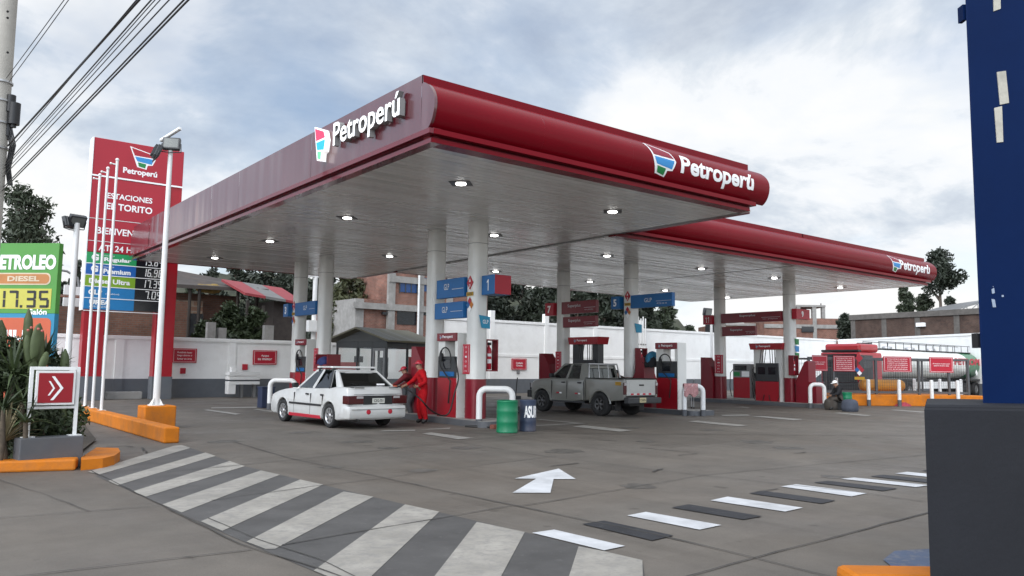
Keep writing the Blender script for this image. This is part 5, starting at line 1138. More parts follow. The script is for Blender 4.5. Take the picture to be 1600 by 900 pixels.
    if cap:
        cm = MB(); cm.M = frame(hc+hdv*.028*scale-fwd*.004*scale, side, hdv) @ Matrix.Rotation(R_(-90), 4, 'X')
        cm.rings([[(.100*scale*math.sin(t)*math.cos(a), .114*scale*math.sin(t)*math.sin(a), .108*scale*math.cos(t)) for a in [2*math.pi*i/16 for i in range(16)]] for t in [R_(3+11*k) for k in range(9)]])
        sg = 1 if (cm.M.to_3x3() @ Vector((0, 1, 0))).dot(fwd) > 0 else -1
        pts = [(.085*scale*math.cos(R_(a)), sg*(.10+.085*math.sin(R_(a)))*scale) for a in range(0, 181, 20)]
        cm.prism([(.085*scale, sg*.05*scale)]+pts+[(-.085*scale, sg*.05*scale)], .0, .012*scale); cm.build('cap', cap, b)
    return b
cml = Vector((-CR.x, -CR.y, 0)).normalized()         # toward the left of the street view
def facing(v): return math.atan2(v.y, v.x)-math.pi/2
pm = G(659, 661.5)
J1 = dict(pel=(0, -.02, .93), bel=(0, .0, 1.09), che=(0, .04, 1.28), nb=(0, .06, 1.44), nk=(0, .085, 1.51), hd=(0, .115, 1.595), ht=(0, .12, 1.675), look=(.0, 1, -.30),
          rs=(.19, .06, 1.40), re=(.27, .24, 1.18), rw=(.20, .44, 1.05), rh=(.18, .52, 1.02), ls=(-.19, .03, 1.40), le=(-.30, -.06, 1.16), lw=(-.21, .14, 1.03), lh=(-.16, .21, 1.02),
          rhp=(.095, -.02, .87), rk=(.10, .08, .49), ra=(.10, .02, .09), rt=(.11, .15, .035), lhp=(-.095, -.02, .87), lk=(-.12, .0, .49), la=(-.15, -.10, .09), lt=(-.17, .03, .035))
P1 = person('person in red coverall and red cap filling the white sedan', pm, facing(cml)+R_(12), J1, (COVER, COVER), cap=SRED, group=None, scale=1.02)
pm2 = G(642, 656)
J2 = dict(J1); J2.update(pel=(0, -.12, .88), bel=(0, -.03, 1.02), che=(0, .10, 1.18), nb=(0, .17, 1.31), nk=(0, .21, 1.37), hd=(0, .26, 1.445), ht=(0, .29, 1.52), rs=(.19, .14, 1.28), re=(.27, .32, 1.08), rw=(.2, .5, .98), rh=(.17, .57, .96), ls=(-.19, .14, 1.28), le=(-.27, .33, 1.1), lw=(-.2, .52, 1.02), lh=(-.17, .59, 1.0), rhp=(.095, -.12, .82), lhp=(-.095, -.12, .82), rk=(.1, .05, .46), lk=(-.12, .03, .46))
P2 = person('person in dark red top and grey trousers bending behind the sedan boot', pm2+Vector((.35, .6, 0)), facing(cml)-R_(20), J2, (mat('dark_red_top', (.13, .008, .012), .85, vary=.25, scale=7, bump=.8, bscale=9), mat('grey_trousers', (.05, .05, .055), .85, vary=.15)), cap=SRED)
pm3 = G(1019, 641)
P3 = person('person in red coverall and red cap standing behind the pickup tailgate', pm3, facing(cml)+R_(5), J1, (COVER, COVER), cap=SRED, scale=1.0)
pm4 = G(976, 644)
P4 = person('bareheaded person in dark clothes leaning behind the pickup bed', pm4+Vector((.2, .3, 0)), facing(cml)+R_(25), J2, (mat('brown_jacket', (.06, .035, .025), .85), mat('dark_jeans', (.02, .025, .04), .85)), scale=.98)
pm5 = G(1317, 641)
J5 = dict(pel=(0, 0, .47), bel=(0, .04, .62), che=(0, .10, .80), nb=(0, .15, .95), nk=(0, .19, 1.01), hd=(0, .24, 1.08), ht=(0, .26, 1.155), look=(0, 1, -.3), rs=(.2, .13, .91), re=(.26, .25, .68), rw=(.15, .47, .60), rh=(.10, .53, .60), ls=(-.2, .13, .91), le=(-.26, .25, .68), lw=(-.15, .47, .60), lh=(-.10, .53, .60),
          rhp=(.1, .03, .45), rk=(.13, .45, .50), ra=(.12, .50, .09), rt=(.13, .64, .035), lhp=(-.1, .03, .45), lk=(-.13, .45, .48), la=(-.15, .44, .09), lt=(-.17, .58, .035))
P5 = person('person in black jacket and white cap sitting low by the far hoop', pm5+Vector((.15, .15, 0)), facing(cml), J5, (mat('black_jacket', (.010, .010, .013), .85), mat('brown_trousers', (.055, .045, .038), .9)), cap=LETW)
BAG = mat('grey_sack', (.055, .065, .09), .9, vary=.25, scale=5, bump=.6, bscale=9)
def sack(c, sx, sy, h, m, name, label, cat, seed):
    rnd = random.Random(seed); mb = MB(); rs = []
    for z, k in ((0, .86), (.08, 1), (.35, 1.04), (.6, 1), (.8, .93), (.93, .75), (1, .35)):
        rs.append([(sx*k*math.copysign(abs(math.cos(a))**.7, math.cos(a))*(1+rnd.uniform(-.07, .07)), sy*k*math.copysign(abs(math.sin(a))**.7, math.sin(a))*(1+rnd.uniform(-.07, .07)), h*z) for a in [2*math.pi*i/16 for i in range(16)]])
    mb.rings(rs); o = mb.build(name, m); o.location = c; tag(o, label, cat)
sk = G(1322, 642.5); sack((sk.x-.1, sk.y-.22, 0), .33, .28, .50, BAG, 'blue_grey_sack', 'blue grey sack on the ground in front of the seated person', 'sack', 4)
sk = G(1296, 640); sack((sk.x, sk.y-.1, 0), .30, .25, .48, mat('brown_sack', (.06, .052, .045), .95, vary=.3, scale=6, bump=.6), 'brown_sack', 'brown bundle on the ground left of the blue grey sack', 'sack', 9)
mb = MB(); mb.box(-.17, .17, -.17, .17, 0, .36, 0, .03); o = mb.build('crate_seat', DGREY); o.location = (P5.location.x, P5.location.y, 0); tag(o, 'dark low crate under the seated person', 'crate')
gd = P(1332, 640, Z=0); drum((gd.x+.15, gd.y+.35, 0), .24, .72, MATS['green_drum_paint'], 'small green drum behind the seated person')
# nozzle, hoses
def hose(pts, r, label):
    q = []; pts = [Vector(p) for p in pts]
    for i in range(len(pts)-1):
        p0, p1, p2, p3 = pts[max(i-1, 0)], pts[i], pts[i+1], pts[min(i+2, len(pts)-1)]
        for k in range(8): t = k/8; q.append(.5*((2*p1)+(p2-p0)*t+(2*p0-5*p1+4*p2-p3)*t*t+(3*p1-p0-3*p2+p3)*t**3))
    q.append(pts[-1]); mb = MB(); mb.tube(q, r, 8); return tag(mb.build('fuel_hose', HOSE), label, 'hose')
hand = P1.matrix_basis @ Vector((.18, .55, 1.03))
nz = hand+cml*.16
hose([nz, hand-cml*.05+Vector((0, 0, -.03)), P(655, 622, D=21.6), P(672, 640, D=21.8), P(690, 649, D=22.1), P(702, 644, D=22.2), P(710, 615, D=22.3), P(716, 590, D=22.4), (12.82, 18.95, 1.9)], .022, 'black hose hanging from the nearest pump to the nozzle at the sedan')
t = thing('fuel_nozzle', 'orange and black fuel nozzle held at the rear wing of the sedan', 'nozzle', nz); mb = MB(); mb.M = Matrix.Identity(4)
mb.tube([nz, nz+cml*.12, nz+cml*.26+Vector((0, 0, -.03))], [.03, .028, .014], 8); mb.build('nozzle_body', mat('orange_plastic', (.5, .08, .02), .4), t, True)
# pink cloth over the hoop
rnd = random.Random(3); mb = MB(); hv = Vector((math.cos(R_(-38)), math.sin(R_(-38)), 0)); hn = Vector((hv.y, -hv.x, 0)); rows = []
for i in range(13):
    u = -.36+.5*i/12; row = []
    for j in range(13):
        v = -1+2*j/12; z = 1.135-abs(v)**1.6*(.42+.06*math.sin(i*.9)); o_ = math.copysign(.03+.075*min(1, abs(v)*3), v)+.03*math.sin(i*1.3+j)
        row.append(Vector((h3.x, h3.y, 0))+hv*u+hn*o_+Vector((0, 0, z)))
    rows.append(row)
mb.rings(rows, 0, True, False, False); tag(mb.build('pink_cloth', mat('pink_cloth', (.42, .22, .22), .9, vary=.3, scale=14)), 'pink patterned cloth hung over the hoop by the middle island', 'cloth')

# ================================================================== TOTEM SIGN
def digits7(F, s, x0, x1, y0, y1, th, m, parent, skew=.08, world=True):
    n = sum(1 if c != '.' else .35 for c in s); wd = (x1-x0)/n; x = x0
    for c in s:
        k = .35 if c == '.' else 1; mb = MB(); mb.M = F(); sevenseg(mb, c, x, x+wd*k, y0, y1, .004, 0, th, skew); mb.build('decimal_point' if c == '.' else 'digit', m, parent, world); x += wd*k
def totem():
    X0, X1, Y, D_ = 6.22, 9.87, 36.6, .6; t = thing('price_totem', 'tall red station totem with fuel price rows standing at the white wall', 'sign', ((X0+X1)/2, Y, 0)); W_ = X1-X0; ht = 11.05; XR = X1-.55
    for s in (0, 1):
        xa = X0+.05 if s == 0 else X1-.80
        mb = MB(); mb.box(xa, xa+.8, Y+.02, Y+D_-.02, .98, ht-.05, 0, .01); o = mb.build('leg', PRED, t, True); mb = MB(); mb.box(xa-.02, xa+.82, Y-.0, Y+D_, 0, .98, 0, .01); mb.build('plinth', WALLG, o, True)
    mb = MB(); mb.box(X0, X1, Y, Y+D_, 9.45, ht, 0, .02); top = mb.build('emblem_panel', TRED, t, True)
    mb = MB(); mb.box(X0+.02, XR, Y-.03, Y+D_-.05, 7.60, 9.36, 0, .01); npn = mb.build('name_panel', TRED, t, True)
    mb = MB(); mb.box(X0+.02, XR, Y-.03, Y+D_-.05, 6.65, 7.57, 0, .01); wpn = mb.build('welcome_panel', TRED, t, True)
    mb = MB(); mb.box(X0+.02, XR, Y-.03, Y+D_-.05, 6.17, 6.62, 0, .01); hpn = mb.build('hours_panel', TRED, t, True)
    mb = MB()
    mb.box(X0-.05, X0-.002, Y-.03, Y+D_, 3.72, ht); mb.box(XR+.002, XR+.05, Y-.035, Y+.3, 3.72, 9.36); mb.box(X0-.05, X1, Y-.05, Y-.032, 9.38, 9.45); mb.box(X0, XR, Y-.042, Y-.032, 7.575, 7.595)
    mb.box(X0, XR, Y-.042, Y-.032, 6.625, 6.645); mb.box(X0, XR, Y-.05, Y-.032, 3.69, 3.72); mb.build('white_edge', LETW, t, True)
    F = lambda z, y=Y: frame((X0, y-.003, z), *NY)
    mb = MB(); mb.M = F(0); emblem(mb, 1.42, 2.42, 10.02, 10.88, .0, .03, (0, 1, 2, 3)); mb.build('emblem', [LETW, TRED, EMB, EMG], top, True)
    mb = MB(); mb.M = F(0); text(mb, 'Petroperú', 1.18, 2.56, 9.62, 9.95, .004, bold=.03); mb.build('lettering', LETW, top, True)
    mb = MB(); mb.M = F(0, Y-.03); text(mb, 'ESTACIONES', .62, 2.42, 8.50, 8.74, .006, bold=.02); mb.build('lettering', LETW, npn, True)
    mb = MB(); mb.M = F(0, Y-.03); text(mb, 'EL TORITO', .62, 2.44, 8.03, 8.32, .006, bold=.025); mb.build('second_lettering', LETW, npn, True)
    mb = MB(); mb.M = F(0, Y-.03); text(mb, 'BIENVENIDOS', .30, 2.62, 6.95, 7.24, .006, bold=.02); mb.build('lettering', LETW, wpn, True)
    mb = MB(); mb.M = F(0, Y-.03); text(mb, 'AT. 24 HORAS', .42, 2.62, 6.24, 6.50, .006, bold=.02); mb.build('lettering', LETW, hpn, True)
    rows = [('G', 'Regular', '15.84', EMG2, 'Gasohol'), ('G', 'Premium', '16.98', RB1, 'Gasohol'), ('', 'Diesel Ultra', '17.35', RG2, ''), ('', 'GLP', '7.09', RB2, '(Galón)'), ('', 'UREA', '', RB2, 'AUTOMOTRIZ')]
    h = (6.15-3.74)/5; w_ = XR-X0
    for i, (g_, nm, pr_, m_, sub) in enumerate(rows):
        z1 = 6.15-h*i; z0 = z1-h+.03
        mb = MB(); mb.box(X0+.0, X0+w_*.62, Y-.05, Y+.2, z0, z1); r_ = mb.build('price_row', m_, t, True)
        mb = MB(); mb.box(X0+w_*.62, X0+w_, Y-.05, Y+.2, z0, z1); mb.build('price_display', SCREEN, r_, True)
        mb = MB(); mb.M = F(z0, Y-.05)
        if g_:
            gb = MB(); gb.M = F(z0, Y-.05); text(gb, g_, .18, .46, h*.22, h*.8, .004, bold=.06); gb.build('grade_letter', DIG, r_, True)
            text(mb, sub, .66, 1.05, h*.68, h*.78, .004, bold=0); mb.build('grade_lettering', DIG, r_, True); mb = MB(); mb.M = F(z0, Y-.05); text(mb, nm, .66, 1.72, h*.14, h*.58, .004, bold=.04)
        elif nm == 'Diesel Ultra': text(mb, nm, .14, 1.72, h*.24, h*.68, .004, bold=.04)
        elif nm == 'GLP': text(mb, nm, .14, .66, h*.26, h*.7, .004, bold=.05); text(mb, sub, .8, 1.32, h*.28, h*.46, .004, bold=0)
        else: text(mb, nm, .2, 1.0, h*.4, h*.82, .004, bold=.05); text(mb, sub, .2, 1.0, h*.14, h*.3, .004, bold=0)
        mb.build('lettering', DIG, r_, True)
        if pr_: digits7(lambda: F(z0, Y-.05), pr_, w_*.70 if len(pr_) > 4 else w_*.74, w_*.97, h*.14, h*.84, .11, DIG, r_)
    mb = MB()
    for i in range(1, 5): z = 6.15-h*i; mb.box(X0, X0+w_, Y-.06, Y-.048, z, z+.03)
    mb.build('row_divider', LETW, t, True)
EMG2 = mat('row_green', (.02, .30, .10), .4, vary=.04); RB1 = mat('row_blue', (.01, .11, .40), .4, vary=.04); RG2 = mat('row_olive', (.20, .36, .02), .4, vary=.04); RB2 = mat('row_light_blue', (.015, .19, .45), .4, vary=.04)
DIG = mat('digit_white', (.85, .86, .85), .4, vary=0)
totem()

# ---- three white flagpoles on the kerb, floodlight poles
for i, (bx, by, tx, ty, lb) in enumerate(((132, 641, 150, 266, 'shortest white flagpole, leftmost of three in front of the totem'), (144, 644, 168, 255, 'middle white flagpole of three in front of the totem'), (158, 647, 182, 241, 'tallest white flagpole nearest the floodlight pole'))):
    b = P(bx, by, X=(ka+nk*-.17).x-.02+.0*i); b.z = .3
    z1 = P(tx, ty, D=(b-Vector((0, 0, H))).dot(CF)).z
    t = thing('flagpole', lb, 'flagpole', b, 0, 'white flagpoles on the orange kerb'); mb = MB(); mb.cyl((0, 0, 0), (0, 0, z1-.3), .042, .034, 12); mb.build('pole', WHITE, t)
    mb = MB(); mb.box(-.1, .1, -.1, .1, 0, .02); mb.sphere((0, 0, z1-.28), .05, 8); mb.cyl((0, 0, z1-.42), (-.14, .03, z1-.40), .02, n=8); mb.sphere((-.15, .03, z1-.4), .035, 8); mb.build('pulley', WHITE, t)
def floodlight(base, z0, z1, label, heads, r=(.085, .055), arm=False, group='white floodlight poles'):
    t = thing('floodlight_pole', label, 'floodlight', base, 0, group); mb = MB(); mb.cyl((0, 0, z0), (0, 0, z1), r[0], r[1], 14); mb.build('pole', WHITE, t)
    mb = MB(); mb.cyl((0, 0, z0), (0, 0, z0+.02), .2, n=16)
    for k in range(4): a = R_(45+90*k); mb.add([(r[0]*.9*math.cos(a), r[0]*.9*math.sin(a), z0+.02), (.19*math.cos(a), .19*math.sin(a), z0+.02), (r[0]*.9*math.cos(a), r[0]*.9*math.sin(a), z0+.2)], [(0, 1, 2)])
    mb.build('base_plate', WHITE, t)
    for (dx, dy, dz, yaw, tilt, s) in heads:
        M0 = Matrix.Translation((dx, dy, z1+dz)) @ Matrix.Rotation(yaw, 4, 'Z') @ Matrix.Rotation(tilt, 4, 'X')
        mb = MB(); mb.M = M0; mb.box(-.26*s, .26*s, -.06*s, .1*s, -.2*s, .2*s, 0, .02)
        for k in range(5): mb.box((-.2+.1*k)*s-.008, (-.2+.1*k)*s+.008, .1*s, .16*s, -.17*s, .17*s)
        o = mb.build('lamp_head', DGREY, t); mb = MB(); mb.M = M0; mb.box(-.21*s, .21*s, -.068*s, -.058*s, -.15*s, .15*s); mb.build('lamp_glass', mat('lamp_glass', (.16, .17, .16), .2), o)
        mb = MB(); mb.M = M0; mb.tube([(-.28*s, 0, 0), (-.31*s, 0, -.28*s), (0, .0, -.3*s), (.31*s, 0, -.28*s), (.28*s, 0, 0)], .02*s, 6); mb.build('bracket', DGREY, o)
    return t
tp = P(276, 215, D=(Vector((PED.x, PED.y, H))-Vector((0, 0, H))).dot(CF))
vw = math.atan2(-PED.x, PED.y)   # yaw so that -Y of a head faces the street
fl1 = floodlight((PED.x, PED.y, 0), .56, tp.z, 'tall white floodlight pole on the orange block with a grey double lamp', [(.0, -.05, -.02, vw+R_(-14), R_(-12), .82), (-.28, .1, -.26, vw+R_(100), R_(20), .8)])
mb = MB(); mb.M = Matrix.Translation((PED.x, PED.y, tp.z)) @ Matrix.Rotation(vw, 4, 'Z'); mb.tube([(-.25, .3, .12), (.2, -.25, .36)], .05, 4); mb.build('street_lamp_arm', WHITE, fl1, True)
b2 = P(106, 560, D=24); t2 = P(120, 345, D=24)
floodlight((b2.x, b2.y, 0), .02, t2.z, 'shorter white floodlight pole left of the totem, lamp tilted to the sky', [(.0, .0, .06, vw+R_(30), R_(35), .95), (-.25, 0, .0, vw+R_(-120), R_(15), .8)], (.10, .08))
b2 = P(1112, 560, D=52); t2 = P(1112, 490, D=52)
floodlight((b2.x, b2.y, 0), .02, t2.z, 'thin white floodlight pole against the tall wall left of box 11', [(-.35, 0, .1, 0, R_(10), 1.3)], (.10, .08))
b2 = P(489, 540, Y=40.); t2 = P(491, 433, Y=40.)
fp = floodlight((b2.x, b2.y, 0), .02, t2.z, 'white lamp post with a flat head between the two left columns', [], (.14, .12))
mb = MB(); mb.M = Matrix.Translation((b2.x, b2.y, t2.z)); mb.box(-.5, .5, -.1, .1, 0, .12); mb.build('flat_head', WHITE, fp, True); mb = MB(); mb.M = Matrix.Translation((b2.x, b2.y, t2.z)); mb.box(-.4, .4, -.3, .3, -2.95, -2.35); mb.build('control_box', WHITE, fp, True)
for i, px in enumerate((997.5, 1001.5, 1005, 1008.5)):
    a = P(px, 495, Y=37.6); t = thing('vent_pipe', ['first', 'second', 'third', 'fourth'][i]+' from the left of four white vent pipes against the tall wall', 'pipe', (a.x, 37.6, 0), 0, 'white vent pipes at the wall')
    mb = MB(); mb.cyl((0, 0, 0), (0, 0, a.z-.12*(i % 2)), .045, n=8); mb.build('pipe', WHITE, t); mb = MB(); mb.cyl((0, 0, 3.2), (0, 0, 3.3), .06, n=8); mb.build('pipe_clip', MGREY, t)

# ================================================================== GAS CAGE
def cage():
    c0 = Vector((35.2, 21.35, 0)); c1 = Vector((42.3, 17.0, 0)); d = (c1-c0); ln = d.length; rz = math.atan2(d.y, d.x); dp = 3.6; hh = 2.3
    base = MB(); base.box(-.6, ln+.35, -.9, dp+.4, 0, .52, 0, .03); o = base.build('orange_plinth', ORANGE); o.matrix_basis = Matrix.Translation(c0) @ Matrix.Rotation(rz, 4, 'Z'); tag(o, 'long orange concrete base under the gas tank cage', 'plinth')
    t = thing('gas_tank_cage', 'grey metal mesh cage round the gas tank on the orange base', 'cage', (c0.x, c0.y, .52), rz)
    FR = mat('cage_grey', (.09, .095, .10), .5, metal=.2)
    for x in (0, 1.25, 3.45, 5.7, 7.3, ln): mb = MB(); mb.box(x-.05, x+.05, -.05, .05, 0, hh-.52); mb.build('post', FR, t)
    for x in (0, 2.8, 5.6, ln): mb = MB(); mb.box(x-.035, x+.035, dp-.035, dp+.035, 0, hh-.52); mb.build('post', FR, t)
    for z in (.05, hh-.62):
        mb = MB(); mb.box(.051, ln-.051, -.04, .04, z, z+.10); mb.box(.036, ln-.036, dp-.025, dp+.025, z, z+.05); mb.box(-.025, .025, .036, dp-.036, z, z+.05); mb.box(ln-.025, ln+.025, .036, dp-.036, z, z+.05); mb.build('rail', FR, t)
    mb = MB()
    k = 0
    x = .06
    while x < ln: mb.box(x-.004, x+.004, -.004, .004, .1, hh-.56); x += .12
    z = .16
    while z < hh-.6: mb.box(.036, ln-.036, -.003, .003, z, z+.006); z += .14
    x = .06
    while x < ln: mb.box(x-.004, x+.004, dp-.004, dp+.004, .1, hh-.56); x += .14
    mb.build('wire_mesh', FR, t)
    WT = lambda q: t.matrix_basis @ Vector(q)
    for i, (px0, px1, lb) in enumerate(((1268, 1292, 'narrow red notice, leftmost on the cage'), (1301, 1335, 'second red notice on the cage, left of the hazard diamonds'), (1379, 1423, 'wide red notice on the cage with a block of small text'), (1451, 1488, 'red notice with two lines, rightmost on the cage'))):
        def loc_x(px):
            r = P(px, 580, D=1)-Vector((0, 0, H)); n = Vector((-d.y, d.x, 0)).normalized(); tt = (c0-Vector((0, 0, H))).dot(n)/r.dot(n); return (Vector((0, 0, H))+r*tt-c0).dot(d.normalized())
        a, b = loc_x(px0), loc_x(px1); z0 = 1.1; z1 = 1.86
        s = thing('cage_notice', lb, 'sign', WT((a, -.07, z0-.0)), rz, 'red safety notices on the cage'); mb = MB(); mb.box(0, b-a, -.012, .0, 0, z1-z0, 0, .004); mb.build('plate', SRED, s)
        mb = MB(); mb.M = frame((0, -.0125, 0), *NY); w_ = b-a; h = z1-z0
        for (q0, q1, r0, r1) in ((.04, .96, .05, .065), (.04, .96, .935, .95), (.04, .05, .065, .935), (.95, .96, .065, .935)): mb.box(q0*w_, q1*w_, r0*h, r1*h, 0, .003)
        rws = [(['PROHIBIDO EL INGRESO', 'A PERSONAS'], .5), (['TANQUE DE GLP', 'RADIO DE GIRO', 'MANTENGA DISTANCIA', 'PROHIBIDO FUMAR', 'NO USE CELULAR', 'SOLO PERSONAL'], .8), (['INSTRUCCIONES DE SEGURIDAD', 'CIERRE LA VALVULA PRINCIPAL', 'CORTE LA ENERGIA', 'AVISE A LOS BOMBEROS', 'EVACUE LA ZONA', 'NO ENCIENDA'], .8), (['PROHIBIDO HACER FUEGO', 'ABIERTO EN ESTA AREA'], .5)][i]
        n = len(rws[0])
        for k, s_ in enumerate(rws[0]): yc = h*(.5+(n-1)*.065-.13*k); text(mb, s_, w_*.14, w_*.86, yc-h*.035, yc+h*.035, .003, bold=0, keep=n < 3)
        mb.build('lettering', LETW, s)
    q = WT((2.55, -.08, 1.2)); s = thing('hazard_diamonds', 'hazard diamonds and yellow plate on the cage', 'sign', q, rz); mb = MB(); mb.M = frame((0, 0, 0), *NY)
    for dx, dz, r, k in ((0, .55, .2, 0), (-.12, -.02, .13, 1), (.13, -.02, .13, 0), (0, -.18, .13, 2), (0, .12, .13, 0)): mb.prism([(dx, dz-r), (dx+r, dz), (dx, dz+r), (dx-r, dz)], 0, .012, k)
    mb.box(-.26, .26, -.5, -.36, 0, .012, 3); mb.build('placard', [SRED, BLUE, LETW, MATS['hazard_yellow']], s)
    # tank inside
    t2 = thing('gas_tank', 'yellow orange horizontal gas tank lying inside the cage', 'tank', WT((4.3, .9, 0)), rz); mb = MB(); TK_ = mat('tank_orange', (.55, .24, .03), .5, vary=.1, dirt=(.3, .15, .05))
    r = .30; mb.rings([[(x*.62, r*k*math.cos(2*math.pi*i/24), .42+r*k*math.sin(2*math.pi*i/24)) for i in range(24)] for x, k in ((-1.9, .3), (-1.8, .75), (-1.6, .97), (-1.4, 1), (1.4, 1), (1.6, .97), (1.8, .75), (1.9, .3))]); mb.build('tank_shell', TK_, t2)
    for x in (-.7, .7): mb = MB(); mb.box(x-.1, x+.1, -.25, .25, 0, .16); mb.build('saddle', CONC, t2)
    for i, px in enumerate((1358, 1406, 1457, 1498)):
        r_ = P(px, 640, D=1)-Vector((0, 0, H)); n = Vector((-d.y, d.x, 0)).normalized(); tt = (c0+n*-1.15-Vector((0, 0, H))).dot(n)/r_.dot(n); q = Vector((0, 0, H))+r_*tt
        s = thing('bollard', ['leftmost white bollard before the orange cage base', 'white bollard before the widest cage notice', 'white bollard between the two right cage notices', 'rightmost white bollard at the cage corner'][i], 'bollard', (q.x, q.y, 0), 0, 'white bollards round the cage'); mb = MB(); mb.cyl((0, 0, .3), (0, 0, 1.22), .085, n=12); mb.sphere((0, 0, 1.22), .085, 8, 0, (1, 1, .5)); mb.build('post', WHITE, s)
        mb = MB(); mb.cyl((0, 0, 0), (0, 0, .3), .092, n=12); mb.build('foot_sleeve', GREY, s)
    for i, (px, lb) in enumerate(((1308, 'far side leftmost'), (1350, 'far side left of the tank'), (1430, 'far side right of the tank'), (1470, 'far side near the tanker rear'), (1503, 'far side by the tanker wheels'))):
        r_ = P(px, 640, D=1)-Vector((0, 0, H)); n = Vector((-d.y, d.x, 0)).normalized(); tt = (c0+n*(dp+.9)-Vector((0, 0, H))).dot(n)/r_.dot(n); q = Vector((0, 0, H))+r_*tt
        s = thing('bollard', 'white bollard behind the cage, '+lb, 'bollard', (q.x, q.y, 0), 0, 'white bollards round the cage'); mb = MB(); mb.cyl((0, 0, 0), (0, 0, 1.22), .085, n=12); mb.sphere((0, 0, 1.22), .085, 8, 0, (1, 1, .5)); mb.build('post', WHITE, s)
cage()
r_ = G(1405, 634); mb = MB(); rs = []
for z, k in ((0, .55), (.06, .5), (.16, .3), (.24, .12)): rs.append([(r_.x+k*math.cos(a)*(1+.2*math.sin(3*a)), r_.y-.2+k*.6*math.sin(a), z) for a in [2*math.pi*i/14 for i in range(14)]])
mb.rings(rs); tag(mb.build('red_net', mat('red_net', (.30, .04, .06), .9, vary=.3, scale=20)), 'red netting heap at the foot of the orange cage base', 'netting')

# ================================================================== KIOSK
def kiosk():
    D = 34.5; c = P(603, 590, D=D); ang = R_(-68); xd = Vector((math.cos(ang), math.sin(ang), 0)); W_, D_ = 2.85, 2.95; o = Vector((c.x, c.y, 0))-xd*W_; zt = P(603, 533, D=D).z; ridge = zt+.55
    t = thing('glass_kiosk', 'glass booth with an olive gabled roof behind the white sedan', 'kiosk', o, ang); FRM = mat('kiosk_frame', (.035, .04, .042), .4)
    def pane_(n, p): pane(t, n, p, CLEAR, .008)
    mb = MB()
    xs = [0, W_*.42, W_*.72, W_]
    for x in xs: mb.box(x-.04, x+.04, -.04, .04, 0, zt)
    for y in (D_*.5, D_):
        mb.box(W_-.04, W_+.04, y-.04, y+.04, 0, zt); mb.box(-.04, .04, y-.04, y+.04, 0, zt)
    for z in (0, zt-.28): mb.box(.04, W_-.04, -.03, .03, z, z+.1 if z == 0 else zt); mb.box(W_-.03, W_+.03, .04, D_-.04, z, z+.1 if z == 0 else zt); mb.box(-.03, .03, .04, D_-.04, z, z+.1 if z == 0 else zt); mb.box(.04, W_-.04, D_-.03, D_+.03, z, z+.1 if z == 0 else zt)
    mb.build('frame', FRM, t)
    for xa, xb in ((xs[0], xs[1]), (xs[1], xs[2])): pane_('glass_panel', [(xa+.04, 0, .1), (xb-.04, 0, .1), (xb-.04, 0, zt-.28), (xa+.04, 0, zt-.28)])
    mb = MB(); xa, xb = xs[2], xs[3]; mb.box(xa+.05, xa+.14, -.05, .02, .1, zt-.3); mb.box(xb-.16, xb-.05, -.05, .02, .1, zt-.3); mb.box(xa+.14, xb-.16, -.05, .02, zt-.42, zt-.3); mb.box(xa+.14, xb-.16, -.05, .02, .1, .3); dr = mb.build('door', MGREY, t); pane(dr, 'door_glass', [(xa+.14, -.02, .3), (xb-.16, -.02, .3), (xb-.16, -.02, zt-.42), (xa+.14, -.02, zt-.42)], CLEAR)
    for ya, yb in ((0, D_*.5), (D_*.5, D_)):
        pane_('glass_panel', [(W_, ya+.04, .1), (W_, yb-.04, .1), (W_, yb-.04, zt-.28), (W_, ya+.04, zt-.28)]); pane_('glass_panel', [(0, yb-.04, .1), (0, ya+.04, .1), (0, ya+.04, zt-.28), (0, yb-.04, zt-.28)])
    mb = MB(); e = .45; pr_ = [(-e, zt-.04), (W_*.5, ridge), (W_+e, zt-.04), (W_+e, zt+.04), (W_*.5, ridge+.08), (-e, zt+.04)]
    mb.rings([[(x, y, z) for x, z in pr_] for y in (-e, D_+e)], 0, False); mb.build('roof', mat_stripes('olive_tin_roof', (.17, .155, .095), 1, .3, .1, (.16, .14, .08), rough=.5), t)
    mb = MB(); mb.add([(-.0, -.06, zt), (W_, -.06, zt), (W_*.5, -.06, ridge-.06)], [(0, 1, 2)]); mb.build('gable', mat('gable_grey', (.10, .105, .105), .6), t); mb = MB(); mb.add([(0, D_+.06, zt), (W_, D_+.06, zt), (W_*.5, D_+.06, ridge-.06)], [(0, 2, 1)]); mb.build('gable', mat('gable_grey', (.10, .105, .105), .6), t)
    mb = MB(); mb.box(.1, W_-.1, .1, D_-.1, .02, .06); mb.build('floor_slab', CONC, t)
    mb = MB(); mb.box(W_*.06, W_*.40, .3, .7, .06, 1.0, 0, .02); mb.box(W_*.06, W_*.44, -.02, -.012, .55, 1.72); mb.build('counter', mat('pink_poster', (.40, .14, .13), .6, vary=.1), t)
    mb = MB(); mb.box(W_*.2, W_*.3, .5, .8, 1.72, 2.0); mb.box(W_*.75, W_*.87, .4, .6, 1.1, 1.95); mb.build('equipment', DGREY, t)
    mb = MB(); mb.box(W_+.032, W_+.05, D_*.52, D_*.96, 1.05, 2.0); mb.build('red_poster', mat('faded_red_poster', (.42, .07, .07), .6), t)
    mb = MB(); mb.box(W_+.032, W_+.045, D_*.8, D_*.94, .62, .9); mb.build('blue_notice', BLUE, t)
kiosk()
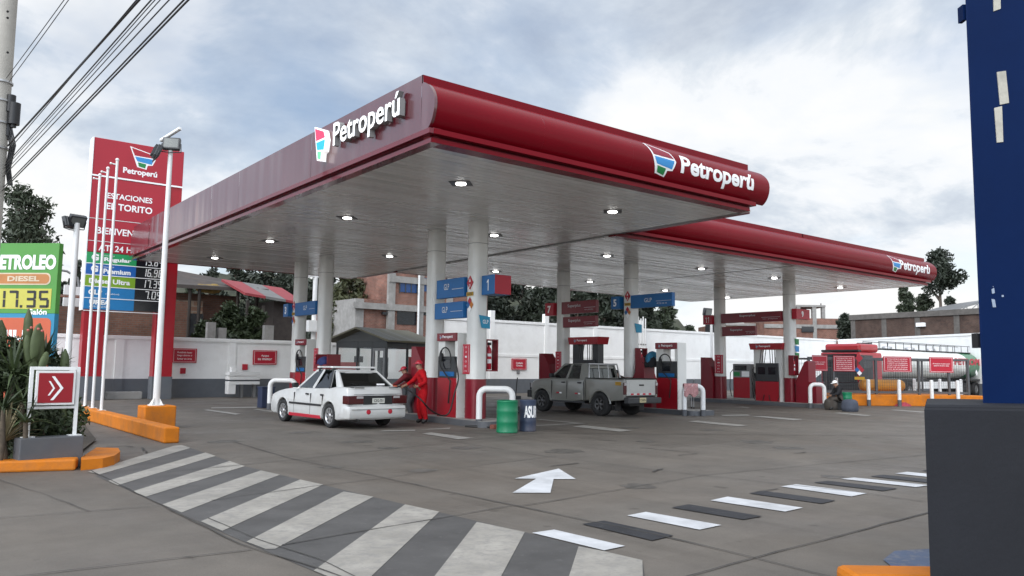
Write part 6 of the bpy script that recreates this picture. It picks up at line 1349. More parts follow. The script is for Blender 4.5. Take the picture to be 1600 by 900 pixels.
# ================================================================== LEFT FOREGROUND
def chevron():
    a = P(44, 706, D=11.9); b = P(118, 704, D=12.35); d = Vector((b.x-a.x, b.y-a.y, 0)); ln = d.length; rz = math.atan2(d.y, d.x); o = Vector((a.x, a.y, 0)); zb = P(44, 706, D=11.9).z
    l = P(30, 709, D=11.75); r = P(130, 706, D=12.4); d2 = Vector((r.x-l.x, r.y-l.y, 0))
    mb = MB(); mb.M = Matrix.Translation((l.x, l.y, 0)) @ Matrix.Rotation(math.atan2(d2.y, d2.x), 4, 'Z'); z1 = P(80, 684, D=12.0).z
    mb.box(0, d2.length, 0, .3, 0, z1, 0, .015); tag(mb.build('grey_plinth', GREY), 'grey concrete plinth under the red chevron sign', 'plinth')
    t = thing('chevron_sign', 'red square sign with a white double chevron in a white tube frame', 'sign', (o.x, o.y, z1), rz)
    a = Vector((0, .12, 0)); zt = P(52, 573, D=12).z-z1
    for x in (0, ln): mb = MB(); mb.box(x-.025, x+.025, .095, .145, 0, zt, 0, .005); mb.build('post', WHITE, t); mb = MB(); mb.box(x-.09, x+.09, .04, .2, 0, .012); mb.build('foot_plate', WHITE, t)
    mb = MB(); mb.box(.025, ln-.025, .095, .145, zt-.05, zt, 0, .005); zl = P(50, 640, D=12).z-z1; mb.box(.025, ln-.025, .095, .145, zl, zl+.04, 0, .005); mb.build('cross_bar', WHITE, t)
    mb = MB(); mb.box(.05, ln-.05, .05, .095, zl+.06, zt-.06, 0, .006); pn = mb.build('white_border', WHITE, t); s0, s1, q0, q1 = .085, ln-.085, zl+.095, zt-.095
    mb = MB(); mb.box(s0, s1, .044, .05, q0, q1); pnl = mb.build('red_panel', mat('chevron_red', (.28, .008, .016), .4, vary=.05), pn)
    mb = MB(); mb.M = frame((s0, .043, q0), *NY); w_, h = s1-s0, q1-q0
    def chev(x, cy, hh, tk, run): mb.prism([(x*w_, (cy+hh)*h), ((x+tk)*w_, (cy+hh)*h), ((x+run+tk)*w_, cy*h), ((x+tk)*w_, (cy-hh)*h), (x*w_, (cy-hh)*h), ((x+run)*w_, cy*h)], 0, .004)
    chev(.36, .49, .40, .09, .27); chev(.28, .49, .24, .055, .14); mb.build('chevron', LETW, pnl)
chevron()
def price_board():
    a = P(-60, 470, D=15.2); b = P(87, 470, D=15.0); d = Vector((b.x-a.x, b.y-a.y, 0)); ln = d.length; rz = math.atan2(d.y, d.x)
    z1 = P(40, 379, D=15.1).z; z0 = .7; zz_ = lambda py: P(60, py, D=15.05).z-z0
    t = thing('price_board', 'bright green diesel price board behind the cactus', 'sign', (a.x, a.y, z0), rz); h = z1-z0
    LG = mat('board_green', (.075, .275, .045), .5, vary=.05); LB = mat('board_blue', (.02, .22, .38), .5, vary=.05)
    mb = MB(); mb.box(0, ln, 0, .12, zz_(490)+0, h, 0, .006); mb.build('green_panel', LG, t)
    mb = MB(); mb.box(0, ln, 0, .12, 0, zz_(490)-.002, 0, .004); lo = mb.build('blue_panel', LB, t)
    mb = MB(); mb.M = frame((0, -.002, 0), *NY); mb.prism(rrect(-.0+.02, ln-.06, .2, zz_(497), .1), 0, .004); mb.build('orange_panel', mat('board_orange_red', (.52, .10, .04), .5, vary=.05), lo)
    px = lambda x: (x+60)/147*ln
    mb = MB(); mb.M = frame((0, -.004, 0), *NY); text(mb, 'a', px(-6), px(8), zz_(510), zz_(500), .004, bold=.04); text(mb, 'PREMIUM', px(-50), px(66), zz_(532), zz_(516), .004, bold=.04); mb.build('lower_lettering', LETW, lo)
    mb = MB(); mb.M = frame((0, -.002, 0), *NY); text(mb, 'PETROLEO', px(-14), px(84), zz_(421), zz_(397), .006, bold=.05); mb.build('title_lettering', LETW, t); mb = MB(); mb.M = frame((0, -.002, 0), *NY); text(mb, 'Galón', px(44), px(75), zz_(492), zz_(483), .006, bold=.03); mb.build('unit_lettering', LETW, t)
    mb = MB(); mb.M = frame((0, -.002, 0), *NY); mb.prism(rrect(px(-30), px(77), zz_(445), zz_(426), .09, 6), 0, .003, 0); mb.prism(rrect(px(-28), px(75), zz_(443), zz_(428), .08, 6), .003, .006, 1); text(mb, 'DIESEL', px(10), px(60), zz_(439.5), zz_(431), .010, mi=0, bold=.04); mb.build('orange_label', [mat('cream', (.6, .5, .36), .5), mat('board_orange', (.45, .18, .05), .5)], t)
    mb = MB(); mb.M = frame((0, -.002, 0), *NY); mb.box(px(-40), px(80), zz_(483), zz_(451), 0, .004); yp = mb.build('yellow_panel', mat('board_yellow', (.52, .48, .08), .5, vary=.05), t)
    digits7(lambda: frame((0, -.008, 0), *NY), '17.35', px(-8), px(80), zz_(481), zz_(454), .15, BLACK, yp, -.02, False)
    for x in (.3, ln-.3): mb = MB(); mb.box(x-.05, x+.05, .02, .1, -z0, 0); mb.build('leg', MGREY, t)
price_board()

# ---- plants
CACT = mat('cactus_green', (.075, .10, .04), .65, vary=.25, scale=5, dirt=(.12, .12, .06), damt=.5); LEAFD = mat('dark_leaf', (.030, .045, .016), .6, vary=.35, scale=6); LEAFM = mat('mid_leaf', (.05, .075, .025), .55, vary=.3, scale=5); DRY = mat('dry_leaf', (.24, .20, .11), .8, vary=.25)
def cactus_col(mb, base, top, r, n=14):
    base, top = Vector(base), Vector(top); rs = []; d = (top-base); K = 14
    for i in range(K+1):
        f = i/K; k = (1 if f < .86 else math.sqrt(max(.03, 1-((f-.86)/.14)**2)))*(.9+.1*math.sin(f*9)); p = base+d*f
        rs.append([p+Vector((math.cos(2*math.pi*j/(2*n))*r*k*(1 if j % 2 else .80), math.sin(2*math.pi*j/(2*n))*r*k*(1 if j % 2 else .80), 0)) for j in range(2*n)])
    mb.rings(rs)
cb = P(50, 640, D=12.9); t = thing('cactus', 'tall ribbed column cactus cluster in front of the green board', 'cactus', (cb.x, cb.y, 0))
for (bx, by, tx, ty, r) in ((42, 640, 45, 482, .075), (60, 640, 62, 505, .085), (-2, 640, 2, 500, .10), (27, 640, 22, 560, .10)):
    mb = MB(); a = P(bx, by, D=12.9); b = P(tx, ty, D=12.9); a.z = .05; cactus_col(mb, a, b, r, 8); mb.build('stem', CACT, t, True)
mb = MB(); mb.M = Matrix.Identity(4)
def pad(mb, c, rx, rz_, th, yaw, tilt=0):
    mb.M = Matrix.Translation(c) @ Matrix.Rotation(yaw, 4, 'Z') @ Matrix.Rotation(tilt, 4, 'Y'); mb.sphere((0, 0, 0), 1, 12, 0, (rx, th, rz_)); mb.M = Matrix.Identity(4)
cp = P(53, 560, D=12.6); t = thing('prickly_pear', 'flat padded cactus with pink tips beside the column cactus', 'cactus', (cp.x, cp.y, 0))
for (px, py, rx, rz2, tl) in ((56, 535, .085, .30, .08), (45, 548, .075, .26, -.15), (68, 566, .07, .18, .3), (30, 585, .08, .24, -.2), (50, 600, .10, .40, 0)):
    mb = MB(); pad(mb, P(px, py, D=12.65), rx, rz2, .045, R_(-35+px), tl); mb.build('pad', CACT, t, True)
mb = MB()
for (px, py) in ((60, 514), (66, 517), (49, 512), (44, 516)): mb.sphere(P(px, py, D=12.62), .022, 6)
mb.build('fruit', mat('cactus_fruit', (.45, .12, .10), .6), t, True)
cs = P(100, 640, D=13.2); t = thing('cactus', 'small single column cactus behind the chevron sign', 'cactus', (cs.x, cs.y, 0)); mb = MB(); a = P(99, 640, D=13.2); a.z = .05; cactus_col(mb, a, P(102, 545, D=13.2), .075, 8); mb.build('stem', CACT, t, True)
def rosette(c, n, ln, wd, label, m, seed, up=(.2, 1.2), droop=.5):
    rnd = random.Random(seed); t = thing('spiky_plant', label, 'plant', c); mb = MB()
    for i in range(n):
        az = rnd.uniform(0, 2*math.pi); el = rnd.uniform(*up); L_ = ln*rnd.uniform(.7, 1.1); d = Vector((math.cos(az)*math.cos(el), math.sin(az)*math.cos(el), math.sin(el))); sd = Vector((-math.sin(az), math.cos(az), 0)); pts = []
        for k in range(7): f = k/6; pts.append((d*L_*f+Vector((0, 0, -droop*L_*f*f*math.cos(el))), wd*(1-f**1.5)*(.6+.8*f if f < .4 else .95)))
        l = [p-sd*w for p, w in pts]; r = [p+sd*w for p, w in pts]; md = [p-Vector((0, 0, wd*.5))*(1-k/6) for k, (p, w) in enumerate(pts)]
        mb.rings([[l[k], md[k], r[k]] for k in range(7)], 0, True, False, False)
    mb.build('leaves', m, t); return t
for i, (px, py, D, n, ln, wd, m, up, lb) in enumerate(((35, 628, 12.3, 34, .62, .035, LEAFM, (.2, 1.3), 'green spiky rosette left of the chevron sign'), (84, 590, 13.8, 22, .62, .03, LEAFM, (.5, 1.4), 'upright spiky leaves above the chevron sign top'), (6, 690, 11.9, 30, .85, .035, DRY, (.4, 1.3), 'dry pale blades at the left picture edge'),
      (25, 560, 13.4, 30, .6, .03, LEAFD, (.2, 1.3), 'dark spiky rosette between the column cacti'), (70, 690, 12.75, 26, .4, .03, LEAFD, (.3, 1.3), 'low dark spiky tuft behind the grey plinth'), (12, 610, 12.8, 30, .6, .035, LEAFM, (.2, 1.3), 'green rosette low at the cactus foot'))):
    c = P(px, py, D=D); rosette(c, n, ln, wd, lb, m, 20+i, up)
    if c.z > .3: mb = MB(); mb.tube([(c.x, c.y, .03), (c.x+.03, c.y, c.z*.5), tuple(c)], [.05, .04, .035], 8); mb.build('stem', mat('bark', (.09, .07, .05), .9, vary=.3, scale=8), bpy.data.objects[[o.name for o in bpy.data.objects if o.get('label') == lb][0]], True)
BARK = MATS['bark']
def leafcloud(name, pts, size, m, parent=None, flat=.0, asp=.45):
    """many small leaf faces, one mesh"""
    n = len(pts); pts = np.asarray(pts, float); a = np.random.normal(size=(n, 3)); a /= np.linalg.norm(a, axis=1)[:, None]; b = np.cross(a, np.random.normal(size=(n, 3))); b /= np.linalg.norm(b, axis=1)[:, None]
    s = size*np.random.uniform(.55, 1.3, (n, 1)); v = np.empty((n, 4, 3)); v[:, 0] = pts-a*s; v[:, 1] = pts-b*s*asp; v[:, 2] = pts+a*s; v[:, 3] = pts+b*s*asp
    me = bpy.data.meshes.new(name); me.vertices.add(4*n); me.vertices.foreach_set('co', v.reshape(-1)); me.loops.add(4*n); me.loops.foreach_set('vertex_index', np.arange(4*n, dtype=np.int32)); me.polygons.add(n); me.polygons.foreach_set('loop_start', np.arange(0, 4*n, 4, dtype=np.int32)); me.polygons.foreach_set('loop_total', np.full(n, 4, dtype=np.int32)); me.update(); me.validate(); me.materials.append(m)
    o = bpy.data.objects.new(name, me); COL.objects.link(o); o.parent = parent; return o
def clumps(centers, radii, n, shell=.5):
    out = []
    w_ = np.array([r[0]*r[1]*r[2] for r in radii])**.75; w_ /= w_.sum()
    for c, r, k in zip(centers, radii, w_):
        m = max(8, int(n*k)); d = np.random.normal(size=(m, 3)); d /= np.linalg.norm(d, axis=1)[:, None]; rr = np.random.uniform(shell**3, 1, (m, 1))**(1/3); out.append(np.array(c)+d*rr*np.array(r)*np.random.uniform(.8, 1.12, (m, 1)))
    return np.concatenate(out)
# low dark shrub under the chevron sign
for i, (px, py, D, rx, rz_, lb, m) in enumerate(((80, 672, 12.6, .38, .40, 'low dark bush under the chevron sign', LEAFD), (48, 655, 12.7, .45, .5, 'dark bush left of the chevron posts', LEAFD), (10, 650, 13.0, .5, .6, 'dark leafy bush at the left edge of the planting bed', LEAFM), (62, 690, 12.35, .35, .25, 'small dark bush at the foot of the left chevron post', LEAFD))):
    c = P(px, py, D=D); t = thing('bush', lb, 'bush', (c.x, c.y, 0)); cs = []; rs = []
    for k in range(9): cs.append((random.uniform(-rx, rx)*.7, random.uniform(-rx, rx)*.6, c.z-.05+random.uniform(-rz_, rz_)*.6)); q = random.uniform(.14, .26); rs.append((q, q, q*.9))
    leafcloud('foliage', clumps(cs, rs, 1500, .3), .05, m, t)
    mb = MB()
    for k in range(5): mb.tube([(0, 0, .02), (cs[k][0]*.5, cs[k][1]*.5, cs[k][2]*.6), cs[k]], [.02, .014, .008], 6)
    mb.build('stem', BARK, t)
for i, (px, py, D, rx, rz_, lb) in enumerate(((22, 600, 13.3, .55, .55, 'tall dark shrub at the foot of the column cacti'), (66, 620, 13.4, .36, .5, 'dark shrub between the cactus and the chevron sign'), (-8, 585, 12.6, .5, .7, 'dark shrub cut off by the left picture edge'), (100, 650, 13.4, .16, .25, 'small dark shrub behind the right chevron post'))):
    c = P(px, py, D=D); t = thing('bush', lb, 'bush', (c.x, c.y, 0)); cs = []; rs = []
    for k in range(12): cs.append((random.uniform(-rx, rx)*.8, random.uniform(-rx, rx)*.6, max(.15, c.z+random.uniform(-rz_, rz_)))); q = random.uniform(.16, .28); rs.append((q, q, q))
    leafcloud('foliage', clumps(cs, rs, 2200, .3), .055, [LEAFD, LEAFM][i % 2], t)
    mb = MB()
    for k in range(6): mb.tube([(0, 0, .02), (cs[k][0]*.5, cs[k][1]*.5, cs[k][2]*.6), cs[k]], [.02, .014, .008], 6)
    mb.build('stem', BARK, t)
for i, (px, py, D, n, ln, lb) in enumerate(((36, 600, 13.0, 30, .55, 'broad green rosette right of the flat padded cactus'), (5, 640, 11.8, 30, .7, 'large dark rosette low at the left picture edge'), (40, 660, 11.9, 28, .5, 'dark rosette in front of the cacti, left of the sign post'), (95, 575, 13.4, 20, .5, 'spiky rosette poking up behind the chevron sign frame'), (20, 585, 12.5, 34, .8, 'large dark spiky rosette among the column cacti'), (70, 560, 13.2, 26, .6, 'spiky dark leaves right of the pink fruit'))):
    c = P(px, py, D=D); t = rosette(c, n, ln, .032, lb, [LEAFM, LEAFD][i % 2], 60+i, (.1, 1.3)); mb = MB(); mb.tube([(c.x, c.y, .03), (c.x+.02, c.y, c.z*.5), tuple(c)], [.045, .04, .03], 8); mb.build('stem', BARK, t, True)
mb = MB(); mb.sphere((0, 0, .06), .13, 8, 0, (1.2, .9, .7)); o = mb.build('stone', CONC); c = G(12, 716); o.location = (c.x, c.y+.15, .05); tag(o, 'pale stone on the soil at the left edge of the bed', 'stone')

# ================================================================== UTILITY POLE AND WIRES
pp = P(0, 150, D=13.0); t = thing('utility_pole', 'pale concrete utility pole at the left picture edge', 'utility pole', (pp.x, pp.y, 0)); mb = MB(); mb.cyl((0, 0, 0), (0, 0, 9.5), .19, .135, 18); mb.build('pole', mat('pole_concrete', (.40, .38, .34), .85, vary=.1, dirt=(.25, .24, .22), bump=.2), t)
rt = Vector((CR.x, CR.y, 0)).normalized()
for z, r in ((P(0, 235, D=13).z, .17), (P(0, 130, D=13).z, .165), (P(0, 160, D=13).z, .165), (P(0, 195, D=13).z, .17)):
    mb = MB(); mb.cyl((0, 0, z), (0, 0, z+.03), r+.012, n=18); mb.build('steel_band', STEEL, t)
for (px, py, w_, h) in ((17, 162, .07, .14), (22, 178, .09, .18), (14, 190, .06, .25)):
    c = P(px, py, D=13)-Vector((pp.x, pp.y, 0)); mb = MB(); mb.M = Matrix.Translation(c); mb.cyl((0, 0, -h), (0, 0, h), w_, n=12); mb.cyl((0, 0, -h-.05), (0, 0, -h), w_*.5, n=8); mb.build('splice_box', BLACK, t)
mb = MB()
for k in range(4): x = 9+3*k; a = P(x, 200, D=12.95); b = P(x+4-k, 290, D=12.95); mb.tube([a, a.lerp(b, .3)+rt*.06, a.lerp(b, .7)-rt*.03, b], .012, 6)
mb.build('cable_drop', BLACK, t, True)
SPOTS = []
for y in (18, 28, 82): mb = MB(); mb.cyl(P(12, y, D=12.87), P(12, y, D=12.80), .02, n=8); mb.build('bolt', BLACK, t, True)
wires = [(10, 122, 100, .009), (14, 128, 107, .009), (12, 228, 217, .022), (14, 234, 213, .010), (8, 258, 236, .012), (7, 263, 242, .008), (6, 270, 250, .008), (5, 276, 264, .010), (6, 292, 287, .013), (3, 299, 294, .014)]
wl = ['upper left of the pair high on the pole', 'lower of the pair high on the pole', 'thick twisted cable, topmost of the bundle', 'thin cable running beside the thick twisted one', 'thin cable third in the bundle', 'fine wire in the middle of the bundle', 'wire just below the middle of the bundle', 'fine wire next to the two lowest cables', 'heavy cable second from the bottom of the bundle', 'lowest heavy cable of the bundle']
for (px, py, tx, r), lb in zip(wires, wl):
    a = P(px, py, D=12.9); zt = a.z+.15; dv = P(tx, 0, D=1)-Vector((0, 0, H)); b = Vector((0, 0, H))+dv*((zt-H)/dv.z); d = b-a; far = a+d*3.2; far.z = a.z+.3
    pts = []
    for i in range(40): f = i/39; pts.append(a.lerp(far, f)+Vector((0, 0, -.3*4*f*(1-f)*.25+(random.uniform(-.012, .012) if r > .03 else 0))))
    # keep the passing point where the photo has it
    f0 = 1/3.2; zs = a.z+.3*f0-.3*4*f0*(1-f0)*.25; k = (b.z-zs)
    pts = [p+Vector((0, 0, k*min(1, (i/39)/f0))) for i, p in enumerate(pts)]; r *= .62
    mb = MB(); mb.tube(pts, r, 6); tag(mb.build('overhead_wire', BLACK), 'black overhead '+lb if 'wire' in lb or 'cable' in lb else 'black overhead wire, '+lb, 'wire', 'overhead wires from the utility pole')
pf = far; t = thing('utility_pole', 'second concrete utility pole where the overhead wires end', 'utility pole', (pf.x, pf.y, 0)); mb = MB(); mb.cyl((0, 0, 0), (0, 0, 9.5), .19, .135, 18); mb.build('pole', MATS['pole_concrete'], t)

# ================================================================== RIGHT FOREGROUND: BLUE COLUMN ON GREY PLINTH
def right_sign():
    D = 5.25; a = P(1444, 640, D=D); d = CR.copy(); d.z = 0; d.normalize(); back = Vector((-d.y, d.x, 0)); zt = P(1500, 632, D=D+.1).z
    sk = lambda px: Vector(((px-800)/FL*.97, 1.0, 0))       # the left flank splays, so only the front is seen from the street
    mb = MB(); mb.M = frame((a.x, a.y, 0), d, back); s_ = (1444-800)/FL*1.02
    bx = [(0, 0), (1.5, 0), (1.5+s_*1.2, 1.2), (s_*1.2, 1.2)]; inb = lambda e: [(e*1.3, e), (1.5-e, e), (1.5+s_*1.2-e*1.3, 1.2-e), (s_*1.2+e*.2, 1.2-e)]
    mb.rings([[(x, y, z) for x, y in inb(e)] for e, z in ((0, 0), (0, zt-.035), (.006, zt-.02), (.006, zt-.014), (.012, zt-.004), (.02, zt))], 0, False)
    o = mb.build('grey_plinth', mat('smooth_dark_grey', (.017, .018, .022), .7, vary=.10, scale=1.4, spec=.2, dirt=(.013, .013, .0135), damt=.5, bump=.12, bscale=25)); tag(o, 'large smooth dark grey concrete plinth at the right edge', 'plinth')
    b = P(1537, 625, D=D+.42); t = thing('blue_pillar', 'tall dark blue painted pillar on the grey plinth', 'pillar', (b.x, b.y, zt)); BL = mat('pillar_blue', (.0012, .011, .054), .55, vary=.14, scale=1.0, spec=.08, dirt=(.003, .014, .058), dscale=1.5, damt=.4, bump=.06, bscale=8)
    mb = MB(); mb.M = frame((b.x, b.y, zt), d, back); s_ = (1537-800)/FL*1.03; mb.prism([(0, .01), (.01, 0), (1, 0), (1+s_*.5, .5), (s_*.5, .5)], 0, 7.0); pb = mb.build('pillar_body', BL, t, True)
    fr_ = frame((b.x, b.y, zt), d, back)
    def loc(px, py):
        r = P(px, py, D=1)-Vector((0, 0, H)); n = -back; q0 = Vector((b.x, b.y, zt)); tt = (q0-Vector((0, 0, H))).dot(n)/r.dot(n); w_ = Vector((0, 0, H))+r*tt-q0; return (w_.dot(d), w_.z)
    mb = MB(); mb.M = frame((b.x, b.y, zt)-back*.0 if False else Vector((b.x, b.y, zt)), d, Vector((0, 0, 1)))
    for q in ([(1557, 113), (1571, 111), (1576, 161), (1562, 164)], [(1553, 169), (1565, 166), (1567, 222), (1557, 223)], [(1551, -30), (1562, -32), (1563, 14), (1552, 18)]): mb.prism([loc(*p) for p in q], 0, .006)
    mb.build('tape_remnant', mat('old_tape', (.42, .40, .34), .7, vary=.12, scale=14, dirt=(.2, .19, .17), dscale=9), pb, True)
    mb = MB(); mb.M = frame(Vector((b.x, b.y, zt)), d, Vector((0, 0, 1)))
    for q in ([(1549, 452), (1553, 450), (1554, 458), (1550, 459)], [(1549, 467), (1554, 468), (1556, 480), (1551, 480)], [(1565, 461), (1568, 461), (1568, 464), (1565, 464)], [(1551, 448), (1552, 447), (1552, 449)]): mb.prism([loc(*p) for p in q], 0, .003)
    mb.build('paint_chip', mat('chip_pale', (.25, .30, .38), .7), pb, True)
    for (y0, y1) in ((4, 28), (520, 543)):
        c0, c1 = loc(1510, y0), loc(1510, y1); mb = MB(); mb.M = frame(Vector((b.x, b.y, zt)), d, Vector((0, 0, 1))); mb.box(-.010, .02, c1[1], c0[1], -.10, -.03); mb.build('hinge', BL if y0 < 100 else BLACK, t, True)
right_sign()
# ================================================================== BUILDINGS BEYOND THE WALL
def pbox(mb, px0, px1, py0, py1, Y, dp, mi=0, z0=None, bev=0):
    a = P(px0, py0, Y=Y); b = P(px1, py1, Y=Y); mb.box(a.x, b.x, Y, Y+dp, b.z if z0 is None else z0, a.z, mi, bev); return a.x, b.x, b.z, a.z
WOOD = mat('dark_wood', (.03, .024, .02), .9, vary=.3); TIN = mat('rusty_tin', (.055, .045, .04), .8, vary=.3, dirt=(.10, .06, .04)); DARKW = mat('window_dark', (.012, .014, .018), .15, vary=.1); BLUEG = mat('window_blue_glass', (.012, .05, .16), .12, vary=.2, scale=2)
def building():
    Y = 56.0; t = thing('brick_building', 'unfinished multi storey brick building with blue windows beyond the kiosk', 'building', (P(640, 560, Y=Y).x, Y, 0))
    mb = MB(); x0, x1, _, zt = pbox(mb, 609, 760, 402, 560, Y, 9, z0=0); mb.build('wall', BRICKR, t, True)
    mb = MB(); l0, _, _, zl = pbox(mb, 560, 608.6, 466, 560, Y+.3, 8, z0=0); mb.build('wing_wall', BRICKR, t, True)
    mb = MB()
    for px, w_ in ((609, 6), (655, 5), (700, 6), (752, 6)): pbox(mb, px, px+w_, 402, 560, Y-.12, .3, z0=0)
    pbox(mb, 556, 566, 466, 560, Y+.18, 6, z0=0)
    for y in (481, 403, 440): pbox(mb, 609 if y != 481 else 552, 760, y, y+4, Y-.2, .35)
    mb.build('concrete_frame', CONC, t, True)
    for (a, b, c, d, m, fr) in ((625, 652, 434, 458, BLUEG, 1), (661, 698, 434, 458, BLUEG, 1), (621, 650, 486, 508, DARKW, 0), (661, 690, 481, 494, DARKW, 0), (598, 607.5, 487, 492, DARKW, 0), (710, 745, 434, 458, BLUEG, 1)):
        mb = MB(); pbox(mb, a, b, c, d, Y-.06, .2); o = mb.build('window', m, t, True)
        if fr:
            mb = MB()
            for k in (0, .33, .66, 1): x = a+(b-a)*k; pbox(mb, x-.35, x+.35, c, d, Y-.09, .05)
            mb.build('window_frame', DGREY, o, True)
    mb = MB(); p = P(656, 400, Y=Y-.3); mb.cyl((p.x, p.y, 0), (p.x, p.y, p.z), .09, n=8); mb.build('drain_pipe', WHITE, t, True)
    mb = MB(); p = P(647, 446, Y=Y-.3)
    for px in (570, 580, 590, 600): q = P(px, 460, Y=Y+3); mb.cyl((q.x, q.y, zl-.1), (q.x, q.y, zl+random.uniform(.3, .7)), .02, n=5)
    mb.build('rebar', TIN, t, True)
building()
def house_left():
    Y = 47.0; t = thing('brick_house', 'low brick house with dark sagging roof left of the red awning', 'house', (P(340, 560, Y=Y).x, Y, 0))
    mb = MB(); pbox(mb, 262, 366, 456, 560, Y, 6, z0=0); mb.build('wall', BRICK, t, True)
    mb = MB(); pbox(mb, 268, 316, 468, 496, Y-.3, .25); mb.build('stone_panel', mat_brick('painted_stone', (.40, .30, .22), (.24, .12, .08), (.35, .3, .25), .55, .3, .03), t, True)
    mb = MB(); pbox(mb, 288, 316, 489, 526, Y-.32, .2); mb.build('doorway', DARKW, t, True)
    mb = MB(); a = P(262, 452, Y=Y-1.5); b = P(420, 452, Y=Y-1.5); c = P(300, 428, Y=Y+5); 
    mb.add([(a.x-1, Y-1.5, a.z+.3), (b.x, Y-1.5, b.z), (b.x, Y+5, b.z+1.0), (a.x-1, Y+5, c.z+.5), (a.x-1, Y-1.5, a.z+.1), (b.x, Y-1.5, b.z-.2), (b.x, Y+5, b.z+.8), (a.x-1, Y+5, c.z+.3)], [(0, 1, 2, 3), (7, 6, 5, 4), (0, 4, 5, 1), (1, 5, 6, 2), (2, 6, 7, 3), (3, 7, 4, 0)]); mb.build('roof', TIN, t, True)
    mb = MB()
    for px in (297, 312, 372, 402): q = P(px, 455, Y=Y-1.3); mb.cyl((q.x, q.y, 0), (q.x, q.y, q.z+.2), .09, n=6)
    mb.build('roof_post', WOOD, t, True)
    mb = MB()
    for i in range(9): q = P(314+3*i, 451+random.uniform(-2, 2), Y=Y-.8); mb.sphere(q, .32, 6, 0, (1, .6, .8))
    mb.build('yellow_bundles', mat('ochre_sacks', (.28, .19, .06), .9, vary=.4), t, True)
    Y = 44.0; t = thing('shed', 'dark shed with a red and grey striped tin roof behind the wall', 'shed', (P(430, 560, Y=Y).x, Y, 0))
    mb = MB(); pbox(mb, 428, 476, 470, 560, Y, 4, z0=0); mb.build('wall', mat('dark_shed_wall', (.05, .04, .035), .9, vary=.25), t, True)
    q = lambda px, py, y: P(px, py, Y=y)
    a0, a1, b0, b1 = q(376, 457, Y), q(470, 473, Y), q(372, 445, Y+.1), q(470, 459, Y+.1)
    for i in range(3):
        f0, f1 = i/3, (i+1)/3; mb = MB(); A, B = a0.lerp(a1, f0), a0.lerp(a1, f1-.004); C, D_ = b0.lerp(b1, f0), b0.lerp(b1, f1-.004)
        A = A+Vector((0, -.7, -.05)); B = B+Vector((0, -.7, -.05)); C = Vector((C.x, Y+3.0, C.z+.55)); D_ = Vector((D_.x, Y+3.0, D_.z+.55))
        dz = Vector((0, 0, -.14)); mb.add([A, B, D_, C, A+dz, B+dz, D_+dz, C+dz], [(0, 1, 2, 3), (7, 6, 5, 4), (0, 4, 5, 1), (1, 5, 6, 2), (2, 6, 7, 3), (3, 7, 4, 0)])
        mb.build('roof_sheet', [mat('red_tin', (.25, .03, .035), .55, vary=.15), mat('grey_tin', (.15, .145, .14), .55, vary=.15), MATS['red_tin']][i] if i else mat('red_tin', (.25, .03, .035), .55, vary=.15), t, True)
    mb = MB(); p = q(436, 480, Y); mb.box(p.x-1.2, p.x-1.05, Y-.6, Y-.45, 0, p.z); p = q(380, 470, Y); mb.box(p.x, p.x+.15, Y-.6, Y-.45, 0, p.z); mb.build('roof_post', WOOD, t, True)
    for i, (a, b, c, lb) in enumerate(((325, 335, 503, 'tallest concrete post stub above the left white wall'), (342, 352, 512, 'short concrete post stub beside the tallest one'), (414, 426, 508, 'concrete post stub under the striped tin roof'))):
        mb = MB(); Yp = 39.5; pbox(mb, a, b, c, 560, Yp, .32, z0=0); tag(mb.build('concrete_post', CONC), lb, 'post', 'concrete post stubs above the wall')
    t = thing('brick_wall', 'long brown brick wall rising behind the totem and price board', 'wall', (P(150, 560, Y=43).x, 43, 0)); mb = MB(); pbox(mb, -60, 262, 470, 560, 43.0, .3, z0=0); mb.build('brickwork', BRICK, t, True)
    mb = MB(); pbox(mb, 80, 262, 463, 469.5, 43.1, .25); mb.build('top_course', BRICKR, t, True)
    t = thing('brick_wall', 'short brick pier beside the right leg of the totem', 'wall', (P(275, 560, Y=41).x, 41, 0)); mb = MB(); pbox(mb, 270, 289, 470, 560, 41.0, .3, z0=0); mb.build('brickwork', BRICK, t, True)
    for i, (px, py) in enumerate(((104, 455), (121, 458))):
        p = P(px, py, Y=44); t = thing('white_post', ['white post behind the brick wall, left of two', 'white post behind the brick wall, right of two'][i], 'post', (p.x, 44, 0), 0, 'white posts beyond the brick wall'); mb = MB(); mb.box(-.12, .12, -.12, .12, 0, p.z+.3); mb.build('post', WHITE, t)
    b = P(122, 480, Y=60); t = thing('street_lamp', 'bent grey street lamp far behind the shorter floodlight pole', 'street lamp', (b.x, 60, 0)); z = P(120, 425, Y=60).z; mb = MB(); mb.tube([(0, 0, 0), (0, 0, z-1.2), (-.15, 0, z-.4), (-.8, 0, z), (-1.8, 0, z+.1)], .08, 8); mb.build('pole', MGREY, t)
house_left()
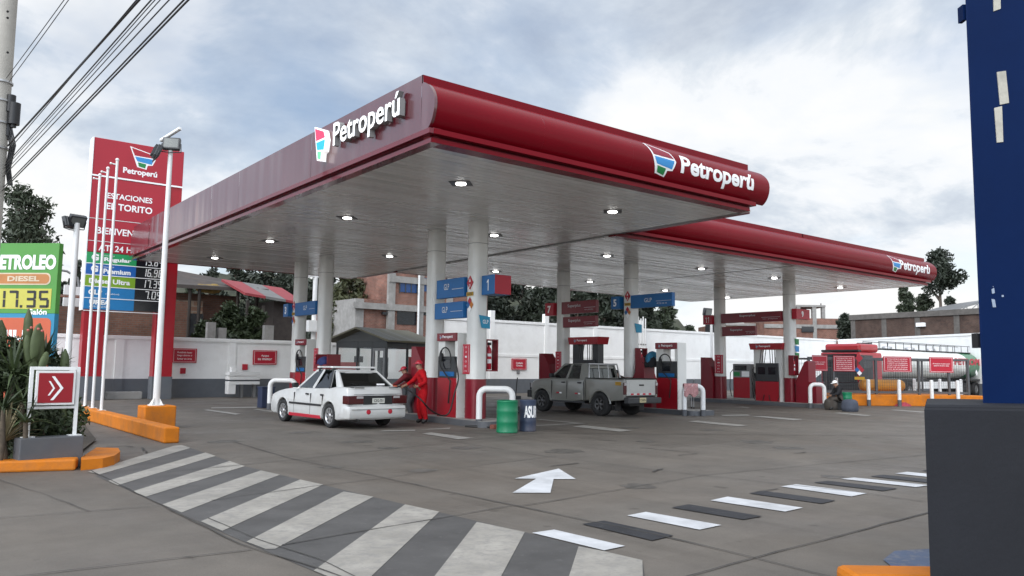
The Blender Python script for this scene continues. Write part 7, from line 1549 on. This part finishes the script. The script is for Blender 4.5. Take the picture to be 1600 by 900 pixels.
def right_buildings():
    # unfinished tower
    D = 92; y0 = P(1245, 560, D=D); t = thing('unfinished_house', 'unfinished brick house with an open concrete frame on top, beyond the corner', 'house', (y0.x, y0.y, 0)); rz = -YAW
    M0 = Matrix.Translation((y0.x, y0.y, 0)) @ Matrix.Rotation(rz, 4, 'Z')
    k = D/FL; X = lambda px: (px-1245)*k; Z = lambda py: P(1270, py, D=D).z
    t.matrix_basis = M0
    mb = MB(); mb.box(X(1195), X(1312), 0, 8, 0, Z(497)); mb.build('wall', BRICKR, t)
    mb = MB()
    for a, b in ((1247, 1252), (1271, 1277), (1286, 1291)): mb.box(X(a), X(b), -.05, .4, Z(497), Z(479)); mb.box(X(a), X(b), 3.0, 3.4, Z(497), Z(479))
    mb.box(X(1246), X(1291.5), -.1, 3.5, Z(479), Z(476)); mb.box(X(1195), X(1312), -.12, .2, Z(513), Z(507)); mb.box(X(1271), X(1277), -.1, .2, 0, Z(497)); mb.build('concrete_frame', CONC, t)
    mb = MB(); mb.box(X(1253), X(1272), -.13, .1, Z(519), Z(510)); mb.build('opening', DARKW, t)
    mb = MB(); mb.cyl((X(1290), 1, Z(476)), (X(1290), 1, Z(472)), .06, n=6); mb.build('rebar', TIN, t)
    mb = MB(); mb.box(X(1120), X(1194), 3, 9, 0, Z(508)); mb.box(X(1120), X(1194), 2.9, 3.2, Z(508), Z(504), 1); mb.build('rear_block', [BRICK, CONC], t)
    # long brick warehouse wall behind the right boundary
    a, b = P(1331, 560, D=78), P(1560, 560, D=66); d = b-a; d.z = 0; rz = math.atan2(d.y, d.x); t = thing('brick_warehouse', 'long windowless brick building behind the tanker truck', 'warehouse', (a.x, a.y, 0), rz); ln = d.length; zt = P(1331, 492, D=78).z
    mb = MB(); mb.box(0, ln, 0, 10, 0, zt-.5); mb.build('wall', mat_brick('brick_dark', (.115, .075, .062), (.085, .058, .05), (.10, .09, .082)), t)
    mb = MB(); mb.box(-.1, ln, -.15, .3, zt-.5, zt)
    for f in (0, .24, .48, .74): mb.box(ln*f-.0, ln*f+.5, -.03, .2, 0, zt-.502)
    mb.build('concrete_frame', mat('dark_concrete', (.115, .105, .096), .9, vary=.25, dirt=(.06, .055, .05), damt=.6), t); mb = MB(); mb.box(ln*.5, ln*.56, -.3, -.1, zt-1.4, zt-1.05); mb.build('wall_lamp', LETW, t)
    # arched roof with truss
    a = P(1490, 486, D=90); t = thing('arched_shed', 'grey arched truss roof rising behind the brick warehouse', 'shed', (a.x, a.y, 0), -YAW); mb = MB(); k = 90/FL; zt = a.z; rs = []
    arcp = [(-1+9*i/10*1.4, zt+1.9*math.sin(math.pi*min(1, (i+.0)/14))-.1) for i in range(15)]
    mb.rings([[(x, y, z) for x, z in arcp]+[(x, y, z-.25) for x, z in arcp[::-1]] for y in (0, 8)], 0, False); mb.build('roof', MGREY, t)
    mb = MB()
    for i in range(14): x, z = arcp[i]; x2, z2 = arcp[i+1]; mb.cyl((x, -.05, zt-.2), (x2, -.05, z2-.2), .05, n=5); mb.cyl((x2, -.05, z2-.2), (x2, -.05, zt-.2), .05, n=5)
    mb.box(-1, 16, -.1, .05, zt-.3, zt-.15); mb.build('truss', MGREY, t); mb = MB(); mb.box(-1, 16, 0, 8, 0, zt-.3); mb.build('wall', CONC, t)
    a = P(1110, 560, D=70); t = thing('dark_tank', 'dark square roof tank above the tall wall behind box 11', 'water tank', (a.x, a.y, 0)); z0, z1 = P(1110, 517, D=70).z, P(1110, 506, D=70).z; mb = MB(); mb.box(-.2, .75, -.4, .4, z0-.3, z1, 0, .05); mb.build('tank_box', BLACK, t); mb = MB(); mb.box(-.1, .65, -.3, .3, 0, z0-.302); mb.build('stand', CONC, t)
right_buildings()

# ================================================================== TREES
LEAFE = [mat('eucalyptus_dark', (.022, .030, .018), .6, vary=.3, scale=.8), mat('eucalyptus_mid', (.034, .046, .024), .6, vary=.3, scale=.8), mat('shrub_green', (.030, .046, .016), .6, vary=.35, scale=.8), mat('tree_olive', (.05, .055, .022), .6, vary=.35, scale=.8)]
TRUNK = mat('tree_trunk', (.10, .08, .065), .9, vary=.3, scale=2)
def tree(px, pyb, pyt, D, wpx, label, m=0, n=3500, bare=.25, leaf=.22, seed=0, cat='tree', shape='tall', group='trees beyond the station wall'):
    rnd = random.Random(seed*13+5); np.random.seed(seed+11)
    b = P(px, 560, D=D); zt = P(px, pyt, D=D).z; wd = wpx*D/FL; zb = max(0, P(px, pyb, D=D).z) if pyb else 0
    t = thing('tree' if shape != 'bush' else 'bush', label, cat, (b.x, b.y, 0), rnd.uniform(0, 6), group)
    h = zt; c0 = max(zb, .02*h); cs = []; rs = []; K = 26 if shape == 'tall' else 18
    limbs = []
    for i in range(K):
        f = (i+.5)/K; z = c0+(h-c0)*(.06+.94*f); env = (math.sin(math.pi*min(1, .16+.80*f))**.8 if shape == 'tall' else math.sqrt(max(.05, 1-f**2.2)))
        a = rnd.uniform(0, 2*math.pi); r = wd*.5*env*rnd.uniform(.25, .85); q = wd*rnd.uniform(.13, .24)*(.55+.6*env)
        c = (r*math.cos(a), r*math.sin(a), min(z, h-q*.8)); cs.append(c); rs.append((q, q, q*rnd.uniform(.7, 1.15))); limbs.append(c)
    leafcloud('crown', clumps(cs, rs, n, .15), leaf, LEAFE[m], t, asp=.38)
    mb = MB(); r0 = max(.09, h*.017); mb.tube([(0, 0, 0), (rnd.uniform(-.1, .1), .05, h*.35), (rnd.uniform(-.25, .25), rnd.uniform(-.2, .2), h*.7), (0, 0, h*.95)], [r0, r0*.8, r0*.5, r0*.15], 8)
    for c in limbs[::2]:
        z0 = max(.3, c[2]-wd*.35); mb.tube([(0, 0, z0), (c[0]*.5, c[1]*.5, (z0+c[2])/2), c], [r0*.4, r0*.28, r0*.1], 5)
    mb.build('trunk', TRUNK, t); return t
TL = [  # px, crown base y, top y, distance, crown width px, material, leaves, label
 (1473, 455, 387, 105, 62, 0, 3600, 'tall dark eucalyptus just past the tip of the far canopy', 'tall'), (1417, 492, 446, 100, 30, 1, 1500, 'slim pale eucalyptus under the far canopy tip, left of the tall one', 'tall'), (1446, 490, 458, 108, 24, 1, 1000, 'small thin tree between the slim and the tall eucalyptus', 'tall'), (1488, 478, 463, 100, 16, 0, 500, 'small tuft of leaves right of the tall eucalyptus trunk', 'bush'),
 (1322, 530, 490, 84, 24, 0, 1500, 'dark narrow tree between the unfinished house and the warehouse', 'tall'), (1335, 530, 497, 88, 20, 0, 1000, 'low dark tree against the left end of the warehouse', 'tall'),
 (775, 540, 425, 74, 70, 0, 3600, 'dark eucalyptus directly right of the number 1 box', 'tall'), (815, 540, 412, 78, 66, 0, 3600, 'tall dark eucalyptus above the middle of the tall wall', 'tall'), (852, 540, 418, 72, 60, 0, 3200, 'dark eucalyptus left of the number 7 box', 'tall'), (900, 540, 420, 76, 70, 0, 3200, 'dark eucalyptus behind the upper dark red boards', 'tall'), (942, 540, 440, 74, 52, 0, 2600, 'dark eucalyptus between the red boards and box 5', 'tall'), (968, 540, 452, 79, 40, 0, 2000, 'dark eucalyptus behind the column of box 5', 'tall'),
 (1007, 540, 462, 72, 44, 0, 2600, 'dark tree right behind the vent pipes', 'tall'), (1040, 540, 468, 75, 40, 1, 2200, 'rounded dark tree under the right end of the middle gas board', 'tall'), (1076, 535, 508, 90, 26, 1, 500, 'low distant tree above the wall, left of the thin floodlight', 'bush'),
 (540, 545, 425, 66, 80, 3, 4200, 'green broad tree between the left columns and the brick building', 'tall'), (580, 545, 440, 72, 70, 3, 3600, 'green tree close behind the brick building wing', 'tall'), (500, 545, 420, 70, 70, 0, 3200, 'dark tree behind the left pair of columns', 'tall'),
 (455, 540, 405, 74, 76, 0, 3200, 'dark eucalyptus above the striped tin roof', 'tall'), (410, 540, 402, 78, 70, 0, 3000, 'dark eucalyptus above the end of the dark sagging roof', 'tall'), (365, 540, 410, 80, 66, 0, 2800, 'dark eucalyptus above the brick house', 'tall'), (322, 540, 418, 84, 56, 0, 2200, 'dark tree behind the left end of the brick house', 'tall'), (290, 540, 432, 90, 30, 1, 1200, 'small pointed tree against the sky beside the totem leg', 'tall'),
 (355, 560, 470, 40.6, 70, 2, 3600, 'bushy green tree in front of the brick house, above the wall', 'bush'), (318, 560, 500, 40.4, 40, 2, 1800, 'low green bush beside the stone panel above the wall', 'bush'), (392, 560, 478, 40.8, 52, 2, 2600, 'green bush below the left end of the striped roof', 'bush'),
 (14, 440, 285, 26, 118, 1, 5200, 'leafy tree behind the green price board, against the sky', 'tall'),
 (112, 520, 405, 85, 26, 0, 1400, 'dark pointed tree between the price board and the totem', 'tall'), (90, 520, 438, 80, 40, 0, 1800, 'dark rounded tree behind the right edge of the price board', 'bush'), (135, 520, 432, 88, 30, 0, 1200, 'dark tree partly hidden by the totem edge', 'tall'), (70, 520, 430, 84, 36, 1, 1400, 'grey green tree behind the price board top', 'bush'),
 (690, 540, 430, 88, 60, 0, 1800, 'dark tree behind the right part of the brick building', 'tall'), (735, 540, 428, 84, 60, 0, 2400, 'dark tree behind the two nearest columns', 'tall')]
for i, (px, pyb, pyt, D, wpx, m, n, lb, sh) in enumerate(TL):
    tree(px, pyb, pyt, D, wpx, lb, m, n, leaf=(.30 if D > 60 else .17) if D > 30 else .10, seed=i, shape=sh, cat='tree' if sh == 'tall' else 'bush')
hs = MB(); prof = [(150, 480), (250, 448), (300, 432), (380, 428), (470, 436), (560, 446), (640, 452), (760, 458), (850, 455), (930, 462), (1000, 478), (1060, 500), (1110, 535)]
rw = []
for (px, py), (qx, qy) in zip(prof[:-1], prof[1:]):
    for k in range(6):
        f = k/6; a = P(px+(qx-px)*f, py+(qy-py)*f+random.uniform(-4, 4), D=125); b = P(px+(qx-px)*f, 560, D=100); rw.append([(b.x, b.y, -.5), tuple(b.lerp(a, .5)+Vector((0, 0, random.uniform(-.6, .6)))), tuple(a), (a.x*1.4, a.y*1.4, a.z*.6)])
hs.rings(rw, 0, True, False, False); struct(hs.build('hillside', mat('hillside_scrub', (.032, .038, .02), .95, vary=.5, scale=.35, dirt=(.07, .06, .04), dscale=.15, damt=.6)))
hm = MB(); 
rs = []
for k in range(41):
    a = R_(-75+150*k/40)+YAW; r = 380; hh = 9+5*math.sin(k*.7)+4*math.sin(k*1.9); rs.append([(math.sin(a)*r, math.cos(a)*r, -1), (math.sin(a)*(r+60), math.cos(a)*(r+60), hh), (math.sin(a)*(r+200), math.cos(a)*(r+200), hh*.8)])
hm.rings(rs, 0, True, False, False); struct(hm.build('hills', mat('far_hill', (.05, .06, .04), .95, vary=.4, scale=.03)))
